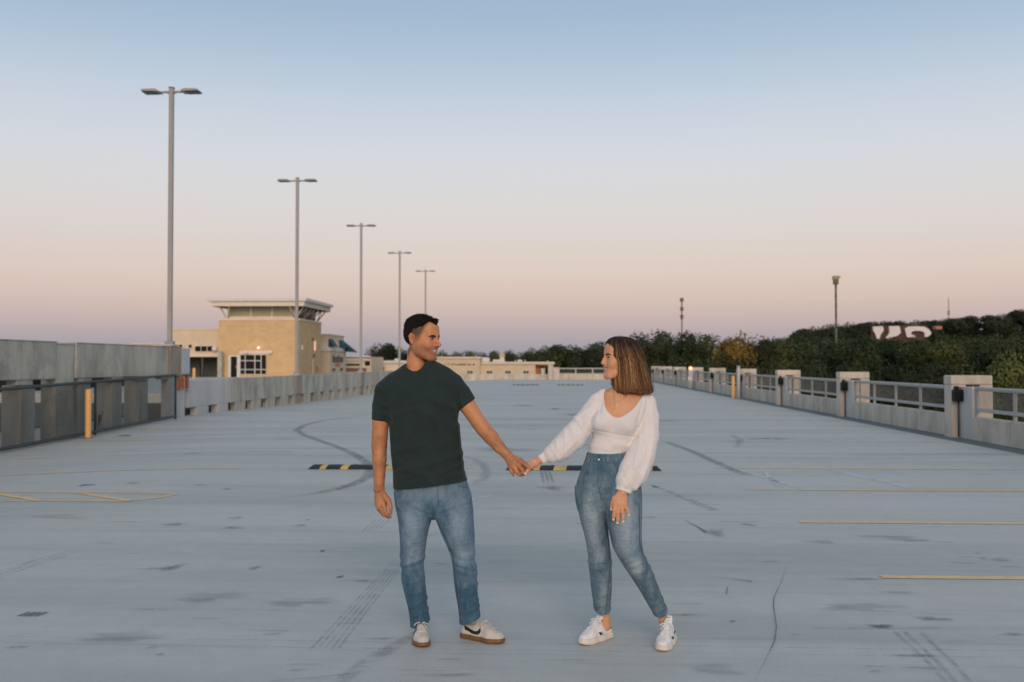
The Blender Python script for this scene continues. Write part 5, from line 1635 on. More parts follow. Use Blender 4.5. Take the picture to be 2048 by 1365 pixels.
def resample(rows, n=160):
    """smooth interpolation of loft rows through their heights"""
    rows = sorted(rows, key=lambda r: r[0])
    R0 = np.array(rows, float)
    t = R0[:, 0]
    T = np.linspace(t[0], t[-1], n)
    m = np.zeros_like(R0)
    for i in range(len(t)):
        a, b = max(i - 1, 0), min(i + 1, len(t) - 1)
        m[i] = (R0[b] - R0[a]) / max(t[b] - t[a], 1e-9)
    i = np.clip(np.searchsorted(t, T) - 1, 0, len(t) - 2)
    h = (t[i + 1] - t[i])[:, None]; s = ((T - t[i]) / (t[i + 1] - t[i]))[:, None]
    out = (2 * s ** 3 - 3 * s ** 2 + 1) * R0[i] + (s ** 3 - 2 * s ** 2 + s) * h * m[i] + (-2 * s ** 3 + 3 * s ** 2) * R0[i + 1] + (s ** 3 - s ** 2) * h * m[i + 1]
    out[:, 0] = T
    return out
def loft(per, rows, power=2.0, captop=True, capbot=True):
    """rows: (py, x left px, x right px, half depth px, depth offset m)"""
    W_ = []
    for r in rows:
        py, xl, xr, hd, dd = r
        a, b = per.P(xl, py, dd), per.P(xr, py, dd)
        W_.append((a[2], (a[0] + b[0]) / 2, (b[0] - a[0]) / 2, hd * per.S, dd))
    T = resample(W_)
    z = T[:, 0]
    def fn(p):
        cx, hw, hd, cy = [np.interp(p[:, 2], z, T[:, i]) for i in (1, 2, 3, 4)]
        u = np.abs((p[:, 0] - cx) / hw); v = np.abs((p[:, 1] - cy) / hd)
        g = (u ** power + v ** power) ** (1 / power)
        d = (g - 1) * np.minimum(hw, hd)
        if captop: d = -smin(-d, -(p[:, 2] - z[-1]), .006)
        if capbot: d = -smin(-d, -(z[0] - p[:, 2]), .006)
        return d
    lo = np.array([np.min(T[:, 1] - T[:, 2]), np.min(T[:, 4] - T[:, 3]), z[0]]); hi = np.array([np.max(T[:, 1] + T[:, 2]), np.max(T[:, 4] + T[:, 3]), z[-1]])
    return fn, lo, hi
def hem_plane(per, a, b, tilt=0.0):
    A, B = per.P(*a), per.P(*b)
    t = B - A
    n = np.array([t[2], tilt, -t[0]]); n = n / np.linalg.norm(n)
    if n[2] > 0: n = -n
    return A, n
def gauss_px(per, V, cx, cy, rx, ry):
    c = per.P(cx, cy)
    return np.exp(-(((V[:, 0] - c[0]) / (rx * per.S)) ** 2 + ((V[:, 2] - c[2]) / (ry * per.S)) ** 2))
def seam_px(per, V, L, w):
    e = np.zeros(len(V))
    for i in range(len(L) - 1):
        a, b = per.P(*L[i]), per.P(*L[i + 1])
        e = np.maximum(e, np.exp(-seg_dist2(V[:, 0], V[:, 2], (a[0], a[2]), (b[0], b[2])) / (w * per.S) ** 2))
    return e

# ================================================================== THE MAN
man = Person(868, 5.50, 'man in dark green T-shirt, blue jeans and white trainers holding the woman\'s hand')
hm = Head(man.P(843.5, 678, -.01), head_frame(None, R(63), R(-3)), 1.03)
B = Field()
add_head(B, hm, True)
B.add(man.chain([(834, 706, 19.5, .015), (833, 735, 20.5, .01), (832, 750, 24, .012), (832, 768, 30, .012)]), .02)
SHIRT_ROWS = [(721, 821, 868, 22, .005), (727, 813, 881, 26, .005), (732, 805, 890, 28, .005), (738, 796, 898, 31, .005), (746, 783, 904, 33, .003), (756, 770, 911, 36.5, 0), (770, 764, 914, 39.5, -.003), (800, 770, 915, 42, -.005),
              (850, 780, 916, 42, -.005), (900, 783, 919.5, 42, 0), (940, 786.5, 927, 43, 0), (965, 787, 936, 46, 0), (990, 788, 941, 47, 0)]
B.add(loft(man, [(r[0] + 11, r[1] + 12, r[2] - 12, r[3] - 7, r[4] - .004) for r in SHIRT_ROWS[2:9]]), .02)
B.add(man.chain([(776, 778, 15, 0), (764, 815, 16.5, 0), (761.5, 843, 16.6, 0), (759.5, 872, 15.6, 0), (758.5, 893, 15.4, -.005), (758.6, 920, 14, -.015), (758.6, 950, 11.6, -.025), (758.2, 978, 10.3, -.035)]), .015)
B.add(man.chain([(758.5, 980, 10, -.035), (760.5, 996, 11.2, -.04), (762, 1011, 11.5, -.04)], .62), .008)
B.add(man.chain([(755, 1008, 6, -.03), (760, 1012, 6, -.035)], 1), .008)
for L in ([(767, 1008, 4.4, -.055), (769.5, 1020, 3.9, -.062), (773, 1029, 3.5, -.062), (780.5, 1034.5, 2.9, -.055)],
          [(762, 1012, 4.3, -.045), (765, 1024, 3.9, -.05), (769, 1031, 3.5, -.05), (777, 1035, 2.9, -.045)],
          [(757.5, 1013, 4.2, -.03), (761, 1023, 3.7, -.032), (766, 1029.5, 3.3, -.032), (773, 1033, 2.8, -.028)],
          [(753.8, 1011, 3.8, -.015), (757, 1019, 3.3, -.015), (762, 1025, 2.9, -.015), (768, 1029, 2.5, -.012)]):
    B.add(man.chain(L, k=.003), .004)
B.add(man.chain([(768, 990, 6.2, -.048), (777, 1002, 5.2, -.06), (781, 1015, 4.1, -.068), (781.5, 1027, 3.1, -.066)], k=.004), .007)
# his left arm, reaching to her hand
B.add(man.chain([(898, 762, 17, 0), (921, 790, 17.2, -.005), (936, 813, 16.6, -.01), (957, 844.5, 15.2, -.02), (968, 859, 15.2, -.025), (982, 875, 14.6, -.032), (999, 895, 11.8, -.045), (1013, 909, 9.6, -.055)]), .015)
B.add(man.chain([(1013, 909, 9.6, -.055), (1023, 921, 11, -.065), (1030, 931, 11, -.07)], .62), .008)
for L in ([(1040, 924, 4.7, -.085), (1050, 929, 4.2, -.105), (1058, 936, 3.7, -.11), (1060, 940, 3.0, -.105)],
          [(1036, 931, 4.6, -.085), (1044, 939, 4.2, -.10), (1047, 946, 3.6, -.10), (1047.5, 950, 2.9, -.092)],
          [(1029, 936, 4.5, -.08), (1035, 945, 4.0, -.088), (1039, 950, 3.5, -.085), (1042, 951, 2.8, -.075)],
          [(1019, 932, 4.2, -.065), (1023, 943, 3.6, -.07), (1026.5, 950, 3.0, -.068)],
          [(1024, 915, 6, -.06), (1040, 920, 4.6, -.05), (1050, 928, 4.0, -.045), (1056, 935, 3.4, -.05)]):
    B.add(man.chain(L, k=.003), .004)
nz = wob(5, 8, 25, 120)
B.post.append(lambda p, d: d + .0006 * nz(p))
lo, hi = bounds(B)
V, F = polygonize(B, lo, hi, .0027)
SKIN_M = (.63, .285, .135)
C = face_tint(hm, V, SKIN_M, (.42, .17, .12), True)
zz = V[:, 2]
armw = np.clip((man.P(0, 835)[2] - zz) / .12, 0, 1)
nh = wob(9, 9, 90, 420)(V * np.array([1, 1, .6]))
C *= (1 - armw * (.24 - .28 * np.clip(nh, -1, 1)))[:, None]
# faded sides: short dark stubble below the hair
q = hm.loc(V)
side = 1 / (1 + np.exp(-(q[:, 2] - np.interp(q[:, 1], [-.1, -.06, -.03, -.005, .01, .03, .05], [-.11, -.10, -.06, -.020, -.022, -.012, .04])) / .008))
side *= 1 / (1 + np.exp((q[:, 1] - np.interp(q[:, 2], [-.02, .02, .05, .1], [.022, .034, .046, .06])) / .005)) * (np.abs(q[:, 0]) > .03) * (np.abs(q) < .15).all(1) * (q[:, 2] > -.11)
side *= .45 + .55 * np.clip((q[:, 2] + .005) / .04, 0, 1) + .4 * np.clip((-.03 - q[:, 1]) / .03, 0, 1)
side = np.clip(side * 1.15, 0, 1.0)
ear = np.clip((np.abs(q[:, 0]) - .0755) / .003, 0, 1) * (np.abs(q[:, 2]) < .045)
side = side * (1 - ear)
C = C * (1 - .86 * side[:, None]) + np.array((.035, .028, .024)) * .86 * side[:, None]
V2, F2 = polygonize(Field().add(man.chain([(855, 820, 45, 0), (862, 960, 55, 0)], .6)).add(man.chain([(836, 1000, 26, 0), (826, 1110, 18, .03), (836, 1215, 12, .06)])).add(man.chain([(900, 1000, 26, 0), (928, 1120, 18, .03), (936, 1205, 12, .05)])), man.P(770, 1262) - .2, man.P(960, 760) + .2, .012)
Vb, Fb = merge([(V, F), (V2, F2)])
Cb = np.concatenate([C, np.tile(np.array(SKIN_M), (len(V2), 1))])
body = link('body', npmesh('body', Vb, Fb, Cb), skin_mat('warm_tanned_skin'), man.root)
eyes_brows(man, hm, (.02, .014, .01), (.010, .008, .007), True, B)

# hair: thick on top, tapering to the faded sides
hw = wob(21, 12, 60, 420)
def hair_m(p):
    q = hm.loc(p)
    x, y, z = np.abs(q[:, 0]), q[:, 1], q[:, 2]
    k0 = np.linalg.norm((q - A_(0, -.012, .034)) / A_(.073, .094, .083), axis=1)
    d = (k0 - 1) * .083 * hm.k
    # follow the real forehead as well
    d = np.minimum(d, ((np.linalg.norm((q - A_(0, .062, .055)) / A_(.052, .026, .036), axis=1)) - 1) * .026 * hm.k + .002)
    zmin = np.interp(y, [-.10, -.085, -.06, -.035, -.01, .01, .03, .045, .058, .08], [-.090, -.085, -.066, -.012, .030, .038, .048, .060, .078, .080])
    zmin = zmin - .022 * np.clip(1 - x / .034, 0, 1) * np.clip((y - .04) / .02, 0, 1)
    zmin = zmin + .0035 * np.sin(y * 260 + x * 140) + .003 * np.sin(y * 520 - x * 300 + 1)
    s = np.clip((z - zmin) / .035, 0, 1); s = s * s * (3 - 2 * s)
    topk = .0075 + .011 * np.clip((z - .055) / .05, 0, 1) + .004 * np.clip((y - .02) / .06, 0, 1)
    t = -.004 + s * topk
    tex = hw(q * A_(1.0, .5, 1.0))
    return d - t * hm.k - .0045 * tex * s
c0 = hm.c
V, F = polygonize(hair_m, c0 - .16, c0 + .17, .0026)
b = NB('short_black_hair')
f = b.noise(b.coords(False, (1, 1, 1)), 260, 4, .7, .6)
b.l(b.ramp(f, [(.3, (.004, .0035, .003, 1)), (.7, (.022, .017, .014, 1))]), b.b.inputs['Base Color'])
b.b.inputs['Roughness'].default_value = .75
b.b.inputs['Specular IOR Level'].default_value = .12
b.bump(f, .9, .004)
hair = link('hair', npmesh('hair', V, F), b.m, man.root)
# short strands standing out of the mass
rg_ = np.random.default_rng(8)
ql = hm.loc(V)
zmn = np.interp(ql[:, 1], [-.10, -.06, -.03, .0, .03, .06, .08], [-.07, -.04, .02, .05, .06, .085, .085])
cand = np.nonzero((ql[:, 2] > zmn + .004))[0]
pick = rg_.choice(cand, 2600)
VV, FF = [], []
for t in pick:
    q = ql[t]
    n = (q - A_(0, -.012, .034)) / A_(.073, .094, .083); n /= np.linalg.norm(n)
    d_ = n * (.30 if q[2] > .06 else .10) + A_(0, .75, .12) * (.9 if q[2] > .05 else .0) + A_(0, -.35, -.8) * (1.0 if q[2] <= .05 else 0) + rg_.normal(size=3) * .28
    d_ /= np.linalg.norm(d_)
    L = (.013 if q[2] > .06 else .006) * rg_.uniform(.6, 1.3)
    a = q - n * .003; m1 = a + d_ * L * .6; m2 = a + d_ * L + A_(0, 0, -.12) * L
    sd_ = np.cross(d_, n); sd_ /= max(np.linalg.norm(sd_), 1e-6)
    w = .0011
    k0 = len(VV)
    VV += [hm.w(*(a - sd_ * w)), hm.w(*(a + sd_ * w)), hm.w(*(a + n * w)), hm.w(*(m1 - sd_ * w * .8)), hm.w(*(m1 + sd_ * w * .8)), hm.w(*(m1 + n * w * .8)), hm.w(*m2)]
    FF += [(k0, k0 + 1, k0 + 4, k0 + 3), (k0 + 1, k0 + 2, k0 + 5, k0 + 4), (k0 + 2, k0, k0 + 3, k0 + 5), (k0 + 3, k0 + 4, k0 + 6), (k0 + 4, k0 + 5, k0 + 6), (k0 + 5, k0 + 3, k0 + 6)]
o = link('strands', mesh('strands', VV, FF, True), b.m, hair); o['kind'] = 'stuff'

# T-shirt
T_ = Field()
T_.add(loft(man, SHIRT_ROWS, 2.25), .01)
FS = 1.7
T_.add(capped(man.chain([(786, 765, 17, 0), (769, 782, 20.5, 0), (764, 812, 20, 0), (761.5, 850, 19.3, 0)]), [hem_plane(man, (744, 840), (781, 843.5))]), .022)
a_, b_ = man.P(949, 798), man.P(918, 820.5)
nn_ = np.array([-(b_ - a_)[2], 0, (b_ - a_)[0]]); nn_ = nn_ if nn_[0] > 0 else -nn_
T_.add(capped(man.chain([(890, 757, 20, 0), (905, 768, 21.5, 0), (921, 788, 20.8, -.005), (942, 821, 20, -.012)]), [(a_, nn_)]), .022)
ncyl = man.chain([(838, 690, 25.5, .0), (834, 736, 25.5, -.016)])
T_.add(ncyl, .007, 's')
hp = hem_plane(man, (788, 977), (935, 960))
T_.add(plane(*hp), .004, 'i')
T_.post.append(man.folds([(796, 912, 822, 938, 4, 4), (822, 938, 860, 950, 5, 2.5), (917, 850, 925, 935, 3, 5), (908, 845, 912, 930, 4, -1.2), (905, 770, 913, 832, 4, 4), (918, 778, 925, 812, 3, 3), (783, 850, 790, 930, 4, 4),
                       (790, 800, 800, 870, 6, 3), (783, 805, 785, 845, 3, -1.2), (800, 955, 850, 940, 5, 3), (860, 900, 905, 880, 8, 2.5), (850, 820, 905, 850, 9, 3), (800, 765, 830, 800, 9, 2.5), (875, 760, 850, 800, 9, 2.5),
                       (752, 800, 772, 812, 3, 3), (750, 825, 775, 830, 3, 2.5), (925, 795, 940, 790, 3, 2.5), (880, 945, 925, 925, 4, 3.5), (870, 910, 915, 900, 5, 2), (830, 880, 790, 900, 6, 2.5), (912, 835, 895, 870, 4, -1), (800, 940, 930, 905, 6, 4), (790, 905, 850, 885, 5, 3), (855, 965, 925, 945, 5, 4), (790, 830, 840, 815, 6, 3), (910, 815, 870, 800, 6, 4)], 2.0))
tw_ = wob(31, 7, 9, 45)
ncf = ncyl[0]
def collar(p, d):
    near = np.nonzero(np.abs(d) < .03)[0]
    d = d.copy()
    q = p[near]
    c = ncf(q)
    inb = q[:, 2] > man.P(0, 775)[2]
    d[near] -= .0026 * (1 / (1 + np.exp((c - .019) / .0012))) * inb
    d[near] -= .003 * tw_(q * A_(1.6, 1.2, .6))
    return d
T_.post.append(collar)
lo, hi = bounds(T_)
V, F = polygonize(T_, lo, hi, .0034)
V = relax(V, F, 2)
M_TEE = cloth_mat('dark_green_jersey', (.022, .037, .035), .92, wr=8.0)
link('shirt', npmesh('shirt', V, F), M_TEE, man.root)

# jeans
J = Field()
J.add(loft(man, [(945, 798, 924, 33, 0), (955, 791, 930, 36, 0), (963, 789, 934, 37, 0), (985, 789, 941, 39, 0), (1003, 791, 943.5, 38.5, 0), (1020, 793.5, 945.5, 34, 0), (1036, 799, 943, 22, 0)], 2.2), .006)
J.add(loft(man, [(985, 789, 872, 30, 0), (1010, 792, 870, 33, 0), (1031, 795, 866, 34.5, 0), (1050, 797.5, 860, 33, .005), (1069, 799, 855.5, 31, .01), (1095, 800.5, 851.5, 28.5, .018), (1113, 800.5, 849.5, 27, .024),
                 (1124, 802, 848, 26, .028), (1161, 803.5, 850, 25, .042), (1190, 810, 853, 23.5, .052), (1213, 816, 855, 22.5, .060), (1238, 820, 860, 24, .068), (1255, 821, 863.5, 26, .07), (1272, 822, 866, 27, .07)], 2.1), .006)
J.add(loft(man, [(985, 864, 941, 30, 0), (1003, 866, 943.5, 33, 0), (1031, 869, 946.5, 34.5, 0), (1042, 873, 947.5, 34, 0), (1069, 883, 949, 31, .006), (1095, 894.5, 949.5, 28.5, .015), (1119, 903.7, 949.5, 26.5, .024),
                 (1132, 905, 952, 26, .028), (1145, 906.3, 954, 25.5, .032), (1161, 907.7, 954, 25, .038), (1187, 911, 955.5, 23.5, .048), (1213, 915.6, 958.5, 22.5, .056), (1235, 918, 962, 24, .062), (1250, 918.5, 965, 26, .064), (1266, 919, 968, 27, .064)], 2.1), .008)
jn = wob(41, 8, 14, 70)
J.post.append(man.folds([(801, 1130, 846, 1116, 4, 7), (803, 1142, 840, 1128, 4, -4), (846, 1117, 825, 1108, 4, 4), (802, 1112, 830, 1100, 6, 3), (950, 1135, 908, 1122, 5, 7), (951, 1148, 915, 1138, 5, 5), (925, 1110, 948, 1108, 6, 4), (905, 1105, 930, 1122, 4, -3),
                         (868, 1035, 900, 1022, 4, 4), (868, 1028, 905, 1008, 4, 3), (866, 1032, 835, 1022, 4, 4), (866, 1025, 830, 1005, 4, 3), (800, 1000, 850, 992, 5, 2.5), (935, 1000, 895, 1012, 5, 3),
                         (822, 1215, 852, 1200, 4, 5), (828, 1233, 858, 1222, 3.5, 5), (815, 1190, 845, 1180, 4, 3), (925, 1228, 958, 1216, 3.5, 4), (923, 1218, 955, 1205, 4, 4), (955, 1170, 930, 1215, 3.5, 5), (945, 1180, 925, 1225, 3, 3), (932, 1180, 920, 1240, 3, -3),
                         (810, 1165, 845, 1160, 6, 3), (806, 1060, 846, 1050, 7, 2), (793, 985, 797, 1012, 3, 5)], 1.2))
J.post.append(lambda p, d: d - .0022 * jn(p * A_(1, 1, .7)))
J.add(plane(*hem_plane(man, (860, 1240), (863, 1239))), .004, 'i') if False else None
lo, hi = bounds(J)
hpL, hpR = hem_plane(man, (820, 1262), (866, 1248), .02), hem_plane(man, (917, 1256), (968, 1238), .02)
xm = man.P(888, 1200)[0]
def hems(p, d):
    eL = (p - hpL[0]) @ hpL[1]; eR = (p - hpR[0]) @ hpR[1]
    return np.maximum(d, np.where(p[:, 0] < xm, eL, eR))
J.post.append(hems)
V, F = polygonize(J, lo, hi, .0036)
fade = .42 + .34 * gauss_px(man, V, 826, 1050, 20, 42) + .20 * gauss_px(man, V, 824, 1112, 18, 16) + .30 * gauss_px(man, V, 920, 1050, 20, 45) + .24 * gauss_px(man, V, 930, 1112, 18, 18) + .16 * gauss_px(man, V, 860, 980, 60, 18)
zz = V[:, 2]
fade = fade - .14 * (zz < man.P(0, 1150)[2]) * np.clip((man.P(0, 1150)[2] - zz) / .1, 0, 1)
fade = fade - .16 * gauss_px(man, V, 868, 1040, 8, 30) - .12 * gauss_px(man, V, 802, 1040, 6, 70)
seam = np.zeros(len(V))
front = V[:, 1] < .03
seam = np.maximum(seam, .75 * seam_px(man, V, [(868, 1030), (888, 1062), (906, 1110), (913, 1170), (922, 1248)], 1.1) * front)
seam = np.maximum(seam, .6 * seam_px(man, V, [(878, 960), (879, 1004), (870, 1028)], 1.0) * front)
seam = np.maximum(seam, .5 * seam_px(man, V, [(894, 960), (893, 985), (888, 996), (880, 999)], 1.0) * front)
seam = np.maximum(seam, .5 * seam_px(man, V, [(936, 975), (918, 968)], 1.0) * front)
col = np.stack([fade, seam, np.zeros(len(V))], 1)
M_DEN = denim_mat('washed_blue_denim', (.050, .118, .180), (.225, .318, .395))
jeans = link('jeans', npmesh('jeans', V, F, col), M_DEN, man.root)
# fly stitching and zip stay
def front_y(field, x, z):
    ys_ = np.linspace(-.2, .1, 151)
    d = field(np.stack([np.full(151, x), ys_, np.full(151, z)], 1))
    i = np.nonzero(d < 0)[0]
    return ys_[i[0]] if len(i) else 0
def on_front(per, field, L, off=.001, n=5):
    out = []
    for i in range(len(L) - 1):
        for t in np.linspace(0, 1, n, endpoint=(i == len(L) - 2)):
            q = per.P(L[i][0] + (L[i + 1][0] - L[i][0]) * t, L[i][1] + (L[i + 1][1] - L[i][1]) * t)
            out.append((q[0], front_y(field, q[0], q[2]) - off, q[2]))
    return out
M_STITCH = simple('pale_stitching', (.42, .40, .34), .8)
def dashes(per, field, L, name='stitching', r=.0009, step=.006):
    P_ = [Vector(q) for q in on_front(per, field, L, .0008, 14)]
    paths = []; acc = 0
    for i in range(len(P_) - 1):
        a, b = P_[i], P_[i + 1]
        n = max(1, int((b - a).length / step))
        for k in range(n): paths.append(([a.lerp(b, k / n), a.lerp(b, (k + .6) / n)], r))
    return tube_mesh(name, paths, 4)
for L in ([(894, 964), (893, 985), (888, 996), (880, 999)], [(915, 1160), (918, 1200), (924, 1246)]):
    o = link('stitching', dashes(man, J, L), M_STITCH, jeans); o['kind'] = 'stuff'
# shoes
def gp(px, D): return ((px - 1024) / FPX * D, D)
M_SUEDE = cloth_mat('off_white_suede', (.60, .57, .50), .85, 300, .08)
M_GUM = pm('gum_rubber', (.20, .095, .035), .5, .15, 30, world=False)
M_LACE = cloth_mat('off_white_lace', (.62, .59, .53), .9, 700, .08)
M_NAVY = simple('navy_leather', (.008, .010, .02), .5)
SW = [(.048, .050), (.062, .047), (.090, .040), (.120, .036), (.140, .038), (.152, .048), (.153, .062), (.146, .074), (.141, .064), (.132, .056), (.115, .053), (.085, .058), (.055, .066), (.040, .070)]
for heel, toe, outer in ((gp(838, 5.655), gp(848.5, 5.375), -1), (gp(921, 5.615), gp(1010, 5.462), -1)):
    rt, uf, k, up = make_shoe(man, 'shoe', heel, toe, True, outer, M_SUEDE, M_GUM, M_LACE)
    for sd_ in (-1, 1):
        link('swoosh', decal(uf, [(a * k, c) for a, c in SW], sd_), M_NAVY, rt)
# ================================================================== THE WOMAN
wom = Person(1235, 5.50, 'woman in white puff sleeve top, blue jeans and white trainers, smiling at the man')
hw_ = Head(wom.P(1240.5, 719, .0), head_frame(None, R(-74), R(4)), .985)
B = Field()
add_head(B, hw_, False)
B.add(wom.chain([(1246, 742, 15.5, .01), (1245, 768, 15.5, .01), (1244, 790, 18, .012)]), .02)
# chest and shoulders showing in the scoop neck
CHEST = [(776, 1222, 1266, 14, .015), (782, 1209, 1278, 19, .012), (790, 1203, 1290, 24, .008), (800, 1200, 1294, 28, .002), (815, 1194, 1294, 31, -.004), (835, 1189, 1288, 33, -.008), (855, 1188, 1276, 34, -.008), (875, 1187, 1270, 32, 0), (892, 1181, 1260, 31, 0), (912, 1175, 1251, 31, 0), (930, 1170, 1258, 32, 0)]
B.add(loft(wom, CHEST, 2.1), .02)
BUST = [((1203, 845, -.062), 17.5), ((1249, 848, -.066), 19)]
for (x, y, d), r in BUST:
    B.add(ell(wom.P(x, y, d), A_(r * 1.05, r * 1.02, r) * wom.S), .03)
# collar bones
B.add(wom.chain([(1236, 792, 2.2, -.038), (1215, 787, 2.0, -.034), (1204, 787, 1.5, -.02)]), .012)
B.add(wom.chain([(1250, 794, 2.2, -.038), (1272, 791, 2.0, -.036), (1288, 792, 1.5, -.02)]), .012)
# arms inside the sleeves
B.add(wom.chain([(1200, 800, 10, .0), (1150, 866, 10, -.03), (1098, 912, 8.2, -.05), (1078, 921, 7.2, -.055)]), .012)
B.add(wom.chain([(1292, 806, 10, .0), (1296, 868, 10, -.02), (1258, 950, 9, -.10), (1244, 988, 8.2, -.125)]), .012)
# reaching hand: thumb over his fingers, fingers closed behind them
B.add(wom.chain([(1080, 920, 7.4, -.055), (1068, 927, 8.2, -.06), (1060, 932, 8.0, -.062)], .62), .006)
for L in ([(1066, 931, 4.2, -.082), (1059, 937, 3.8, -.105), (1054, 943, 3.2, -.118), (1050.5, 948, 2.7, -.12)],
          [(1058, 927, 4.0, -.05), (1047, 930, 3.6, -.038), (1037, 936, 3.2, -.035), (1031, 944, 2.7, -.045)],
          [(1058, 931, 3.9, -.05), (1048, 936, 3.5, -.036), (1040, 942, 3.1, -.036), (1036, 949, 2.6, -.046)],
          [(1059, 935, 3.7, -.055), (1051, 941, 3.3, -.042), (1046, 947, 2.9, -.045), (1045, 951, 2.5, -.055)],
          [(1061, 937, 3.3, -.06), (1055, 943, 2.9, -.052), (1051, 948, 2.5, -.055)]):
    B.add(wom.chain(L, k=.003), .004)
# hanging hand laid on the thigh, back of the hand to the camera
B.add(wom.chain([(1244, 984, 9, -.125), (1241, 998, 12.6, -.132), (1240, 1008, 14, -.135)], .42), .006)
B.add(wom.chain([(1230, 1008, 4.4, -.138), (1249, 1009, 4.2, -.138)]), .008)
FING = [[(1230, 1010, 4.3, -.138), (1228.5, 1022, 3.9, -.146), (1227.6, 1032, 3.5, -.146), (1227, 1039.5, 2.9, -.142)],
        [(1236.5, 1012, 4.3, -.138), (1236, 1026, 3.9, -.148), (1235.5, 1038, 3.5, -.148), (1235, 1046.5, 2.9, -.143)],
        [(1243.5, 1012, 4.2, -.138), (1245, 1025, 3.8, -.148), (1246, 1036, 3.4, -.148), (1246, 1043.5, 2.8, -.143)],
        [(1249.5, 1009, 4.0, -.136), (1253.5, 1018, 3.5, -.142), (1256, 1025, 3.1, -.142), (1257.5, 1031, 2.6, -.138)],
        [(1229, 996, 5, -.128), (1225, 1006, 4.2, -.122), (1223.5, 1014, 3.5, -.122), (1223, 1020, 2.8, -.124)]]
for L in FING: B.add(wom.chain(L, k=.003), .0035)
# ankles
B.add(wom.chain([(1205, 1210, 13, .05), (1209, 1238, 10.5, .055), (1211, 1252, 11, .06)]), .01)
B.add(wom.chain([(1312, 1200, 13, .0), (1326, 1232, 10.5, .01), (1331, 1248, 11, .015)]), .01)
lo, hi = bounds(B)
V, F = polygonize(B, lo, hi, .0027)
SKIN_W = (.70, .365, .205)
C = face_tint(hw_, V, SKIN_W, (.52, .18, .15), False)
def nail(px, py, dd, r):
    c = wom.P(px, py, dd)
    return np.exp(-(np.sum((V - c) ** 2, 1) / (r * wom.S) ** 2) ** 3)
for px, py, dd in ((1227, 1040, -.149), (1235, 1047, -.150), (1246, 1044, -.150), (1257.6, 1031, -.145), (1222, 1019.5, -.127), (1050.5, 948.5, -.125)):
    m = nail(px, py, dd, 3.0)[:, None]
    C = C * (1 - m) + A_(.80, .74, .70) * m
body = link('body', npmesh('body', V, F, C), skin_mat('light_warm_skin'), wom.root)
eyes_brows(wom, hw_, (.02, .012, .008), (.018, .011, .008), False, B)

# ---- white top: scoop neck bodice, puff sleeves, cuffs
T = Field()
off = 2.6
T.add(loft(wom, [(r[0] - 1, r[1] - (off if r[0] < 900 else -1.5), r[2] + (off if r[0] < 900 else -1.5), r[3] + (off if r[0] < 900 else -.5), r[4]) for r in CHEST], 2.1), .01)
for (x, y, d), r in BUST:
    T.add(ell(wom.P(x, y, d), A_(r * 1.05 + off, r * 1.02 + off, r + off) * wom.S), .026)
# left sleeve (toward the man)
T.add(wom.chain([(1207, 789, 11, .0), (1195, 803, 16.5, 0), (1181, 826, 19.5, -.01), (1166, 850, 22.5, -.022), (1145, 876, 25.5, -.033), (1122, 898, 24, -.042), (1105, 908, 18.5, -.048), (1097, 911, 12, -.05)], .92), .016)
# right sleeve
T.add(wom.chain([(1282, 797, 13, .0), (1294, 806, 18, 0), (1297, 835, 21, -.01), (1293, 872, 24.5, -.03), (1281, 912, 28, -.06), (1266, 945, 29.5, -.085), (1255, 962, 24, -.10), (1250, 972, 16, -.11)], .82), .012)
# scoop: opening carried through from above
sc_pts = [(1240, 760, -.06), (1236, 790, -.085), (1231, 812, -.11)]
scoop = loft(wom, [(740, 1218, 1300, 95, -.05), (776, 1214, 1294, 95, -.05), (788, 1209.5, 1287, 95, -.05), (800, 1208, 1279, 95, -.05), (812, 1209.5, 1270, 95, -.05), (822, 1214, 1259, 95, -.05), (830, 1221, 1246, 95, -.05), (834.5, 1228, 1238, 95, -.05)], 6, True, True)
T.add(scoop, .006, 's')
wt = hem_plane(wom, (1173, 916), (1252, 921))
T2w = wob(61, 8, 16, 80)
def top_post(p, d):
    near = np.nonzero(np.abs(d) < .035)[0]
    d = d.copy(); q = p[near]
    x, z = q[:, 0], q[:, 2]
    # gathered ruching under the neckline and over the bust
    for (cx, cy, w, h_, am) in ((1224, 846, 12, 12, .0016), (1216, 862, 30, 6, .0012), (1252, 838, 14, 12, .0012)):
        c = wom.P(cx, cy)
        g = np.exp(-((x - c[0]) / (w * wom.S)) ** 2 - ((z - c[2]) / (h_ * wom.S)) ** 2)
        d[near] -= am * g * np.sin(x * 2 * np.pi / (3.1 * wom.S))
    # seam below the bust
    d[near] += .0028 * np.exp(-seg_dist2(x, z, tuple(wom.P(1184, 858)[[0, 2]]), tuple(wom.P(1226, 866)[[0, 2]])) / (1.6 * wom.S) ** 2)
    d[near] += .0030 * np.exp(-seg_dist2(x, z, tuple(wom.P(1226, 866)[[0, 2]]), tuple(wom.P(1272, 874)[[0, 2]])) / (1.8 * wom.S) ** 2)
    d[near] -= .0022 * T2w(q)
    return d
T.post.append(top_post)
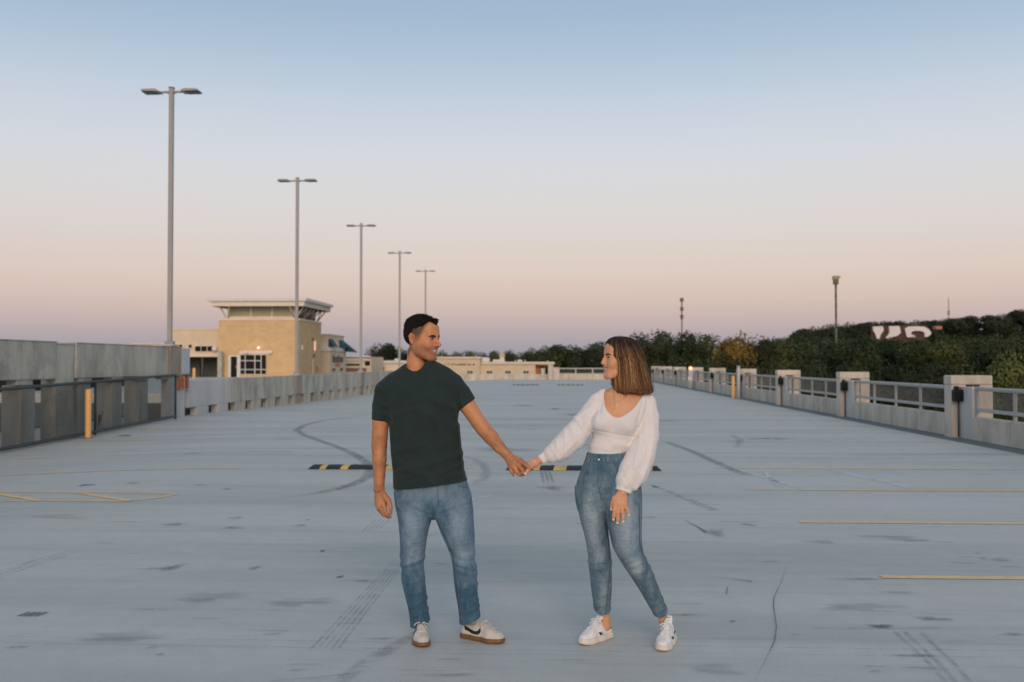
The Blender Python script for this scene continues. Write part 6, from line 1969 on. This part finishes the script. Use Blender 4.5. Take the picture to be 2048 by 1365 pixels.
T.post.append(wom.folds([(1190, 800, 1160, 850, 4, 5), (1180, 812, 1150, 835, 3, 4), (1200, 800, 1188, 840, 3, 4), (1150, 835, 1175, 870, 4, 5), (1140, 850, 1155, 893, 4, 5), (1128, 862, 1130, 910, 4, 6), (1112, 880, 1112, 915, 3, 5), (1100, 890, 1120, 922, 3, 4), (1165, 840, 1178, 862, 3, -4), (1135, 870, 1108, 912, 3, -3), (1150, 880, 1115, 918, 3, 3),
                         (1300, 815, 1305, 880, 5, 5), (1288, 830, 1283, 900, 4, 4), (1277, 870, 1262, 930, 4, 6), (1300, 890, 1280, 960, 5, 5), (1290, 900, 1262, 965, 4, -4), (1270, 920, 1245, 968, 4, 5), (1255, 930, 1235, 965, 3, 4), (1285, 935, 1268, 975, 3, 5), (1240, 945, 1260, 978, 3, -3),
                         (1180, 890, 1215, 897, 5, 2), (1225, 885, 1262, 892, 5, 2.5), (1185, 905, 1240, 910, 4, 2), (1213, 782, 1200, 830, 3, 3), (1290, 792, 1276, 850, 3, 3.5), (1283, 800, 1270, 845, 2.5, -3), (1296, 795, 1285, 860, 3, 2.5)], 1.0))
T.add(plane(*wt), .004, 'i') if False else None
zc = wom.P(0, 921)[2]; xc = wom.P(1262, 921)[0]
def waist_cut(p, d):
    # the bodice ends at the waistband; sleeves hang past it
    e = (wt[0] - p) @ (-wt[1]) * -1
    e = (p - wt[0]) @ wt[1]
    inside = (np.abs(p[:, 1]) < .10) & (p[:, 0] < wom.P(1251, 930)[0]) & (p[:, 0] > wom.P(1160, 930)[0]) & (p[:, 1] > -.075)
    return np.where(inside, np.maximum(d, e), d)
lo, hi = bounds(T)
V, F = polygonize(T, lo, hi, .0034)
V = relax(V, F, 1)
M_TOP = cloth_mat('white_knit', (.80, .765, .745), .9, 450, .04)
top = link('top', npmesh('top', V, F), M_TOP, wom.root)
for L in ([(1098, 908.5, 10.8, -.052), (1081.5, 921, 9.8, -.055)], [(1251, 968, 17, -.112), (1246, 984, 14.6, -.122)]):
    a, b_ = wom.P(L[0][0], L[0][1], L[0][3]), wom.P(L[1][0], L[1][1], L[1][3])
    t = (b_ - a) / np.linalg.norm(b_ - a)
    f = Field().add(capped(wom.chain([L[0], (L[1][0] + (L[1][0] - L[0][0]), L[1][1] + (L[1][1] - L[0][1]), L[1][2], L[1][3])], .75), [(b_, t), (a, -t)], .003))
    rb = wob(3, 3, 300, 600)
    lo, hi = bounds(f)
    V, F = polygonize(f, lo, hi, .003)
    link('cuff', npmesh('cuff', V, F), M_TOP, wom.root)

# ---- jeans
J = Field()
J.add(loft(wom, [(905, 1174, 1254, 33, .0), (914, 1172, 1256, 33.5, 0), (930, 1166, 1264, 36, 0), (950, 1158, 1274, 39, .005), (975, 1151.5, 1282, 40, .008), (1000, 1154, 1283, 35, .008), (1018, 1160, 1281, 24, .0)], 2.2), .006)
J.add(loft(wom, [(975, 1152, 1216, 32, .01), (1000, 1153, 1212, 34, .012), (1020, 1156, 1211, 34, .015), (1045, 1161.5, 1214, 32, .02), (1068, 1168, 1217, 30, .025), (1095, 1173.5, 1220, 28, .03), (1116, 1176.5, 1223, 26.5, .033), (1130, 1178, 1223.5, 26, .036), (1170, 1181.6, 1223.5, 23.5, .044), (1205, 1186.5, 1222, 19, .05), (1234, 1190.5, 1219.5, 16.5, .054)], 2.1), .022)
J.add(loft(wom, [(965, 1205, 1281, 36, -.01), (990, 1201, 1283.5, 39, -.02), (1020, 1207, 1284, 39, -.035), (1045, 1213, 1283.5, 37, -.045), (1068, 1219, 1283, 34, -.05), (1095, 1226, 1285.5, 31.5, -.052), (1113, 1235, 1290, 30, -.05), (1140, 1252, 1303.5, 27, -.04), (1165, 1269, 1313.5, 24, -.028), (1185, 1281.5, 1321, 21, -.018), (1210, 1296, 1331, 18, -.004), (1232, 1309, 1340, 16.5, .006)], 2.1), .010)
J.post.append(wom.folds([(1178, 1126, 1206, 1118, 3.5, 6), (1182, 1138, 1222, 1130, 4, 4), (1208, 1122, 1223, 1124, 3, 4), (1250, 1128, 1292, 1112, 4, 5), (1262, 1140, 1298, 1128, 4, 5), (1245, 1118, 1275, 1105, 4, 3.5), (1272, 1150, 1306, 1146, 4, 3),
                         (1200, 985, 1230, 972, 3, 3), (1202, 992, 1240, 985, 3, 3), (1198, 980, 1165, 970, 4, 3), (1205, 975, 1235, 960, 3, 2.5), (1160, 1000, 1195, 996, 5, 2.5), (1192, 1215, 1218, 1208, 3, 4), (1190, 1195, 1220, 1186, 4, 3), (1303, 1205, 1328, 1192, 3, 4), (1312, 1222, 1336, 1208, 3, 4), (1290, 1180, 1316, 1172, 4, 3)], 1.25))
jn = wob(43, 8, 16, 80)
J.post.append(lambda p, d: d - .0018 * jn(p * A_(1, 1, .7)))
hL, hR = hem_plane(wom, (1188, 1231), (1222, 1233), .05), hem_plane(wom, (1305, 1232), (1338, 1216), .05)
xm2 = wom.P(1262, 1220)[0]
def hems2(p, d):
    e_ = np.where(p[:, 0] < xm2, (p - hL[0]) @ hL[1], (p - hR[0]) @ hR[1])
    d = d - .003 / (1 + np.exp((-e_ - .011) / .0012)) * (e_ > -.05)
    return np.maximum(d, np.where(p[:, 0] < xm2, (p - hL[0]) @ hL[1], (p - hR[0]) @ hR[1]))
J.post.append(hems2)
lo, hi = bounds(J)
V, F = polygonize(J, lo, hi, .0034)
fade = .40 + .34 * gauss_px(wom, V, 1180, 1040, 19, 62) + .36 * gauss_px(wom, V, 1246, 1045, 22, 68) + .35 * gauss_px(wom, V, 1268, 1125, 14, 18) + .2 * gauss_px(wom, V, 1196, 1112, 14, 16) + .12 * gauss_px(wom, V, 1205, 1190, 10, 40)
fade = fade - .14 * gauss_px(wom, V, 1210, 1070, 7, 60) - .10 * gauss_px(wom, V, 1282, 1050, 8, 80) - .06 * gauss_px(wom, V, 1215, 935, 60, 20)
fr_ = V[:, 1] < .04
seam = .8 * seam_px(wom, V, [(1207, 1035), (1216, 1080), (1219, 1130), (1215, 1180), (1211, 1232)], 1.2) * fr_
seam = np.maximum(seam, .75 * seam_px(wom, V, [(1273, 1000), (1274, 1080), (1290, 1122), (1312, 1170), (1333, 1215)], 1.1) * fr_)
seam = np.maximum(seam, .6 * seam_px(wom, V, [(1192, 925), (1192, 965), (1199, 992), (1212, 1010), (1219, 1060), (1224, 1092)], 1.1) * fr_)
seam = np.maximum(seam, .5 * seam_px(wom, V, [(1203, 925), (1203, 958), (1195, 975)], .9) * fr_)
seam = np.maximum(seam, .5 * seam_px(wom, V, [(1218, 928), (1222, 940), (1238, 948)], .9) * fr_)
seam = np.maximum(seam, .5 * seam_px(wom, V, [(1172, 918), (1195, 921), (1255, 926)], .8) * fr_)
col = np.stack([fade, seam, np.zeros(len(V))], 1)
M_DENW = denim_mat('vintage_blue_denim', (.062, .128, .180), (.275, .36, .41))
jw = link('jeans', npmesh('jeans', V, F, col), M_DENW, wom.root)
for L in ([(1191, 926), (1191, 962)], [(1204.5, 926), (1204.5, 957), (1197, 973)], [(1219, 927), (1223, 939), (1238, 947)], [(1218, 1125), (1214, 1180), (1210, 1230)], [(1292, 1125), (1313, 1170), (1333, 1212)], [(1276, 1010), (1276, 1075), (1288, 1115)]):
    o = link('stitching', dashes(wom, J, L), M_STITCH, jw); o['kind'] = 'stuff'
# waistband, belt loops, button, rolled hems
pts = on_front(wom, J, [(1174, 913), (1195, 915), (1253, 918)], .001, 6)
for x0_, w_ in ((1176, 2.4), (1212, 2.4)):
    pl_ = on_front(wom, J, [(x0_, 909), (x0_, 923)], .003, 4)
    link('belt_loop', tinted(tube_mesh('belt_loop', [(pl_, .005)], 6), (.5, 0, 0)), M_DENW, jw)
q = on_front(wom, J, [(1195, 917), (1195.1, 917.1)], .002, 2)[0]
bm = bmesh.new(); bmesh.ops.create_uvsphere(bm, u_segments=14, v_segments=8, radius=.0075); bmesh.ops.scale(bm, vec=(1, .45, 1), verts=bm.verts[:]); bmesh.ops.translate(bm, vec=q, verts=bm.verts[:])
me = bpy.data.meshes.new('button'); bm.to_mesh(me); bm.free(); me.shade_smooth()
link('button', me, simple('brass_button', (.55, .50, .40), .3, .8), jw)
# ---- hair: chin length bob, one mass with individual strands over it
HB = Field()
HB.add(hw_.el((0, -.012, .036), (.085, .100, .093)), .01)
HB.add(wom.chain([(1253, 712, 34, .0), (1256.5, 735, 34.5, .0), (1260.5, 758, 35.5, .0), (1266, 781, 38.5, .0), (1268.5, 796, 40, .0)], .88), .02)
HB.add(hw_.el((0, .036, .076), (.062, .049, .047)), .02)
def face_cut(p):
    q = hw_.loc(p)
    yb = np.interp(q[:, 2], [-.20, -.17, -.13, -.10, -.06, -.03, .0, .03, .045, .060, .075, .088, .098, .11], [.080, .076, .062, .050, .042, .044, .055, .064, .069, .074, .079, .086, .105, .16])
    return (yb - q[:, 1]) * .8 * hw_.k
HB.add((face_cut, None, None), .008, 's')
hb1, hb2 = wom.P(1228, 785), wom.P(1306, 786)
def hair_end(p):
    q = hw_.loc(p)
    an = np.arctan2(q[:, 0], q[:, 1])
    return hb2[2] - p[:, 2] + .005 * np.sin(an * 9 + 1) + .004 * np.sin(an * 23) + .003 * np.sin(an * 47) - .02 * np.clip((q[:, 1] - .0) / .06, 0, 1)
HB.add((hair_end, None, None), .006, 'i')
hwv = wob(71, 9, 30, 160)
def strand_post(p, d):
    near = np.nonzero(np.abs(d) < .03)[0]
    d = d.copy(); q = hw_.loc(p[near])
    an = np.arctan2(q[:, 0], q[:, 1])
    rip = np.sin(an * 34 + 2 * np.sin(q[:, 2] * 18)) * .5 + np.sin(an * 61 + q[:, 2] * 25) * .3
    d[near] -= .0022 * rip * np.clip((.10 - q[:, 2]) / .05, .15, 1)
    return d
HB.post.append(strand_post)
lo, hi = bounds(HB)
V, F = polygonize(HB, lo, hi, .003)
V = relax(V, F, 1)
def hair_col(z, r):
    """dark root to honey ends, r picks the strand's own lightness"""
    t = np.clip((.088 - z) / .19, 0, 1)
    dark = A_(.014, .010, .008); mid = A_(.125, .058, .022); lite = A_(.46, .25, .10)
    tip = dark * (1 - t)[:, None] + mid * t[:, None]
    f = np.clip(r, 0, 1)[:, None] * np.clip(t * 1.5 + .18, 0, 1)[:, None]
    return tip * (1 - f) + lite * f
ql = hw_.loc(V)
an = np.arctan2(ql[:, 0], ql[:, 1])
C = hair_col(ql[:, 2], .12 + .16 * np.sin(an * 34 + 2 * np.sin(ql[:, 2] * 18))) * .75
def hair_mat(name):
    b = NB(name)
    at_ = b.n('VertexColor'); at_.layer_name = 'tint'
    b.l(at_.outputs[0], b.b.inputs['Base Color'])
    b.b.inputs['Roughness'].default_value = .5
    b.b.inputs['Specular IOR Level'].default_value = .22
    b.b.inputs['Anisotropic'].default_value = .5
    return b.m
M_HAIRW = hair_mat('honey_brown_hair')
hair = link('hair', npmesh('hair', V, F, C), M_HAIRW, wom.root)
# strands follow the surface from the crown down to the ends
rg_ = np.random.default_rng(17)
NS, NP_ = 3000, 14
part = A_(.0, .02, .128)
ph = rg_.uniform(-np.pi, np.pi, NS)
keep = np.abs(ph) > .22
ph = ph[keep]; NS = len(ph)
zend = rg_.uniform(-.190, -.158, NS)
T_s = np.linspace(0, 1, NP_)
lite = np.clip(rg_.normal(.04, .30, NS), 0, 1)
streak = rg_.random(NS) < .07
lite = np.where(streak, rg_.uniform(.75, 1.0, NS), lite)
VV, FF, CC = [], [], []
zst = rg_.uniform(.085, .127, NS)[:, None]
Z = zst + (zend[:, None] - zst) * T_s[None] ** 1.15
wv = .03 * np.sin(T_s[None] * 6 + rg_.uniform(0, 6, NS)[:, None])
PH = ph[:, None] * (.75 + .25 * np.clip(T_s[None] * 2.2, 0, 1)) + wv + rg_.normal(0, .02, NS)[:, None]
ax_y = -.012 - .030 * np.clip((.02 - Z) / .2, 0, 1)
dirx, diry = np.sin(PH), np.cos(PH)
a, b_ = np.zeros_like(Z), np.full_like(Z, .17)
def at_r(r): return hw_.c + (np.stack([dirx * r, ax_y + diry * r, Z], -1).reshape(-1, 3) * hw_.k) @ hw_.M.T
for _ in range(14):
    m = (a + b_) / 2
    ins = (HB(at_r(m)) < 0).reshape(m.shape)
    a = np.where(ins, m, a); b_ = np.where(ins, b_, m)
valid = a.max(1) > .03
lift = (rg_.uniform(.0002, .0026, NS) + .007 * (rg_.random(NS) < .03))[:, None] * (.5 + T_s[None])
Pst = at_r(a + lift).reshape(NS, NP_, 3)
rr_ = a
for i in range(NS):
    good = rr_[i] > .035
    idx = np.nonzero(good)[0]
    if len(idx) < 4: continue
    # longest run of usable points
    runs = np.split(idx, np.nonzero(np.diff(idx) > 1)[0] + 1)
    idx = max(runs, key=len)
    if len(idx) < 4: continue
    P_ = Pst[i, idx]
    step = np.linalg.norm(np.diff(P_, axis=0), axis=1)
    if step.max() > .045: continue
    w0 = rg_.uniform(.0006, .0015) * (1.7 if streak[i] else 1)
    k0 = len(VV)
    n_ = len(P_)
    for j in range(n_):
        t = P_[min(j + 1, n_ - 1)] - P_[max(j - 1, 0)]; t /= np.linalg.norm(t)
        o_ = P_[j] - (hw_.c + hw_.M @ (A_(0, -.02, hw_.loc(P_[j][None])[0, 2]) * hw_.k)); o_ /= max(np.linalg.norm(o_), 1e-6)
        s_ = np.cross(t, o_); s_ /= max(np.linalg.norm(s_), 1e-6)
        w = w0 * (1 if j < n_ - 2 else (.7 if j == n_ - 2 else .15))
        VV += [P_[j] - s_ * w, P_[j] + o_ * w * .55, P_[j] + s_ * w]
        zl = hw_.loc(P_[j][None])[0, 2]
        c_ = hair_col(np.array([zl]), np.array([lite[i]]))[0]
        CC += [c_, c_, c_]
    for j in range(n_ - 1):
        a0 = k0 + 3 * j
        FF += [(a0, a0 + 1, a0 + 4, a0 + 3), (a0 + 1, a0 + 2, a0 + 5, a0 + 4)]
me = npmesh('strands', np.array(VV), np.array(FF), np.array(CC))
o = link('strands', me, M_HAIRW, hair); o['kind'] = 'stuff'

# ---- jewellery
M_GOLD = simple('gold', (.80, .52, .22), .25, .9)
def drape(L, n=6):
    return [tuple(q) for q in on_front(wom, B, L, .0012, n)]
nk = link('necklace', tube_mesh('necklace', [(drape([(1229, 778), (1232, 784), (1237, 790), (1244, 786), (1251, 781)]), .0013)], 5), M_GOLD, wom.root)
q = on_front(wom, B, [(1236.5, 794), (1236.6, 794)], .002, 2)[0]
link('pendant', boxes('pendant', [(q[0] - .0028, q[0] + .0028, q[1] - .0012, q[1] + .0012, q[2] - .0045, q[2] + .0045)], .001), M_GOLD, nk)
nk = link('necklace', tube_mesh('necklace', [(drape([(1225.5, 770), (1226, 795), (1226.5, 817), (1234, 806), (1245, 796), (1254, 790)]), .0013)], 5), M_GOLD, wom.root)
q = on_front(wom, B, [(1225.5, 821), (1225.6, 821)], .002, 2)[0]
link('pendant', boxes('pendant', [(q[0] - .0045, q[0] + .0045, q[1] - .0012, q[1] + .0012, q[2] - .0065, q[2] + .0065)], .0011), M_GOLD, nk)
q = on_front(wom, B, [(1254, 792), (1254.1, 792)], .002, 2)[0]
link('pendant', boxes('pendant', [(q[0] - .0045, q[0] + .0045, q[1] - .0012, q[1] + .0012, q[2] - .003, q[2] + .003)], .001), M_GOLD, nk)
def ring_on(per, c, ax, r, name='ring'):
    ax = np.asarray(ax) / np.linalg.norm(ax)
    u = np.cross(ax, [0, 1, 0]); u /= np.linalg.norm(u); v = np.cross(ax, u)
    pts = [c + r * (math.cos(6.2832 * k / 16) * u + math.sin(6.2832 * k / 16) * v) for k in range(17)]
    return link(name, tube_mesh(name, [(pts, .0014)], 6), M_GOLD, per.root)
ring_on(wom, wom.P(1244.3, 1021, -.1455), wom.P(1245, 1030, -.148) - wom.P(1243.8, 1014, -.14), .0106)
ring_on(wom, wom.P(1050.5, 937.5, -.039), wom.P(1040, 942, -.036) - wom.P(1058, 931, -.05), .0102)
link('earring', ball(*wom.P(1246, 734.5, -.105), .0022, 'earring') if 'ball' in globals() else tube_mesh('earring', [([wom.P(1246, 734, -.105), wom.P(1246, 735.4, -.105)], .002)], 6), M_GOLD, wom.root)

# ---- trainers
M_LEA = pm('white_leather', (.80, .79, .77), .45, .03, 40, world=False)
M_CRS = pm('cream_rubber', (.72, .68, .58), .55, .05, 40, world=False)
M_LACW = cloth_mat('white_lace', (.80, .80, .79), .9, 700, .04)
M_BLKL = simple('black_leather', (.010, .010, .012), .45)
M_REDP = simple('red_print', (.5, .06, .04), .6)
M_GRNP = simple('green_print', (.12, .25, .16), .6)
for heel, toe in ((gp(1222, 5.61), gp(1159, 5.425)), (gp(1344, 5.545), gp(1319, 5.30))):
    rt, uf, k, up = make_shoe(wom, 'shoe', heel, toe, False, 1, M_LEA, M_CRS, M_LACW)
    for sd_ in (-1, 1):
        link('side_mark', decal(uf, [(.128 * k, .040), (.146 * k, .040), (.158 * k, .056), (.140 * k, .056)], sd_, .0012, False), M_BLKL, rt)
        link('side_mark', decal(uf, [(.118 * k, .040), (.122 * k, .040), (.136 * k, .056), (.131 * k, .056)], sd_, .0012, False), M_BLKL, rt)
        link('heel_stripe', decal(uf, [(.012 * k, .058), (.07 * k, .048), (.082 * k, .052), (.060 * k, .060), (.012 * k, .071)], sd_, .0012, False), M_BLKL, rt)
    # padded tongue with its label
    z0 = top_z(uf, 0, .118 * k)
    f = Field().add(chain([A_(0, .150 * k, z0 - .010), A_(0, .112 * k, z0 + .012), A_(0, .098 * k, z0 + .030)], [.020, .021, .019], .38, (0, .55, .83)))
    lo, hi = bounds(f)
    V, F = polygonize(f, lo, hi, .0028)
    tg = link('tongue', npmesh('tongue', V, F), M_LEA, rt)
    fy_ = lambda zz: .098 * k + (z0 + .030 - zz) * .72
    def lab(x0, x1, zz0, zz1, m, nm):
        P4 = []
        for x, zz in ((x0, zz0), (x1, zz0), (x1, zz1), (x0, zz1)):
            P4.append((x, fy_(zz) + .0105, zz))
        link(nm, mesh(nm, P4, [(0, 1, 2, 3)]), m, tg)
    lab(-.012, .012, z0 + .006, z0 + .026, simple('label_white', (.62, .66, .60), .6), 'tongue_label')
    me = text_mesh('Reebok', .0085, .0002) if 'text_mesh' in globals() else None
    if me:
        xs_ = [v.co.x for v in me.vertices]; w_ = max(xs_) - min(xs_)
        for v in me.vertices:
            zz = z0 + .031 + v.co.y * .8
            v.co = Vector((-(v.co.x - min(xs_) - w_ / 2) * (.024 / w_), fy_(zz) + .0112 + v.co.z, zz))
        link('lettering', me, M_BLKL, tg)
    for dx, dz, m in ((-.004, .016, M_REDP), (.004, .017, M_REDP), (-.002, .011, M_REDP), (.006, .012, M_GRNP), (.007, .019, M_GRNP)):
        zz = z0 + dz
        link('emblem', boxes('emblem', [(-dx - .0022, -dx + .0022, fy_(zz) + .0106, fy_(zz) + .0118, zz - .002, zz + .002)]), m, tg)
